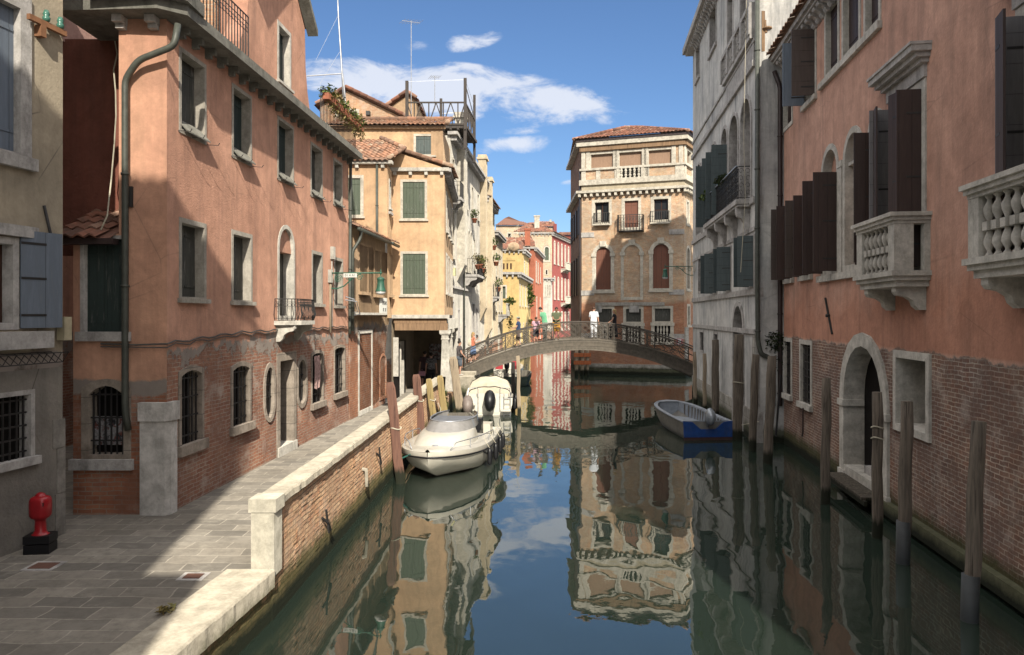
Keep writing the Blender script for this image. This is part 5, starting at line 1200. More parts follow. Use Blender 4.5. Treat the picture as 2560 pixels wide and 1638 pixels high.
m = MB(fG); m.sheet([(E0, -.6), (E1, -.6), (E1, HG), (E0, HG)], hg)
m.add([(E0, 0, -.6), (E0, -6, -.6), (E0, -6, HG), (E0, 0, HG), (E1, 0, -.6), (E1, -6, -.6), (E1, -6, HG), (E1, 0, HG)], [(0, 1, 2, 3), (4, 5, 6, 7)])
m.add([(E0, 0, HG), (E1, 0, HG), (E1, -6, HG+1.8), (E0, -6, HG+1.8)], [(0, 1, 2, 3)]); m.build('wall', m_grey, GP)
pieces(fG, 'string_course', m_stoneG, GP, [(E0+.002, E1, 0, o, z0, z1) for z0, z1, o in ((12.15, 12.35, .1), (12.95, 13.05, .06), (7.75, 7.95, .08), (4.78, 4.98, .07), (3.5, 3.66, .06), (6.85, 6.98, .04))])
m = MB(fG); m.box(E0, E0+.35, 0, .03, -.4, 3.5); m.box(E0, E1, -.01, .045, -.5, 1.0); m.build('footing', m_stoneB, GP)
m = MB(fG); m.box(E0-.1, E1+.3, -.2, .5, HG, HG+.3); m.box(E0-.1, E1+.2, -.1, .36, HG-.1, HG-.002)
for k in range(34): corbel(m, fG, E0+.1+k*.39, 0, HG-.11, .17, .34, .32)
m.build('cornice', m_stoneG, GP)
m = MB(fG); m.box(E0+.1, E0+5.2, .0, .16, 13.08, 13.22); m.box(E0+.1, E0+5.2, .0, .18, 14.1, 14.25)
for k in range(5): m.box(E0+.1+k*1.27, E0+.32+k*1.27, .0, .2, 13.22, 14.1)
for k in range(20):
    if (k % 5) != 0: baluster(m, E0+.1+k*.26, .09, 13.22, .88, 1.1)
m.build('stone_balustrade', m_stoneG, GP)
m = MB(fG)
for z in (13.3,): 
    for k in range(1): m.box(E0+.1, E0+5, .02, .04, 12.36, 12.94)
m.build('carved_panel', m_stoneG, GP)
# planted iron balcony
bu0, bu1 = E0+.55, E0+7.7; z = 7.95
m = MB(fG); m.box(bu0, bu1, -.02, .5, z-.16, z); m.box(bu0+.04, bu1-.04, -.02, .45, z-.24, z-.16)
for k in range(4): corbel(m, fG, bu0+.35+k*2.1, 0, z-.24, .24, .45, .85)
bo = m.build('balcony', m_stoneG, GP)
scroll_rail(bo, fG, [(bu0+.05, 0), (bu0+.05, .45), (bu1-.05, .45), (bu1-.05, 0)], z, 1.08, .21)
scroll_rail(bo, fG, [(bu0+.1, .41), (bu1-.1, .41)], z, 1.0, .16)
MB(fG).box(bu0+.02, bu1-.02, .41, .5, z+1.08, z+1.11).build('rail_cap', m_alu, bo)
for u, s_, lb, mt in ((bu0+6.6, .4, 'clump of pale green stems at the far end of the grey palace iron balcony', m_leafG), (bu0+2.8, .3, 'dry straggling stems along the iron balcony rail of the grey palace', m_leafD)):
    p = fG.w(u, .42, z+1.15); plant('balcony_plant', lb, tuple(p), (.3, .7, s_*.6), 170, .09, mt)
# near return face with quoins, scroll ornament and pipe
fGe = Fr((7.85, 23.75), (1, .1), 1)
m = MB(fGe); 
for z0, z1 in ((7.55, 7.95), (4.7, 5.0), (-.4, 1.0)): m.box(.0, 1.0, .0, .05, z0, z1)
m.box(0, .25, 0, .03, 1.0, 11.9); m.build('corner_pilaster', m_stoneG, GP)
pp = [fGe.w(*q) for q in ((.0, .12, 18), (.0, .12, 5.2), (.02, .12, 3.3), (.12, .14, 2.85), (.42, .14, 2.75), (.5, .14, 2.45), (.52, .14, 1.2))]
pipe(GP, [tuple(p) for p in pp], .075, m_pipe)
m = MB(fGe); m.tube([(.3+.02*math.cos(a), .06, 13.2+a*.1) for a in (0, 1, 2, 3, 4)], .05, 5); m.lathe((.35, .06, 13.3), [(.0, 0), (.16, .02), (.16, .06), (.0, .08)], 10)
m.box(.18, .5, .0, .06, 12.6, 13.9); m.build('carved_volute', m_beam, GP)
p = fGe.w(.65, .15, 3.25); plant('wall_weed', 'dark bushy weed growing from the pipe elbow where the grey palace meets the terracotta house', tuple(p), (.42, .25, .38), 420, .07, m_leafD)
p = fGe.w(.72, .12, 2.75); plant('hanging_weed', 'thin tail of dark weed hanging below the bushy weed at the pipe elbow', tuple(p), (.2, .15, .5), 160, .06, m_leafD)
wr = MB(); q0 = fG.w(E0+.6, .1, 18); q1 = fG.w(E0+.1, .35, 9.9); wr.tube([tuple(q0), tuple((q0+q1)/2+Vector((0, 0, -.2))), tuple(q1), tuple(q1+Vector((.05, 0, -2))), tuple(q1+Vector((-.1, 0, -4.4)))], .012, 4)
tag(wr.build('loose_wire', m_rope), 'thin pale wire drooping down the near corner of the grey palace', 'wire')
sl = street_lamp(fG, 37.4*kG, 6.6, 1.5, 'dark green wall lamp over the water on the far corner of the grey palace')

# ------------------------------------------------------------------ brick palace at the bend
PBL, PBR = (4.94, 52.3), (11.67, 50.0)
fP = Fr(PBL, (PBR[0]-PBL[0], PBR[1]-PBL[1]), 1); LPf = math.dist(PBL, PBR)
PR2 = (PBR[0]+2.6, PBR[1]+4.65); fPr = Fr(PBR, (2.6, 4.65), 1); fPl = Fr((4.94, 62), (0, -1), 1)
BP = house('brick_palace', 'ochre brick palace with arched brown shutters and a white glazed top loggia facing the bridge', 'palace', 8.5, 54)
hp = []
def WP(x0, y0, x1, y1, f=fP, hl=hp, **k):
    r = f.rect(x0, y0, x1, y1); hl.append(window(BP, f, r, **k)); return r
zA0, zA1 = 4.1+(789-577)/FPX*51.5, 0
SW = dict(w=.26, fm=m_stoneW)
r1 = WP(1479.5, 500, 1529.3, 564, w=.2, fm=m_stoneW, fill='glass', depth=.3, sill=.0)
r2 = WP(1554, 496, 1603, 577, w=.2, fm=m_stoneW, sm=m_shRed, depth=.2, sill=.0)
r3 = WP(1627, 491.6, 1678, 558, w=.2, fm=m_stoneW, fill='glass', depth=.3, sill=.0)
r4 = WP(1480.6, 610.5, 1535.6, 733, w=.24, fm=m_stoneW, sm=m_shRed, rise='arch', depth=.2, sill=.12)
r5 = WP(1552, 607, 1608, 750, w=.2, fm=m_stoneW, fill='blind', sm=m_brickP, rise='arch', depth=.03, sill=0, label='blind arched window filled with brick')
r6 = WP(1623, 602, 1682, 730, w=.24, fm=m_stoneW, sm=m_shBr if 0 else m_shRed, rise='arch', depth=.2, sill=.12)
for r in (r4, r5, r6):
    uc = (r[0]+r[1])/2; MB(fP).box(uc-.22, uc+.22, 0, .14, r[3]-.2, r[3]+.18).build('keystone', m_stoneW, BP)
    zs = r[3]-(r[1]-r[0])/2
    for u in (r[0]+.12, r[1]-.12): MB(fP).box(u-.17, u+.17, 0, .09, zs-.12, zs+.12).build('impost', m_stoneW, BP)
for x0, y0, x1, y1 in ((1488, 766, 1536, 812), (1558, 766, 1609, 811), (1630, 765, 1683, 810)):
    r = WP(x0, y0, x1, y1, w=.18, fm=m_stoneW, sm=m_shOld, depth=.2, sill=0)
    if x0 > 1540 or 1:
        z0 = fP.uz(x0, 855)[1]; m = MB(fP); m.box(r[0]-.08, r[1]+.08, 0, .2, r[2]-.12, r[2]+.1); m.box(r[0]-.06, r[1]+.06, 0, .18, z0-.18, z0)
        m.box(r[0]-.04, r[0]+.18, 0, .14, z0, r[2]-.12); m.box(r[1]-.18, r[1]+.04, 0, .14, z0, r[2]-.12); bo = m.build('window_balustrade', m_stoneW, BP)
        m = MB(fP)
        for i in range(4): baluster(m, r[0]+.3+(r[1]-r[0]-.6)*(i+.5)/4, .07, z0, r[2]-.12-z0, 1.35)
        m.build('balusters', m_stoneW, bo)
        MB(fP).box(r[0]+.18, r[1]-.18, .003, .01, z0, r[2]-.12).build('shade_panel', m_dark, bo)
# loggia
zr = fP.uz(1460, 424)[1]; zb = fP.uz(1460, 463)[1]; zc = fP.uz(1460, 481)[1]; zt = fP.uz(1444, 374)[1]; ze = fP.uz(1444, 356)[1]
lr = []
for x0, y0, x1, y1 in ((1476, 377, 1533, 422.6), (1547, 372, 1605, 418), (1620.5, 367, 1679, 413)):
    r = fP.rect(x0, y0, x1, y1); r = (r[0], r[1], zr+.02, zt-.35); lr.append(r)
    hp.append(window(BP, fP, (r[0]-.12, r[1]+.12, r[2]-.1, r[3]+.05), .14, .2, fill='blind', sm=m_roller, fm=m_stoneW, sill=0))
m = MB(fP); m.sheet([(0, -.6), (LPf, -.6), (LPf, ze), (0, ze)], hp); m.build('wall', m_brickP, BP)
hq = []
_a = (1.5, 2.5); 
hq.append(window(BP, fPr, (.5, 1.3, r1[2]-.2, r1[3]-.2), .16, .2, fm=m_stoneW, sm=m_shGrey)); hq.append(window(BP, fPr, (.5, 1.5, r4[2]+.1, r4[3]-.2), .18, .2, fm=m_stoneW, sm=m_shRed, rise='arch'))
hq.append(window(BP, fPr, (.7, 1.5, 3.3, 4.9), .16, .2, fm=m_stoneW, fill='glass'))
for a in (.55, 2.3): hq.append(window(BP, fPr, (a, a+1.35, zr, zt-.3), .14, .2, fill='blind', sm=m_roller, fm=m_stoneW, sill=0))
LPr = math.hypot(2.6, 4.65)
m = MB(fPr); m.sheet([(0, -.6), (LPr, -.6), (LPr, ze), (0, ze)], hq); m.build('side_wall', m_brickP, BP)
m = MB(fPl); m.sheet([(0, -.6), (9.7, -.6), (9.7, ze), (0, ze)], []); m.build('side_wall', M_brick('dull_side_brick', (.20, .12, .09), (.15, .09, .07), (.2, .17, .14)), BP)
m = MB(fPl)
for k in range(4):
    for z0_, z1_ in ((1.6, 3.4), (5.6, 8.4), (10, 12)): m.box(1.2+k*2.2, 2.1+k*2.2, 0, .12, z0_, z1_)
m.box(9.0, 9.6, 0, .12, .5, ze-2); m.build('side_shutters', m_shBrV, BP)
m = MB(fPl); m.box(0, 9.8, 0, .4, zc-.1, zc+.1); m.box(0, 9.9, 0, .4, ze-.1, ze+.1); m.build('side_cornice', m_stoneG, BP)
m = MB(fP)      # white loggia dressing
for i, f in enumerate((fP, fPr)):
    m.fr = f; L = (LPf, LPr)[i]; e = .002*i
    m.box(-.12, L+.12, 0, .16+e, zr-.12, zr+.02); m.box(-.14, L+.14, 0, .2+e, zb-.05, zb+.32); m.box(-.08, L+.08, 0, .05+e, zc+.02, zb-.05) if 0 else None
    m.box(-.3, L+.3, 0, .34+e, zt+.12, zt+.42)
    us = ([0, 1.05, lr[0][1]+.28, lr[1][0]-.28, lr[1][1]+.2, lr[2][0]-.28, lr[2][1]+.25, L-.3] if i == 0 else [0.02, 1.7, 2.1, 3.8, L-.3])
    for u in us: m.box(u, u+.3, 0, .08+e, zb+.3, zr-.12)
    if i == 0:
        for u in (0, lr[0][0]-.3, lr[0][1]+.02, lr[1][0]-.28, lr[1][1]+.02, lr[2][0]-.28, lr[2][1]+.02, L-.34): m.box(u, u+.27, 0, .075, zr+.02, zt-.1)
    else:
        for u in (.0, 1.95, L-.3): m.box(u, u+.3, 0, .077, zr+.02, zt-.1)
m.build('loggia_trim', m_stoneW, BP)
m = MB(fP); uc = (lr[1][0]+lr[1][1])/2; m.box(uc-.75, uc+.75, .0, .06, zb+.32, zr-.12); bp_ = m.build('balustrade_panel', m_dark, BP)
m = MB(fP)
for i in range(5): baluster(m, uc-.6+i*.3, .1, zb+.32, zr-.12-zb-.32, 1.7)
m.box(uc-.95, uc-.75, 0, .13, zb+.3, zr-.12); m.box(uc+.75, uc+.95, 0, .13, zb+.3, zr-.12); m.build('balusters', m_stoneW, bp_)
m = MB(fP)
for i, f in enumerate((fP, fPr)):
    m.fr = f; L = (LPf, LPr)[i]; e = .002*i; m.box(0, L, .0, .03+e, zc+.05, zb-.05)
m.build('render_band', m_plaster_band if 'm_plaster_band' in globals() else M_plaster('buff_render', (.50, .44, .33), (.45, .40, .30), (.36, .3, .2)), BP)
m = MB(fP)
for i, f in enumerate((fP, fPr)):
    m.fr = f; L = (LPf, LPr)[i]; e = .002*i; m.box(-.3, L+.3, -.1, .42+e, zc-.12, zc+.05); dentils(m, f, -.1, L+.1, 0, zc-.36, zc-.122, .16, .42, .34)
m.build('cornice', m_stoneW, BP)
m = MB(fP)
for i, f in enumerate((fP, fPr)):
    m.fr = f; L = (LPf, LPr)[i]; e = .002*i; m.box(-.1, L+.1, -.1, .2+e, zt-.22, zt+.12)
m.build('timber_lintel', m_beam, BP)
m = MB(fP)
for i, f in enumerate((fP, fPr)):
    m.fr = f; L = (LPf, LPr)[i]; e = .002*i; m.box(-.35, L+.35, -.1, .4+e, zt+.42, ze+.1)
m.build('gutter', m_pipeB, BP)
za = fP.uz(1480, 760)[1]; pieces(fP, 'stone_band', m_stoneB, BP, [(1.0, LPf-1.3, 0, .1, za-.14, za+.1), (-.1, LPf+.1, 0, .14, .45, .72), (-.1, LPf+.1, 0, .10, -.6, .44)])
pieces(fP, 'bracket_stone', m_stoneG, BP, [(u, u+.35, 0, .08, za-.6, za-.145) for u in (1.1, 3.4, LPf-3.4)])
for z in (zA0-.4, za+.6, 2.5): pieces(fP, 'quoin', m_stoneG, BP, [(LPf-1.0, LPf+.02, .0, .05, z, z+.35), (-.02, .9, .0, .05, z, z+.35)])
pieces(fPr, 'stone_band', m_stoneB, BP, [(.1, LPr, 0, .12, .45, .72), (.1, LPr, 0, .1, -.6, .44), (.1, 1.0, 0, .05, 1.0, 3.3)])
zap = Z(313, 55); e_ = .55
P0 = fP.w(-.5, .5, ze+.12); P1 = fP.w(LPf+.35, .5, ze+.12); P2 = fPr.w(LPr, .6, ze+.12); AP1 = Vector((X(1560, 55), 54.8, zap-.2)); AP2 = Vector((X(1600, 55.5), 55.5, zap)); P3 = Vector((4.6, 60, ze+.12))
rf = MB(); tiles(rf, [tuple(P0), tuple(P1), tuple(AP2), tuple(AP1)], .26, .4); rf.add([tuple(P0), tuple(P1), tuple(AP2), tuple(AP1)], [(0, 1, 2, 3)], [[(3.2, 4.2)]*4])
rf.v[-4:] = [v - Vector((0, 0, .03)) for v in rf.v[-4:]]
tiles(rf, [tuple(P1), tuple(P2), tuple(AP2)], .26, .4); rf.add([tuple(P3), tuple(P0), tuple(AP1)], [(0, 1, 2)], [[(3.2, 4.2)]*3])
ridge(rf, P0, AP1, .11); ridge(rf, P1, AP2, .11); ridge(rf, AP1, AP2, .11); rf.build('roof', m_tileR, BP)
wb = r1; o = MB(fP); o.box(wb[0]+.2, wb[1]-.1, 0, .45, wb[2]-.05, wb[2]+.05); o = o.build('balcony', m_stoneW, BP); iron_rail(o, fP, [(wb[0]+.22, 0), (wb[0]+.22, .42), (wb[1]-.12, .42), (wb[1]-.12, 0)], wb[2]+.05, .75, .14, r=.014)
wb = r2; o = MB(fP); o.box(wb[0]-.2, wb[1]+.2, 0, .6, wb[2]-.12, wb[2]-.04); o = o.build('balcony', m_iron, BP); iron_rail(o, fP, [(wb[0]-.18, 0), (wb[0]-.18, .57), (wb[1]+.18, .57), (wb[1]+.18, 0)], wb[2]-.04, 1.05, .2, r=.018, deco=True)
wb = r3; o = MB(fP); o.box(wb[0], wb[1]-.1, 0, .45, wb[2]-.1, wb[2]); o = o.build('balcony', m_stoneW, BP); iron_rail(o, fP, [(wb[0]+.02, 0), (wb[0]+.02, .42), (wb[1]-.12, .42), (wb[1]-.12, 0)], wb[2], .75, .14, r=.014)
cu = MB(fP); cu.box(r1[0]+.35, r1[0]+.6, -.28, -.2, r1[2]+.2, r1[3]-.7); cu.build('curtain', m_stoneW, BP)
# water level warning sign: two triangles pointing inwards, figure between
s0 = fP.rect(1691, 846.6, 1707.5, 862); SGN = thing('width_limit_sign', 'square red bordered sign with 2,2 between two triangles on the brick palace corner', 'sign', tuple(fP.w((s0[0]+s0[1])/2, .1, s0[2])))
uc, zc_ = (s0[0]+s0[1])/2, (s0[2]+s0[3])/2; hw_ = .23
m_sred = M_flat('sign_red', (.35, .02, .03), .5); m_swh = M_flat('sign_face', (.62, .60, .6), .5, var=.03)
MB(fP).box(uc-hw_, uc+hw_, .08, .1, zc_-hw_, zc_+hw_).build('rim', m_swh, SGN); MB(fP).box(uc-hw_+.02, uc+hw_-.02, .1, .103, zc_-hw_+.02, zc_+hw_-.02).build('border', m_sred, SGN)
MB(fP).poly([(uc-.15, zc_-.17), (uc+.15, zc_-.17), (uc+.10, zc_-.04), (uc+.08, zc_), (uc+.10, zc_+.04), (uc+.15, zc_+.17), (uc-.15, zc_+.17), (uc-.1, zc_+.04), (uc-.08, zc_), (uc-.1, zc_-.04)], .103, .107).build('face', m_swh, SGN)
text_mesh(SGN, 'figure', '2,2', fP, uc, .11, zc_, .12, bpy.data.materials['sign_black'], .95)
# ------------------------------------------------------------------ quay, ground, water
def xq(D): return -3.19+.0875*(D-9.8) if D < 9.8 else -3.19+.0205*(D-9.8)
def S(name, mb, mat): return tag(mb.build(name, mat), kind='structure')
m = MB(); m.slab([(-16, -8), (xq(-8)-.6, -8), (xq(9.85)-.6, 9.85), (xq(9.85)-.28, 9.86), (xq(30)-.24, 30), (-2.86, 31), (-2.98, 37.0), (-16, 37)], .2, PAVE); S('pavement', m, m_paving)
kb = MB(); ds = [-8, -4.5, -1.4, 1.5, 3.9, 5.6, 7.25, 9.86]
for i, (a, b) in enumerate(zip(ds[:-1], ds[1:])):
    g = .006; rough_strip(kb, lambda y: xq(y)-.62, lambda y, i=i: xq(y)+.02+.015*(i % 2), a+g, b-g, PAVE-.23, PAVE+.012+.004*(i % 3), .09, .013)
S('quay_kerb', kb, m_kerb)
QW = thing('quay_wall', 'brick quay wall with stone coping and square end pier along the left bank', 'wall', (xq(20), 20, 0))
m = MB(); 
def qslab(mb, d0, d1, x0, x1, z0, z1): mb.slab([(xq(d0)+x0, d0), (xq(d0)+x1, d0), (xq(d1)+x1, d1), (xq(d1)+x0, d1)], z0, z1)
# displaced brick face with proud and sunken courses
rnd = random.Random(3); D = -8
qslab(m, -8, 9.9, -.5, -.04, -.6, PAVE-.235); qslab(m, 9.9, 29.75, -.3, -.03, -.6, 1.5)
m.build('brick_face', m_brickQ, QW)
m = MB()
for _ in range(260):
    d = 9.95+19.5*rnd.random()**1.3; z = round(rnd.uniform(.25, 1.4)/.075)*.075+.005; w = rnd.uniform(.18, .25); o = rnd.uniform(.002, .009)
    if z > 1.42: continue
    qslab(m, d, d+w, -.05, -.03+o, z, z+.062)
m.build('proud_bricks', m_brickQ, QW)
m = MB(); D = 10.25; i = 0
while D < 29.6:
    L = 1.5+rnd.random()*.8; L = min(L, 29.72-D); rough_strip(m, lambda y: xq(y)-.32, lambda y, i=i: xq(y)+.02+.006*(i % 3), D+.006, D+L-.006, 1.503, 1.62-.004*(i % 2), .15, .02); D += L; i += 1
m.build('coping', m_kerb, QW)
m = MB(); qslab(m, 9.88, 10.2, -.31, .0, PAVE-.1, 1.46); qslab(m, 9.86, 10.22, -.34, .03, 1.463, 1.64); m.build('end_pier', M_stone('end_pier_stone', (.52, .49, .41), (.26, .25, .22), .5), QW)
m = MB(); qslab(m, 29.8, 37, -.35, .03, -.6, PAVE-.02); m.build('far_face', m_brickQ, QW)
m = MB(); 
for (d, z, ln) in ((12.2, .75, .35), (16.6, 1.0, .3)): m.tube([(xq(d), d, z), (xq(d)+.06, d+.1, z-.1), (xq(d)+.05, d+ln, z-.3)], .025, 5); m.tube([(xq(d)+.05, d+.05, z+.12), (xq(d)+.06, d+.2, z-.3)], .02, 5)
m.build('iron_hook', m_iron, QW)
MB().tube([(xq(15.3)-.1, 15.3, .92), (xq(15.3)+.05, 15.3, .9), (xq(15.3)+.06, 15.3, .55)], .04, 8).build('drain_spout', m_kerb, QW)
# landing before the bridge
m = MB(); m.slab([(-4.5, 37.001), (-1.95, 37.3), (-1.9, 44), (-4.5, 44)], -.6, 1.0); m.slab([(-2.75, 38.2), (-1.9, 38.2), (-1.85, 41.6), (-2.75, 41.6)], 1.0, 1.16); S('landing', m, m_kerb)
# manhole plates
for x, y, w, lb in ((-6.35, 10.0, .15, 'dark square manhole plate in the shaded paving beside the hydrant post'), (-4.15, 9.6, .11, 'small rusty square manhole plate in the sunlit paving'),):
    t = thing('manhole_cover', lb, 'manhole cover', (x, y, PAVE)); MB().box(x-w-.06, x+w+.06, y-w-.04, y+w+.04, PAVE, PAVE+.006).build('surround', m_stoneG, t); MB().box(x-w, x+w, y-w*.8, y+w*.8, PAVE+.006, PAVE+.011).build('plate', M_flat('rusty_plate', (.14, .07, .05), .8), t)
lt = MB(); lt.leaves((-3.95, 8.42, PAVE+.05), (.10, .14, .04), 60, .045); tag(lt.build('leaf_litter', m_leafY), 'small heap of dry leaves against the inner edge of the quay kerb', 'leaf litter')
# water
m = MB(); m.add([(-14, -12, 0), (40, -12, 0), (40, 170, 0), (-14, 170, 0)], [(0, 1, 2, 3)])
N = NT('canal_water'); vv = N.vscale(N.pos, (1.0, .55, 1))
n1 = N.noise(1.05, 2, vec=vv, rough=.45); n2 = N.noise(3.3, 3, vec=N.vscale(N.pos, (1.0, .75, 1)), rough=.5); y = N.sep(N.pos)[1]
calm = N.rng(N.noise(.16, 3), .42, .62, .35, 1.0); farr = N.rng(y, 18, 30, .55, 1.5)
h = N.math('MULTIPLY_ADD', N.math('MULTIPLY', n2, .16), N.math('MULTIPLY', calm, farr), n1); h = N.math('MULTIPLY_ADD', N.noise(16, 2, vec=N.vscale(N.pos, (1, .8, 1))), N.math('MULTIPLY', N.rng(N.noise(.35, 4), .45, .6), .012), h)
N.b.inputs['IOR'].default_value = 2.3
wm = N.fin((.020, .031, .023), .012, N.bump(h, 1.0, .012), spec=.5); S('canal_water', m, wm)
# bare ground behind the houses reaching the horizon
m = MB(); m.slab([(-900, -300), (-16, -300), (-16, 130), (-900, 130)], -1, .5); m.slab([(-900, 170), (900, 170), (900, 1500), (-900, 1500)], -1, .5); m.slab([(40, -300), (900, -300), (900, 170), (40, 170)], -1, .5); S('city_ground', m, m_paving)

# building behind the camera that shades the quay and the coral house
SB = house('corner_house_behind', 'tall house behind the viewpoint on the left bank whose shadow falls across the quay', 'house', -7, -6)
m = MB(); m.box(-16, -2.91, -9, -3.0, 0, 16.4); m.build('wall', m_tan, SB)
m = MB(); m.box(-2.91, -2.11, -9, -3.02, 0, 8.95); m.build('annex', m_tan, SB)
m = MB(); tiles(m, [(-16, -2.75, 16.35), (-2.7, -2.75, 16.35), (-2.7, -6, 17.6), (-16, -6, 17.6)], .25, .5); m.build('roof', m_tile, SB)

# ------------------------------------------------------------------ iron bridge
BR = thing('iron_bridge', 'arched iron footbridge with scrolled lattice railings crossing the canal', 'bridge', (3.75, 40, 0))
XC, ZC, KB_ = 3.75, 2.83, .0383
def dz(x): return ZC-KB_*(x-XC)**2
XA, XB = -2.95, 10.4; YF, YBk = 39.0, 41.4
def lin(a, b, n): return [a+(b-a)*i/n for i in range(n+1)]
def strip(mb, y0, y1, zt, zb, n=48, xa=XA, xb=XB):
    xs = lin(xa, xb, n); p = []
    for x in xs: p += [(x, y0, zt(x)), (x, y1, zt(x)), (x, y1, zb(x)), (x, y0, zb(x))]
    f = []
    for i in range(n):
        for k in range(4): f.append((4*i+k, 4*i+(k+1) % 4, 4*i+4+(k+1) % 4, 4*i+4+k))
    f += [(0, 1, 2, 3), (4*n, 4*n+1, 4*n+2, 4*n+3)]; mb.add(p, f); return mb
strip(MB(), YF+.1, YBk-.1, lambda x: dz(x)-.02, lambda x: dz(x)-.16).build('deck', M_flat('worn_deck_stone', (.44, .40, .33), .85, dirt=((.2, .18, .15), .5)), BR)
for y0, nm in ((YF, 'fascia'), (YBk-.1, 'fascia')):
    mb = MB(); strip(mb, y0, y0+.1, lambda x: dz(x)+.0, lambda x: dz(x)-.50-.022*abs(x-XC))
    strip(mb, y0-.06, y0+.16, lambda x: dz(x)+.05, lambda x: dz(x)-.02); strip(mb, y0-.05, y0+.15, lambda x: dz(x)-.48-.022*abs(x-XC), lambda x: dz(x)-.55-.022*abs(x-XC))
    strip(mb, y0-.03, y0+.12, lambda x: dz(x)-.30, lambda x: dz(x)-.34)
    mb.build(nm, m_bridge, BR)
mb = MB()
for i in range(150):
    x = XA+.05+i*(XB-XA-.1)/150; z = dz(x); mb.tube([(x, YF-.02, z-.29), (x+.03, YF-.035, z-.2), (x-.0, YF-.045, z-.1), (x+.035, YF-.03, z-.04)], .02, 4, False)
    if i % 2 == 0: mb.box(x, x+.09, YF-.035, YF, z-.46, z-.36)
mb.build('fascia_ornament', m_bridge, BR)
def rail_h(x): return .92
def bridge_rail(y):
    r = MB(); T = lambda x, t: (x, y, dz(x)+.03+t*.9)
    xs = lin(XA+.4, XB, 40)
    r.tube([T(x, 1) for x in xs], .035, 5); r.tube([T(x, .9) for x in xs], .014, 4); r.tube([T(x, .06) for x in xs], .014, 4)
    posts = [-2.5, -.35, 0.05, 1.85, 2.2, 5.05, 5.4, 7.2, 7.55, 9.9]
    for x in posts: r.box(x-.025, x+.025, y-.025, y+.025, dz(x), dz(x)+.92)
    def curve(pts, w=.016): r.tube([T(*p) for p in pts], w, 4, False)
    # narrow rosette panels
    for x0, x1 in ((-.35, .05), (1.85, 2.2), (5.05, 5.4), (7.2, 7.55)):
        for t in (.2, .4, .6, .8): xm = (x0+x1)/2; curve([(xm+.13*math.cos(a), t+.1*math.sin(a)) for a in lin(0, 2*PI, 8)], .013); 
        curve([(x0, .06), (x1, .9)], .01); curve([(x1, .06), (x0, .9)], .01)
    # centre: interlaced lattice
    x0, x1 = 2.2, 5.05
    for k in range(7):
        a = x0+(x1-x0)*k/7
        for sh in (0, .14):
            b = a+.9+sh; q = [(a+(b-a)*s+sh*.3, .06+.84*s+.05*math.sin(s*PI)) for s in lin(0, 1, 6)]; curve([(min(max(x, x0), x1), t) for x, t in q], .013)
            q = [(a+(b-a)*(1-s)+sh*.3, .06+.84*s-.05*math.sin(s*PI)) for s in lin(0, 1, 6)]; curve([(min(max(x, x0), x1), t) for x, t in q], .019)
    # sloping bays: leaf shaped loops and S curves
    for x0, x1 in ((-2.5, -.35), (.05, 1.85), (5.4, 7.2), (7.55, 9.9)):
        L = x1-x0; xm = (x0+x1)/2
        for cx, ct, rx, rt in ((x0+L*.22, .66, L*.22, .2), (x0+L*.22, .28, L*.22, .2), (x1-L*.22, .66, L*.22, .2), (x1-L*.22, .28, L*.22, .2)):
            curve([(cx+rx*math.cos(a), ct+rt*math.sin(a)) for a in lin(0, 2*PI, 14)], .026)
        curve([(x0, .08), (x0+L*.25, .12), (xm, .48), (x1-L*.25, .84), (x1, .88)], .018); curve([(x0, .88), (x0+L*.25, .84), (xm, .48), (x1-L*.25, .12), (x1, .08)], .018)
        for s_ in (-1, 1):
            curve([(xm+s_*.22*math.cos(a), .48+.2*math.sin(a)) for a in lin(-PI/2, PI/2, 6)], .016)
        curve([(xm-.1+.2*math.cos(a), .48+.3*math.sin(a)) for a in lin(0, 2*PI, 10)], .012)
    return r.build('railing', m_rail, BR)
bridge_rail(YF+.05); bridge_rail(YBk-.05)

# ------------------------------------------------------------------ mooring posts
def mooring(label, px, Y, x0, zt, xt, r, mat, yt=None, band=0, cap='flat', grp='wooden mooring posts along the right bank', rope=None, seg=10):
    t = thing('mooring_post', label, 'mooring post', (x0, Y, 0), grp); yt = Y if yt is None else yt
    n = 7; pts = [(x0+(xt-x0)*(i/n)+.012*math.sin(i*2+px), Y+(yt-Y)*i/n, -.7*(1-i/n)*1+zt*i/n) for i in range(n+1)]
    pts[0] = (x0-(xt-x0)*.2, Y, -.7)
    rr = [r*(1+.04*math.sin(i*1.7+px)) for i in range(n)]+[r*.9]
    if cap == 'taper': rr[-1] = r*.72; rr[-2] = r*1.0; pts[-2] = tuple(Vector(pts[-1])*.84+Vector(pts[-3])*.16) 
    if cap == 'point': rr[-1] = r*.55
    m = MB(); m.tube(pts, rr, seg); m.build('shaft', mat, t)
    if band:
        m = MB(); m.tube([(x0, Y, -.5), (x0+(xt-x0)*band/zt, Y, band)], r*1.12, 12); m.build('sleeve', M_flat('post_sleeve', (.045, .05, .052), .6), t)
    if rope:
        for rz in rope:
            k = rz/zt; c = (x0+(xt-x0)*k, Y+(yt-Y)*k, rz); m = MB(); m.tube([(c[0]+r*1.1*math.cos(a), c[1]+r*1.1*math.sin(a), c[2]+.02*math.sin(2*a)) for a in lin(0, 2*PI, 12)], .014, 5); m.build('rope_ring', m_rope, t)
    return t
mooring('squared grey post nearest the camera on the right, in front of the bare brick wall', 1, 9.9, 6.13, 2.68, 6.26, .10, m_postG, band=.62, seg=7)
mooring('split grey post with pale sleeve, just right of the water gate', 2, 12.2, 6.46, 2.68, 6.54, .10, m_postG, band=.7, seg=8)
mooring('brown grey post with rope rings, standing before the water gate', 3, 13.57, 6.72, 2.69, 6.73, .095, m_postG, rope=(2.05, 1.85))
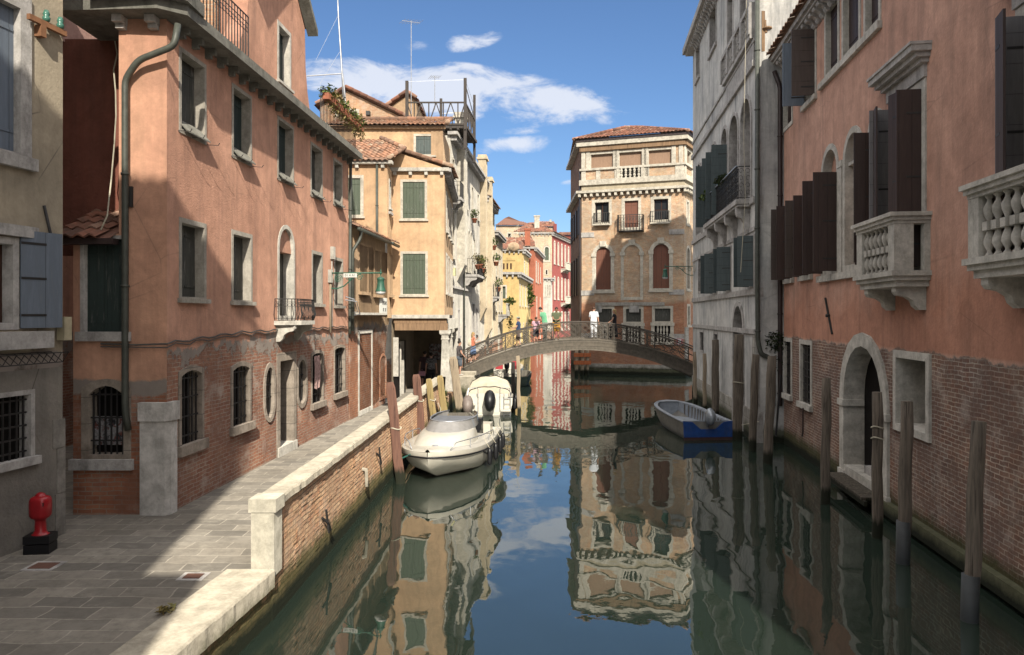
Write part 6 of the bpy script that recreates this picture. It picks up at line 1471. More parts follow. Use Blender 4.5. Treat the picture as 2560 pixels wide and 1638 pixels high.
mooring('slim grey post left of the water gate', 4, 16.04, 6.80, 2.74, 6.85, .10, m_postG)
mooring('grey post where the terracotta house meets the grey palace', 5, 20.4, 7.04, 2.98, 7.2, .13, m_postG)
mooring('second grey post left of the house joint, slightly crooked', 6, 22.4, 7.28, 2.92, 7.4, .12, m_postG)
mooring('tallest grey post beside the grey palace water gate, pale rope round it', 7, 24.3, 7.42, 3.48, 7.48, .17, m_postG, rope=(1.9,))
mooring('thick grey post behind the blue boat', 8, 29.0, 8.0, 3.15, 8.0, .15, m_postG)
mooring('thin pale post, second beyond the blue boat', 9, 31.0, 8.1, 2.5, 8.1, .085, m_postP)
mooring('thin pale post nearest the right end of the bridge', 10, 33.5, 8.34, 2.45, 8.3, .085, m_postP)
GL = 'painted mooring posts along the left quay'
mooring('tall reddish brown post leaning over the bow of the white cabin boat', 11, 18.0, -2.65, 2.47, -2.98, .115, m_postB, cap='taper', grp=GL, rope=(1.35,))
mooring('second reddish brown post, behind the cabin boat windscreen', 12, 23.0, -2.72, 2.26, -3.0, .13, m_postB, cap='taper', grp=GL, rope=(1.45,))
mooring('ochre post just right of the second reddish brown post', 13, 24.5, -2.42, 2.0, -2.78, .105, m_postY, cap='taper', grp=GL, rope=(1.3,))
mooring('ochre post nearest the arcade pillar', 14, 26.0, -2.2, 1.98, -2.55, .115, m_postY, cap='taper', grp=GL)
mooring('thick pale weathered post leaning beside the left end of the bridge', 15, 30.0, -2.0, 2.42, -2.4, .17, m_postP, grp=GL, cap='taper')
mooring('slim pale post right of the covered white boat', 16, 30.2, .3, 2.45, .25, .075, m_postP, grp='slim posts by the covered white boat')
mooring('slim dark post right of the covered white boat', 17, 31.6, .05, 2.1, .05, .085, M_wood('dark_wet_wood', (.05, .045, .04), (.03, .028, .025), wet=True), grp='slim posts by the covered white boat')
bf = thing('orange_fender_frame', 'orange crossbeams bolted to three pale piles below the bridge crown', 'mooring frame', (5.0, 51, 0))
for x in (X(1441, 51), X(1456, 51), X(1468, 51)): MB().tube([(x, 51, -.7), (x, 51, 2.3)], .13, 8).build('pile', m_postP, bf)
for z in (1.25, .72): MB().box(X(1434, 51), X(1477, 51), 50.8, 50.88, z, z+.26).build('crossbeam', m_postO, bf)
ib = MB(); ib.tube([pw(1952, 937, 22.8), pw(1940, 1090, 22.3)], .035, 5); tag(ib.build('leaning_pole', m_black), 'thin black pole leaning against the joint of the grey palace and terracotta house', 'pole')

# ------------------------------------------------------------------ hydrant post
hy_ = thing('hydrant_post', 'red cast hydrant post on a black plinth beside the tan house', 'hydrant', (-6.75, 10.55, PAVE))
a = .6; ax = (math.cos(a), math.sin(a), 0); ay = (-math.sin(a), math.cos(a), 0); cx, cy = -6.78, 10.6
m = MB(); m.obox((cx, cy, PAVE+.07), (.17, .13, .065), (1, .15, 0), (-.15, 1, 0)); m.obox((cx, cy, PAVE+.205), (.175, .135, .055), (1, .15, 0), (-.15, 1, 0)); m.build('plinth', m_black, hy_)
m_red = M_flat('hydrant_red_paint', (.36, .014, .02), .3, spec=.5, var=.2, dirt=((.12, .03, .02), .4))
def sq(mb, prof, n=20, p=3.4):
    ps = []
    for r, z, k in prof:
        for i in range(n):
            t = 2*PI*i/n; c, s_ = math.cos(t), math.sin(t); q = (abs(c)**k+abs(s_)**k)**(-1/k); r_ = r*(.82 if k > 2.5 else .8); ps.append((cx+r_*q*c, cy+r_*q*s_*.92, PAVE+z*.84+.03))
    mb.add(ps, [(i*n+j, i*n+(j+1) % n, (i+1)*n+(j+1) % n, (i+1)*n+j) for i in range(len(prof)-1) for j in range(n)]+[tuple(range((len(prof)-1)*n, len(prof)*n))], sm=True)
m = MB(); sq(m, [(.17, .262, 2), (.12, .29, 2), (.095, .34, 2), (.09, .50, 2), (.095, .53, 2.4), (.14, .56, 3), (.155, .60, 3.4), (.158, .75, 3.6), (.155, .86, 3.6), (.14, .90, 3.2), (.10, .925, 2.5), (.085, .93, 2), (.08, .95, 2), (.05, .975, 2), (.02, .985, 2)]); m.build('post', m_red, hy_)
m = MB(); 
for k in range(4): m.box(cx+.02+k*.025, cx+.03+k*.025, cy-.114+.003*k, cy-.09, PAVE+.68, PAVE+.73)
m.build('slot', m_black, hy_); m = MB(); m.box(cx-.05, cx+.01, cy-.114, cy-.09, PAVE+.68, PAVE+.69); m.build('sticker', m_stoneW, hy_)

# ------------------------------------------------------------------ boats
class Boat:
    def __init__(s, name, label, o, d, L, B, zs, zk, bow=2.6, full=.6, tr=.92):
        s.t = thing(name, label, 'boat', (o[0], o[1], 0)); s.f = Fr(o, d, -1); s.L = L; s.B = B; s.zs = zs; s.zk = zk; s.bow = bow; s.full = full; s.tr = tr
    def b(s, t): return s.B/2*max(0, 1-max(0, (t-.45)/.55)**s.bow)**s.full*(s.tr+(1-s.tr)*min(1, t/.35))
    def hull(s, mat, inner=None, n=26, chine=.82, zc=.22, thick=.05, flare=1.0):
        m = MB(s.f); ps = []; k = 9
        for i in range(n+1):
            t = i/n; b = max(s.b(t), .01); zs, zk = s.zs(t), s.zk(t); u = s.L*t
            zch = zk+(zs-zk)*(zc+.25*t**3); bc = b*(chine-.25*t**3)
            pr = [(-b, zs), (-b*.985, zs-(zs-zch)*.35), (-(b+bc)/2*.99, zs-(zs-zch)*.75), (-bc, zch), (0, zk), (bc, zch), ((b+bc)/2*.99, zs-(zs-zch)*.75), (b*.985, zs-(zs-zch)*.35), (b, zs)]
            ps += [(u, a, z) for a, z in pr]
        f = [(i*k+j, i*k+j+1, (i+1)*k+j+1, (i+1)*k+j) for i in range(n) for j in range(k-1)]+[tuple(range(k))]
        m.add(ps, f, sm=True); o = m.build('hull', mat, s.t); o.data.polygons[len(f)-1].use_smooth = False
        return o
    def edge(s, off=0, dzz=0, t0=0, t1=1, n=24, side=1): return [(s.L*t, side*(s.b(t)+off), s.zs(t)+dzz) for t in lin(t0, t1, n)]
    def rub(s, mat, r=.03, dzz=-.02, name='rub_rail', off=.01):
        m = MB(s.f); m.tube(s.edge(off, dzz, 0, 1, 30, 1)[:-1]+[(s.L+.01, 0, s.zs(1)+dzz)]+s.edge(off, dzz, 0, 1, 30, -1)[:-1][::-1], r, 6); return m.build(name, mat, s.t)
    def deck(s, mat, t0, t1, z=0, camber=.06, inset=.0, n=16, name='deck'):
        m = MB(s.f); ps = []; k = 7
        for t in lin(t0, t1, n):
            b = max(s.b(t)-inset, .005); ps += [(s.L*t, b*(j/3-1), s.zs(t)+z+camber*(1-(j/3-1)**2)) for j in range(k)]
        m.add(ps, [(i*k+j, i*k+j+1, (i+1)*k+j+1, (i+1)*k+j) for i in range(n) for j in range(k-1)], sm=True); return m.build(name, mat, s.t)
    def tub(s, mat, t0, t1, zfl, inset=.12, n=14, name='cockpit', rim=None):
        m = MB(s.f); ps = []
        for t in lin(t0, t1, n):
            bo = s.b(t); b = max(bo-inset, .02); z = s.zs(t)+.012; ps += [(s.L*t, -bo, z), (s.L*t, -b, z), (s.L*t, -b*.93, zfl), (s.L*t, b*.93, zfl), (s.L*t, b, z), (s.L*t, bo, z)]
        f = [(i*6+j, i*6+j+1, (i+1)*6+j+1, (i+1)*6+j) for i in range(n) for j in range(5)]+[(1, 2, 3, 4), (n*6+1, n*6+2, n*6+3, n*6+4)]; m.add(ps, f); return m.build(name, mat, s.t)
def outboard(par, fr, u, v, z, tilt, mat, k=1.0, legmat=None, prop=True):
    """cowling, leg and propeller; the motor hangs behind the transom at u, tilt in degrees lifts the leg backwards"""
    a = math.radians(tilt); ca, sa = math.cos(a), math.sin(a)
    def R(du, dv, dz_): du, dz_ = du*k, dz_*k; return (u+du*ca+dz_*sa, v+dv*k, z+dz_*ca-du*sa)
    m = MB(fr); ps = []; n = 12
    for zz, ru, rv, cu in ((-.06, .10, .09, -.12), (.0, .2, .13, -.13), (.1, .27, .16, -.14), (.25, .28, .165, -.14), (.36, .25, .15, -.13), (.43, .18, .11, -.11), (.46, .05, .04, -.1)):
        for i in range(n):
            t = 2*PI*i/n; ps.append(R(cu+ru*math.cos(t), rv*math.sin(t), zz))
    m.add(ps, [(i*n+j, i*n+(j+1) % n, (i+1)*n+(j+1) % n, (i+1)*n+j) for i in range(6) for j in range(n)]+[tuple(range(n)), tuple(range(6*n, 7*n))], sm=True)
    o = m.build('outboard_motor', mat, par)
    m = MB(fr); m.tube([R(-.12, 0, -.05), R(-.13, 0, -.35), R(-.14, 0, -.62)], [.075*k, .05*k, .04*k], 8); m.tube([R(.02, 0, -.62), R(-.02, 0, -.62), R(-.32, 0, -.62)], [.02*k, .05*k, .035*k], 8)
    m.tube([R(-.14, 0, -.62), R(-.17, 0, -.84)], [.03*k, .01*k], 6); m.obox(R(-.2, 0, -.48), (.14*k, .07*k, .008*k), (ca, 0, -sa), (0, 1, 0), (sa, 0, ca)); m.build('lower_unit', legmat or m_black, o)
    if prop:
        m = MB(fr)
        for q in range(3):
            t = q*2*PI/3+.4; c, s_ = math.cos(t), math.sin(t); m.add([R(-.33, 0, -.62), R(-.36, .11*c-.05*s_, -.62+.11*s_+.05*c), R(-.34, .15*c, -.62+.15*s_), R(-.31, .11*c+.05*s_, -.62+.11*s_-.05*c)], [(0, 1, 2, 3)])
        m.build('propeller', m_iron, o)
    return o
# white cabin boat, bow towards the camera
B1 = Boat('cabin_boat', 'white cabin cruiser moored bow first beside the leaning brown post', (-1.38, 23.3), (-.62, -5.25), 5.6, 2.3, lambda t: .60+.20*t*t, lambda t: -.25+.72*max(0, t-.35)**3/.27, bow=2.7, full=.62)
B1.hull(m_white2); B1.rub(m_black, .022, -.13); 
B1.deck(m_white2, .30, .998, .0, .07); B1.tub(m_white2, .02, .32, .25, .16)
m = MB(B1.f)
for s_ in (-1, 1):
    m.tube([(B1.L*.68, s_*(B1.b(.68)+.003), .52), (B1.L*.6, s_*(B1.b(.6)+.004), .38), (B1.L*.5, s_*(B1.b(.5)-.01), .28), (B1.L*.38, s_*(B1.b(.38)-.01), .27), (B1.L*.2, s_*(B1.b(.2)), .34), (B1.L*.02, s_*(B1.b(.02)), .5)], .022, 5)
m.build('black_stripe', m_black, B1.t)
m = MB(B1.f); ps = []; n = 20
def ringp(t0, t1, w, z, p=2.6, zb=None):
    uc, hu = B1.L*(t0+t1)/2, B1.L*(t1-t0)/2; out = []
    for i in range(n):
        a = 2*PI*i/n; c, s_ = math.cos(a), math.sin(a); q = (abs(c)**p+abs(s_)**p)**(-1/p); out.append((uc+hu*q*c, w*q*s_, z+(0 if zb is None else zb*(1-c)/2)))
    return out
prof = [ringp(.30, .90, .80, .66, 2.6), ringp(.31, .85, .76, .82, 2.5), ringp(.32, .78, .70, .97, 2.4), ringp(.33, .74, .66, 1.01, 2.4)]
for r in prof: ps += r
m.add(ps, [(i*n+j, i*n+(j+1) % n, (i+1)*n+(j+1) % n, (i+1)*n+j) for i in range(3) for j in range(n)]+[tuple(range(3*n, 4*n))], sm=True); m.build('cabin', m_white2, B1.t)
m = MB(B1.f); ws = [ringp(.20, .70, .68, 1.0, 2.4), ringp(.17, .62, .62, 1.24, 2.4)]; a0 = [j for j in range(n) if math.cos(2*PI*j/n) > -.75]; a0 = [j for j in range(n-8, n)]+[j for j in range(0, 9)]
pp_ = [ws[0][j % n] for j in a0]+[ws[1][j % n] for j in a0]; k_ = len(a0); m.add(pp_, [(j, j+1, k_+j+1, k_+j) for j in range(k_-1)], sm=True); wsc = m.build('windscreen', M_flat('tinted_screen', (.28, .27, .26), .1, var=.15), B1.t)
m = MB(B1.f); m.tube([ws[1][j % n] for j in a0], .022, 6); m.build('screen_frame', m_alu, wsc)
m = MB(B1.f); ps = [tuple(p) for p in ws[1]]; m.add([(p[0]*.98+.05, p[1]*.96, p[2]-.06) for p in ws[1][-6:]+ws[1][:7]], [tuple(range(13))]); m.build('dash_cover', M_flat('grey_cover', (.17, .18, .2), .7), B1.t)
m = MB(B1.f); m.ball((B1.L*.845, 0, .79), (.09, .11, .05), 12, 6); m.build('porthole', m_alu, B1.t)
m = MB(B1.f); m.box(B1.L*.14, B1.L*.2, -.5, -.05, .3, 1.0); m.box(B1.L*.14, B1.L*.2, .15, .6, .3, 1.0); m.box(B1.L*.14, B1.L*.26, .15, .6, .3, .68); m.build('black_seat', m_black, B1.t)
m = MB(B1.f); m.box(B1.L*.02, B1.L*.12, -.6, .8, .5, .78); m.build('stern_seat', m_white2, B1.t)
for s_ in (-1, 1):
    m = MB(B1.f); q = [(B1.L*t, s_*(B1.b(t)-.07), B1.zs(t)+h_) for t, h_ in ((.93, .03), (.9, .2), (.8, .24), (.66, .25), (.5, .24), (.36, .2), (.33, .03))]; m.tube(q, .014, 6)
    for t in (.8, .5): m.tube([(B1.L*t, s_*(B1.b(t)-.07), B1.zs(t)+.02), (B1.L*t, s_*(B1.b(t)-.07), B1.zs(t)+.24)], .012, 5)
    m.build('grab_rail', m_alu, B1.t)
for t in (.62, .45, .24, .08):
    m = MB(B1.f); v = B1.b(t)+.08; z = B1.zs(t)-.12; m.lathe((B1.L*t, v, z-.46), [(.01, 0), (.06, .04), (.07, .1), (.07, .36), (.05, .43), (.02, .47)], 10); fo = m.build('fender', m_black, B1.t); m = MB(B1.f); m.tube([(B1.L*t, v, z), (B1.L*t, v-.1, z+.16), (B1.L*t, v-.16, z+.3)], .008, 4); m.build('fender_line', m_rope, fo)
m = MB(); m.tube([tuple(B1.f.w(B1.L*.95, -.3, .78)), (-2.75, 18.3, .55), (-2.85, 18.05, .5)], .018, 5); tag(m.build('mooring_line', M_flat('green_rope', (.03, .12, .10), .9)), 'dark green line from the cabin boat bow to the leaning brown post', 'rope')
# covered white boat, stern to the camera
B2 = Boat('covered_boat', 'white motor boat with beige canvas cover and raised outboards, stern towards the camera', (-.95, 30.3), (.0, 1), 5.4, 2.05, lambda t: .72+.2*t, lambda t: -.25+.7*max(0, t-.4)**3/.2, tr=.95)
B2.hull(m_white2); B2.rub(m_black, .02, -.06); B2.deck(m_white2, .5, .998); B2.tub(m_white2, .03, .5, .35, .2)
m = MB(B2.f); ps = []; n = 12
for t, w, h_ in ((.08, .86, .02), (.14, .9, .34), (.25, .93, .54), (.45, .92, .6), (.62, .85, .5), (.8, .5, .2), (.92, .2, .02)):
    for j in range(n+1): a = PI*j/n; ps.append((B2.L*t, -w*math.cos(a), B2.zs(t)+.0+h_*math.sin(a)**.75*(1+.05*math.sin(j*2.3+t*20))))
m.add(ps, [(i*(n+1)+j, i*(n+1)+j+1, (i+1)*(n+1)+j+1, (i+1)*(n+1)+j) for i in range(6) for j in range(n)], sm=True); m.build('canvas_cover', M_flat('beige_canvas', (.50, .45, .35), .85, var=.2, scale=2.5, dirt=((.3, .26, .2), .5), bump=.6), B2.t)
m = MB(B2.f); m.box(.36, .44, -.85, .85, .4, .85); m.box(-.02, .04, -.42, .42, .1, .9); m.box(-.35, .02, .55, .9, .22, .28); m.box(-.35, .02, .55, .9, .45, .49); m.box(-.35, .02, -.9, -.5, .2, .26); m.build('stern_platform', m_white2, B2.t)
m = MB(B2.f)
for t_, w_, hh2 in ((.14, .9, .34), (.45, .92, .6)): m.tube([(B2.L*t_, -w_*math.cos(PI*j/12), B2.zs(t_)+.015+hh2*math.sin(PI*j/12)**.75*(1+.05*math.sin(j*2.3+t_*20))) for j in range(13)], .018, 5)
m.tube([(B2.L*t_, 1.0*w_, B2.zs(t_)+.03) for t_, w_ in ((.1, .88), (.3, .95), (.5, .93), (.7, .75), (.85, .4))], .02, 5)
m.tube([(B2.L*t_, -1.0*w_, B2.zs(t_)+.03) for t_, w_ in ((.1, .88), (.3, .95), (.5, .93), (.7, .75), (.85, .4))], .02, 5)
m.build('cover_piping', m_black, B2.t)
for s_ in (-1, 1):
    m = MB(B2.f); m.tube([(-.02, s_*.45, .15), (-.02, s_*.45, 1.08), (.1, s_*.5, 1.12), (.1, s_*.85, 1.1), (-.02, s_*.88, .8)], .018, 5); m.build('stern_rail', m_alu, B2.t)
m = MB(B2.f)
for k in range(4): m.tube([(-.1, -.62, .05+k*.22), (-.1, -.88, .05+k*.22)], .016, 5)
m.tube([(-.1, -.62, -.1), (-.1, -.62, .9)], .016, 5); m.tube([(-.1, -.88, -.1), (-.1, -.88, .9)], .016, 5); m.build('boarding_ladder', m_alu, B2.t)
outboard(B2.t, B2.f, -.15, -.05, .62, -52, m_black, 1.5); outboard(B2.t, B2.f, -.8, .8, .5, -48, M_flat('brown_grey_cowl', (.22, .18, .16), .5), 1.35)
for s_, t in ((-1, .05), (-1, .3), (1, .1)):
    m = MB(B2.f); m.lathe((B2.L*t, s_*(B2.b(t)+.1), .2), [(.01, 0), (.08, .05), (.09, .12), (.08, .4), (.03, .5)], 10); m.build('fender', m_black, B2.t)
# grey dinghy
B5 = Boat('grey_dinghy', 'small open grey dinghy tucked between the cabin boat and the covered boat', (-2.15, 27.9), (.13, -1), 2.9, 1.25, lambda t: .42+.1*t, lambda t: -.1+.4*max(0, t-.5)**3/.12)
m_gw = M_wood('grey_boat_wood', (.20, .18, .15), (.12, .11, .095)); B5.hull(m_gw); B5.tub(m_gw, .02, .9, .15, .07); MB(B5.f).box(1.0, 1.25, -.5, .5, .3, .34).build('thwart', m_gw, B5.t)
# blue boat
B3 = Boat('blue_boat', 'open grey and blue work boat with tilted outboard at the foot of the grey palace', (6.45, 24.3), (-.08, 1), 4.7, 1.66, lambda t: .60+.16*t*t, lambda t: -.08+.45*max(0, t-.55)**3/.09, bow=3.2, full=.55, tr=.98)
m_bl = M_flat('blue_hull_paint', (.012, .055, .22), .45, dirt=((.08, .08, .09), .5)); m_gr = M_flat('grey_boat_paint', (.28, .31, .35), .6, dirt=((.13, .13, .13), .4))
B3.hull(M_flat('buff_hull', (.20, .19, .17), .5, dirt=((.08, .08, .08), .6)), chine=.9, zc=.15); B3.tub(m_gr, .03, .93, .22, .1); B3.deck(m_gr, .92, .998, .015, .02)
m = MB(B3.f); m.poly([(0, 0), (1, 0)], 0, 0) if 0 else None
bw = B3.b(0); fTr = Fr(B3.f.w(-.0, 0, 0).xy, (B3.f.n.x, B3.f.n.y), -1)
pr = [(-bw, .1), (bw, .1), (bw+.03, .63), (bw-.28, .60), (.25, .36), (-.25, .36), (-bw+.28, .60), (-bw-.03, .63)]
sgn = 1 if (fTr.n-(-B3.f.d)).length < 1 else -1
m = MB(fTr); m.poly(pr, .02*sgn, .07*sgn); m.build('transom', m_bl, B3.t); m = MB(fTr); m.poly([(-bw+.02, -.1), (bw-.02, -.1), (bw, .1), (-bw, .1)], .015*sgn, .066*sgn); m.build('waterline_band', M_flat('fouled_red', (.06, .03, .028), .8), B3.t)
B3.rub(m_gr, .035, .0, 'gunwale')
m = MB(B3.f)
for t in lin(.08, .85, 14): m.box(B3.L*t, B3.L*t+.03, B3.b(t)-.16, B3.b(t)-.12, .24, B3.zs(t)-.03); m.box(B3.L*t, B3.L*t+.03, -B3.b(t)+.12, -B3.b(t)+.16, .24, B3.zs(t)-.03)
m.build('rib_frame', m_gw, B3.t)
outboard(B3.t, B3.f, -.02, .0, .72, -38, M_flat('silver_cowl', (.30, .33, .36), .2, metal=.3), .95, M_flat('grey_leg', (.10, .11, .12), .4))
m = MB(B3.f); m.tube([(.2, .35, .3), (.35, .5, .34), (.5, .3, .3), (.3, .25, .32)], .02, 5); m.build('fuel_hose', m_black, B3.t)
m = MB(); m.tube([tuple(B3.f.w(.1, -.78, .62)), (7.5, 24.2, .5), (7.9, 23.6, .7)], .012, 5); tag(m.build('mooring_line', m_rope), 'pale thin line from the blue boat stern to the right bank wall', 'rope')
# red and white boat behind the bridge
B4 = Boat('red_white_boat', 'white boat with red seats half hidden behind the left haunch of the bridge', (-.3, 45), (.05, 1), 5, 1.8, lambda t: .8+.1*t, lambda t: -.2)
B4.hull(m_white2); B4.tub(m_white2, .02, .9, .4, .15)
for v in (-.5, .5): MB(B4.f).box(.2, .5, v-.22, v+.22, .5, 1.3).build('red_seat', M_flat('red_vinyl', (.36, .03, .04), .5), B4.t)
outboard(B4.t, B4.f, -.1, 0, .9, -10, m_black, 1.0)
B6 = Boat('dark_boat', 'dark green open boat behind the covered white boat under the bridge', (.2, 42.5), (.1, 1), 4.5, 1.5, lambda t: .55+.1*t, lambda t: -.2); B6.hull(M_flat('dark_green_hull', (.03, .06, .05), .5)); B6.tub(m_gw, .02, .9, .2, .1)

# ------------------------------------------------------------------ people
def M_skin(n, c): return M_flat(n, c, .55, var=.1)
m_skinA = M_skin('skin_light', (.50, .28, .20)); m_skinB = M_skin('skin_tan', (.38, .20, .13))
m_hairD = M_flat('hair_dark', (.02, .014, .01), .6); m_hairB = M_flat('hair_blond', (.36, .24, .10), .6); m_hairBr = M_flat('hair_brown', (.07, .035, .02), .6)
_cl = {}
def cloth(n, c):
    if n not in _cl: _cl[n] = M_flat(n, c, .9, var=.15)
    return _cl[n]
def person(label, x, y, z, head, H=1.7, skin=None, hair=None, top=None, bot=None, style='shorts', hands=None, stride=0.0, lean=0.0, hat=None, bag=None, longhair=False, nod=0.0, sleeve=.55, slim=1.0):
    skin = skin or m_skinA; k = H/1.72; a = math.radians(head); t = thing('person', label, 'person', (x, y, z), 'people on and beside the bridge')
    R = Matrix.Rotation(a, 3, 'Z')
    def Wd(p):
        q = Vector(p); q.y += lean*max(0, q.z-.9); return Vector((x, y, z)) + R @ (q*k)
    sh = .175*slim; hands = hands or ((-.27, .06, .80), (.27, .06, .80))
    V = []; E = []
    def nd(p, r): V.append((p, r*k)); return len(V)-1
    pel = nd((0, 0, .93), .115*slim); sp = nd((0, 0, 1.12), .10*slim); ch = nd((0, 0, 1.30), .125*slim); nk0 = nd((0, 0, 1.44), .065); nk = nd((0, .01+nod*.1, 1.51), .048); h1 = nd((0, .03+nod*.5, 1.575), .075); h2 = nd((0, .03+nod*.9, 1.64), .085); h3 = nd((0, .015+nod*.9, 1.69), .06)
    E += [(pel, sp), (sp, ch), (ch, nk0), (nk0, nk), (nk, h1), (h1, h2), (h2, h3)]
    nose = nd((0, .115+nod*.7, 1.595), .012); E.append((h1, nose))
    for s_, hd in ((-1, hands[0]), (1, hands[1])):
        S0 = nd((s_*sh, 0, 1.41), .055*slim); hv = Vector(hd); sv = Vector((s_*sh, 0, 1.41)); d = hv-sv; L1_, L2_ = .29, .26; D = min(d.length, L1_+L2_-.005); d.normalize(); hv = sv+d*D
        c_ = (L1_**2+D*D-L2_**2)/(2*D); hh_ = math.sqrt(max(0, L1_**2-c_*c_)); pole = Vector((s_*.5, -.6, -.6)); pole = (pole-d*pole.dot(d)).normalized(); el = sv+d*c_+pole*hh_
        e = nd(tuple(el), .038*slim); w_ = nd(tuple(hv), .026); f = (hv-el).normalized(); pm = nd(tuple(hv+f*.06), .026)
        E += [(ch, S0), (S0, e), (e, w_), (w_, pm)]
        sd = f.cross(Vector((0, 0, 1))); sd = sd.normalized() if sd.length > .1 else Vector((1, 0, 0)); dn = sd.cross(f)
        for j in range(4):
            o = (j-1.5)*.017; L = (.055, .065, .06, .045)[j]; q1 = hv+f*.085+sd*o; q2 = q1+f*L*.6+dn*.01; q3 = q2+f*L*.5+dn*.025; A1 = nd(tuple(q1), .009); A2 = nd(tuple(q2), .008); A3 = nd(tuple(q3), .007); E += [(pm, A1), (A1, A2), (A2, A3)]
        tq = hv+f*.035+sd*s_*.035; T1 = nd(tuple(tq), .010); T2 = nd(tuple(tq+f*.03+sd*s_*.012), .009); E += [(w_, T1), (T1, T2)]
        st = stride*s_; hp_ = nd((s_*.09, 0, .88), .085*slim); kn = nd((s_*.1, st*.5+.03, .5), .052*slim); an = nd((s_*.1, st, .09+abs(min(0, st))*.15), .034); he = nd((s_*.1, st+.02, .035+abs(min(0, st))*.1), .034); to = nd((s_*.11, st+.16, .028), .026)
        E += [(pel, hp_), (hp_, kn), (kn, an), (an, he), (he, to)]
    me = bpy.data.meshes.new('body'); me.from_pydata([tuple(Wd(p)-Vector((x, y, z))) for p, r in V], E, []); o = bpy.data.objects.new('body', me); C.objects.link(o); o.parent = t; me.materials.append(skin)
    o.modifiers.new('Skin', 'SKIN').use_smooth_shade = True
    for i, (p, r) in enumerate(V): me.skin_vertices[0].data[i].radius = (r, r)
    me.skin_vertices[0].data[0].use_root = True
    sbm = o.modifiers.new('Sub', 'SUBSURF'); sbm.levels = 1; sbm.render_levels = 1
    class PF:
        def w(s, u, v, zz): return Wd((u, v, zz))
    pf = PF()
    def loft(mb, secs, n=12):
        ps = []
        for cx_, cy_, zz, rx, ry in secs:
            for i in range(n): b_ = 2*PI*i/n; ps.append((cx_+rx*math.cos(b_), cy_+ry*math.sin(b_), zz))
        m_ = len(secs); mb.add(ps, [(i*n+j, i*n+(j+1) % n, (i+1)*n+(j+1) % n, (i+1)*n+j) for i in range(m_-1) for j in range(n)]+[tuple(range(n)), tuple(range((m_-1)*n, m_*n))], sm=True); return mb
    s = slim
    m = MB(pf); m.tube  # shirt
    zbot = .86 if style != 'dress' else .9
    loft(m, [(0, 0, zbot, .185*s, .135*s), (0, 0, 1.0, .175*s, .13*s), (0, 0, 1.15, .165*s, .125*s), (0, 0, 1.3, .195*s, .14*s), (0, 0, 1.4, .20*s, .115*s), (0, 0, 1.46, .12*s, .08*s), (0, .005, 1.485, .07, .062)])
    P = [V[i][0] for i in range(len(V))]
    arms = [i for i, (p, r) in enumerate(V) if abs(p[2]-1.41) < 1e-6 and abs(abs(p[0])-sh) < 1e-6]
    for i0 in arms:
        a_, b_ = Vector(P[i0]), Vector(P[i0+1]); m.tube([tuple(a_+Vector((-.06*(1 if a_.x > 0 else -1), 0, .01))), tuple(a_), tuple(a_+(b_-a_)*sleeve)], [.075*s, .074*s, .068*s], 10)
    m.build('shirt' if style != 'dress' else 'dress', top, t)
    hips = [i for i, (p, r) in enumerate(V) if abs(p[2]-.88) < 1e-6]
    if style in ('shorts', 'trousers'):
        m = MB(pf); loft(m, [(0, 0, .80, .19*s, .13*s), (0, 0, .9, .192*s, .14*s), (0, 0, 1.0, .17*s, .125*s)])
        for i0 in hips:
            h_, kn_, an_ = Vector(P[i0]), Vector(P[i0+1]), Vector(P[i0+2])
            if style == 'shorts': m.tube([tuple(h_+Vector((0, 0, .05))), tuple(h_+(kn_-h_)*.5), tuple(kn_+(kn_-h_)*.05)], [.1*s, .095*s, .085*s], 10)
            else: m.tube([tuple(h_+Vector((0, 0, .05))), tuple(h_+(kn_-h_)*.5), tuple(kn_), tuple(an_)], [.1*s, .09*s, .07*s, .06*s], 10)
        m.build('shorts' if style == 'shorts' else 'trousers', bot, t)
    elif style == 'skirt': loft(MB(pf), [(0, 0, .5, .25*s, .2*s), (0, 0, .75, .22*s, .17*s), (0, 0, .95, .18*s, .14*s), (0, 0, 1.02, .155*s, .12*s)]).build('skirt', bot, t)
    elif style == 'dress': loft(MB(pf), [(0, 0, .22, .25*s, .22*s), (0, 0, .5, .24*s, .2*s), (0, 0, .8, .2*s, .16*s), (0, 0, 1.0, .17*s, .13*s)]).build('dress_skirt', bot or top, t)
    for i0 in hips:
        an_ = Vector(P[i0+2]); m = MB(pf); m.ball((an_.x, an_.y+.06, an_.z-.045), (.045, .13, .04), 10, 6); m.build('shoe', cloth('shoe_pale', (.5, .48, .44)) if bag else m_hairD, t)
    hy0 = .015+nod*.9
    m = MB(pf); m.ball((0, hy0-.018, 1.665), (.088, .098, .088), 12, 7)
    if longhair: m.ball((0, hy0-.08, 1.54), (.09, .055, .15), 10, 6)
    m.build('hair', hair or m_hairBr, t)
    for s_ in (-1, 1): MB(pf).ball((s_*.03, hy0+.098, 1.63), (.009, .007, .007), 6, 4).build('eye', m_hairD, t); MB(pf).ball((s_*.083, hy0, 1.61), (.012, .02, .03), 6, 4).build('ear', skin, t)
    if hat: m = MB(pf); m.ball((0, hy0-.01, 1.70), (.098, .108, .065), 12, 6); m.box(-.07, .07, hy0+.07, hy0+.2, 1.69, 1.705); m.build('cap', hat, t)
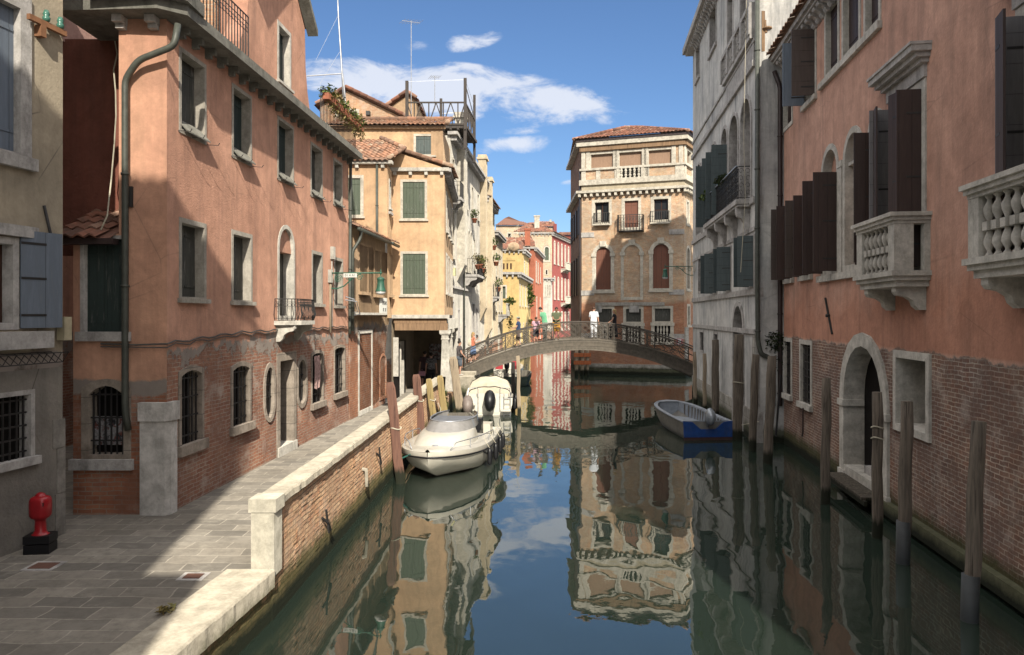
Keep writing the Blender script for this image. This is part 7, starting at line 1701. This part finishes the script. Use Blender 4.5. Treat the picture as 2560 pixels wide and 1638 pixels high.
    if bag:
        tg = thing('bag', bag[1], 'bag', tuple(Wd((0, -.2, 1.0)))); m = MB(pf)
        if bag[0] == 'back': loft(m, [(0, -.2, .98, .13, .08), (0, -.22, 1.05, .15, .1), (0, -.21, 1.25, .14, .09), (0, -.19, 1.38, .08, .05)]); m.tube([(-.1, -.14, 1.36), (-.11, .02, 1.47), (-.11, .13, 1.3)], .014, 5); m.tube([(.1, -.14, 1.36), (.11, .02, 1.47), (.11, .13, 1.3)], .014, 5)
        else: loft(m, [(.19, .06, .92, .05, .1), (.2, .07, 1.0, .055, .12), (.2, .07, 1.08, .04, .1)]); m.tube([(.2, .07, 1.06), (.08, .15, 1.3), (-.12, .05, 1.47), (-.1, -.1, 1.4), (.16, -.14, 1.1), (.2, .0, 1.06)], .01, 5)
        m.build('pouch', bag[2], tg)
    return t
TOP = lambda n, c: cloth(n, c)
DZ = lambda x: dz(x)+.0
person('man in a charcoal tee with a black cross bag at the left bridge foot', -2.72, 38.1, 1.0, -70, 1.78, hair=m_hairD, top=TOP('charcoal_tee', (.10, .085, .085)), bot=TOP('slate_shorts', (.11, .13, .16)), hands=((-.3, .1, .85), (.28, .2, .95)), bag=('x', 'black cross body bag on the man at the foot of the bridge', m_black), slim=1.12)
person('woman in a coral top and blue skirt starting up the bridge', X(1183, 39.8), 39.8, DZ(X(1183, 39.8)), -70, 1.66, hair=m_hairB, top=TOP('coral_top', (.55, .2, .12)), bot=TOP('blue_skirt', (.15, .22, .38)), style='skirt', longhair=True, stride=.1, bag=('back', 'cream backpack worn by the woman in the blue skirt', TOP('cream_canvas', (.55, .5, .4))), sleeve=.25, slim=.92, hands=((-.15, .25, 1.35), (.15, .28, 1.2)))
person('person in a navy tee and grey cap walking down the left slope of the bridge', X(1296, 39.9), 39.9, DZ(X(1296, 39.9)), 80, 1.62, hair=m_hairBr, top=TOP('navy_tee', (.035, .06, .13)), bot=TOP('brown_shorts', (.12, .09, .08)), hat=TOP('grey_cap', (.3, .33, .28)), hands=((-.18, .32, 1.1), (.18, .32, 1.05)), stride=.12)
person('man in a green tee leaning over the bridge railing near the crown', X(1363, 39.7), 39.7, DZ(X(1363, 39.7)), 60, 1.85, hair=m_hairD, top=TOP('mint_tee', (.16, .42, .25)), bot=TOP('grey_trousers', (.2, .2, .18)), style='trousers', lean=.22, nod=.12, hands=((-.15, .34, 1.05), (.18, .32, 1.0)))
person('bearded man in olive tee and mustard shorts looking at his hands on the bridge', X(1391, 39.6), 39.6, DZ(X(1391, 39.6)), 178, 1.76, skin=m_skinB, hair=m_hairD, top=TOP('olive_tee', (.12, .14, .08)), bot=TOP('mustard_shorts', (.48, .25, .05)), nod=.09, hands=((-.05, .3, 1.08), (.05, .3, 1.08)), slim=1.12, longhair=False)
person('person in white shirt and white trousers turning away on the right of the crown', X(1484, 40.0), 40.0, DZ(X(1484, 40.0)), -25, 1.74, hair=m_hairBr, top=TOP('white_shirt', (.70, .72, .76)), bot=TOP('white_trousers', (.66, .68, .72)), style='trousers', lean=.06, hands=((-.2, .2, .95), (.28, .05, .85)), sleeve=.8)
person('woman in a long black dress on the right slope of the bridge', X(1536, 39.9), 39.9, DZ(X(1536, 39.9)), 75, 1.72, hair=m_hairB, top=TOP('black_dress', (.025, .022, .025)), bot=TOP('black_dress', (.025, .022, .025)), style='dress', longhair=True, stride=.12, hands=((-.2, .3, 1.0), (.2, .22, .9)), slim=.92, sleeve=.4)
person('person in a pink shirt and dark shorts farther back at the middle of the bridge', X(1340, 41.0), 41.0, DZ(X(1340, 41.0))-.1, 0, 1.5, top=TOP('pink_shirt', (.6, .4, .48)), bot=TOP('dark_shorts', (.05, .05, .07)))
person('woman in a black and white patterned blouse and black trousers walking under the arcade', X(1078, 34.0), 34.0, PAVE, 5, 1.66, hair=m_hairD, top=M_flat('patterned_blouse', (.2, .2, .21), .9, var=1.0, scale=20), bot=TOP('black_trousers', (.02, .02, .022)), style='trousers', stride=.1)
person('person in dark shorts walking under the arcade, left of the patterned blouse', X(1062, 34.3), 34.3, PAVE, -5, 1.72, hair=m_hairD, top=TOP('plum_top', (.08, .05, .06)), bot=TOP('black_shorts', (.03, .025, .03)), stride=.08)
pb_ = thing('pink_handbag', 'pink handbag carried by the person in dark shorts under the arcade', 'bag', (X(1057, 34.1), 34.1, 1.3)); MB().box(X(1057, 34.1)-.18, X(1057, 34.1)+.12, 34.0, 34.12, 1.32, 1.52).build('pouch', TOP('pink_leather', (.55, .3, .38)), pb_); MB().tube([(X(1057, 34.1)-.1, 34.06, 1.5), (X(1057, 34.1)-.03, 34.06, 1.62), (X(1057, 34.1)+.05, 34.06, 1.5)], .01, 4).build('handle', TOP('pink_leather', (.55, .3, .38)), pb_)

# small detail pass
iron_rail_t = thing('landing_fence', 'thin iron fence at the water steps behind the left end of the bridge', 'fence', (-1.6, 43, 1.0)); iron_rail(iron_rail_t, Fr((-1.85, 42.2), (.25, 1), 1), [(0, 0), (2.6, 0)], 1.0, 1.15, .12, 'rail_panel'); 
tube_ = MB(); tube_.tube([(-2.5, 24.9, 1.15), (-2.4, 24.85, .95), (-2.42, 24.8, .78)], .012, 4); tag(tube_.build('mooring_line', m_rope), 'short pale line hanging beside the ochre posts', 'rope')
fb = MB(); fb.ball((-2.45, 24.6, .68), (.07, .07, .13), 8, 6); tag(fb.build('red_float', M_flat('red_float', (.5, .03, .03), .5)), 'small red float hanging between the two ochre posts', 'float')
m = MB(); m.leaves((-2.62, 28.6, .75), (.12, .8, .55), 420, .06); tag(m.build('wall_ivy', m_leafG), 'green weed growing down the quay wall by the arcade pillar', 'plant')

# ------------------------------------------------------------------ light, sky, camera
SUN = Vector((-.15, 1, -.65)).normalized()
L = bpy.data.lights.new('sun', 'SUN'); L.energy = 3.9; L.angle = math.radians(.6); L.color = (1.0, .93, .80)
lo = bpy.data.objects.new('sun', L); C.objects.link(lo); lo.rotation_euler = SUN.to_track_quat('-Z', 'Y').to_euler(); lo.location = (0, -20, 40)
W_ = bpy.data.worlds.new('World'); sc.world = W_; W_.use_nodes = True; nt = W_.node_tree; bg_ = nt.nodes['Background']
def wn(k, **kw):
    o = nt.nodes.new(k)
    for a, b in kw.items(): setattr(o, a, b)
    return o
sky = wn('ShaderNodeTexSky', sky_type='NISHITA', sun_disc=False); sky.sun_elevation = math.asin(-SUN.z); sky.sun_rotation = math.atan2(-SUN.x, -SUN.y); sky.air_density = 1.0; sky.dust_density = .6; sky.ozone_density = 2.5; sky.altitude = 0
def wm_(op, a, b=0.0, c=0.0, clamp=False):
    o = wn('ShaderNodeMath', operation=op, use_clamp=clamp)
    for i, v in enumerate((a, b, c)):
        if isinstance(v, bpy.types.NodeSocket): nt.links.new(v, o.inputs[i])
        else: o.inputs[i].default_value = v
    return o.outputs[0]
tc = wn('ShaderNodeTexCoord'); sx = wn('ShaderNodeSeparateXYZ'); nt.links.new(tc.outputs['Generated'], sx.inputs[0])
yy = wm_('MAXIMUM', sx.outputs[1], .02); p_ = wm_('DIVIDE', sx.outputs[0], yy); q_ = wm_('DIVIDE', sx.outputs[2], yy)
cmb = wn('ShaderNodeCombineXYZ'); nt.links.new(p_, cmb.inputs[0]); nt.links.new(wm_('MULTIPLY', q_, 2.2), cmb.inputs[1])
nz = wn('ShaderNodeTexNoise'); nt.links.new(cmb.outputs[0], nz.inputs['Vector']); nz.inputs['Scale'].default_value = 9; nz.inputs['Detail'].default_value = 9; nz.inputs['Roughness'].default_value = .62; nz.inputs['Distortion'].default_value = .4
mask = 0.0
def blob(px, py, rx, ry, slope=0, amt=1.0):
    """cloud bank: soft ellipse in sky direction coordinates"""
    cp, cq = (px-CXP)/FPX, (HYP-py)/FPX; a = wm_('SUBTRACT', p_, cp); b = wm_('SUBTRACT', wm_('SUBTRACT', q_, cq), wm_('MULTIPLY', a, -slope))
    d = wm_('ADD', wm_('POWER', wm_('ABSOLUTE', wm_('DIVIDE', a, rx/FPX)), 2.0), wm_('POWER', wm_('ABSOLUTE', wm_('DIVIDE', b, ry/FPX)), 2.0))
    return wm_('MULTIPLY', wm_('SUBTRACT', 1.0, d, clamp=True), amt)
for bl_ in ((1150, 232, 440, 80, .12, 1.5), (960, 215, 190, 55, .05, .6), (1030, 115, 85, 25, 0, .75), (1170, 103, 90, 28, -.15, .7), (1290, 363, 130, 26, -.05, .75), (1290, 325, 70, 14, 0, .6), (1420, 296, 45, 25, 0, .7), (800, 205, 50, 26, 0, .7), (1425, 457, 32, 12, 0, .7), (1330, 405, 22, 6, 0, .5), (700, -200, 500, 90, .1, .8), (1900, -350, 500, 100, .1, .8)):
    mask = wm_('MAXIMUM', blob(*bl_), mask)
v = wm_('ADD', wm_('MULTIPLY', mask, .52), wm_('MULTIPLY', wm_('SUBTRACT', nz.outputs['Fac'], .5), 2.7))
mr = wn('ShaderNodeMapRange', interpolation_type='SMOOTHSTEP'); nt.links.new(v, mr.inputs[0]); mr.inputs[1].default_value = .08; mr.inputs[2].default_value = .62; mr.inputs[4].default_value = .85
gate = wm_('MULTIPLY', mr.outputs[0], wm_('MULTIPLY', wm_('GREATER_THAN', sx.outputs[1], .05), wm_('MULTIPLY', mask, 5.0, clamp=True)))
mx = wn('ShaderNodeMix', data_type='RGBA'); nt.links.new(gate, mx.inputs[0])
tint = wn('ShaderNodeMix', data_type='RGBA', blend_type='MULTIPLY'); tint.inputs[0].default_value = 1; nt.links.new(sky.outputs[0], tint.inputs[6]); tint.inputs[7].default_value = (.48, .58, .70, 1)
nt.links.new(tint.outputs[2], mx.inputs[6]); mx.inputs[7].default_value = (4.6, 4.8, 5.3, 1)
# unseen bright cloud added overhead and behind the viewpoint to fill the shade
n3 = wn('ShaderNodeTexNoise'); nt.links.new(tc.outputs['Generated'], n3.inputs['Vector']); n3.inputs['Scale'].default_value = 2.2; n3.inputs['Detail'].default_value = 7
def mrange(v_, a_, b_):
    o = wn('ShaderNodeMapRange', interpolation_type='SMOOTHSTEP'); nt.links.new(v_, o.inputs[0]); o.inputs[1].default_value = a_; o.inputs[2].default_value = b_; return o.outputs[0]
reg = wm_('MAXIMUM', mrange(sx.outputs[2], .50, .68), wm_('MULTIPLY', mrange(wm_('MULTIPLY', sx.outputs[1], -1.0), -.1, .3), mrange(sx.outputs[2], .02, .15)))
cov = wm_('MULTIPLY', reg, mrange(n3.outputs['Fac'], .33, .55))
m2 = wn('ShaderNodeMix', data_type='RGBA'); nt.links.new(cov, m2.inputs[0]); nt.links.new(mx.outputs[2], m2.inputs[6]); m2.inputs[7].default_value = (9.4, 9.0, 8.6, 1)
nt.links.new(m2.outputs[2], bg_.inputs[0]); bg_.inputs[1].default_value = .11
cam = bpy.data.cameras.new('camera'); co = bpy.data.objects.new('camera', cam); C.objects.link(co); co.location = (0, 0, EYE); co.rotation_euler = (PI/2, 0, 0)
cam.sensor_width = 36; cam.lens = 36*FPX/2560; cam.shift_y = -(819-HYP)/2560; cam.clip_start = .1; cam.clip_end = 3000; sc.camera = co
sc.view_settings.view_transform = 'Standard'; sc.view_settings.look = 'None'; sc.view_settings.exposure = 0.75; sc.view_settings.gamma = 1
sc.cycles.max_bounces = 6; sc.cycles.diffuse_bounces = 3; sc.cycles.glossy_bounces = 3
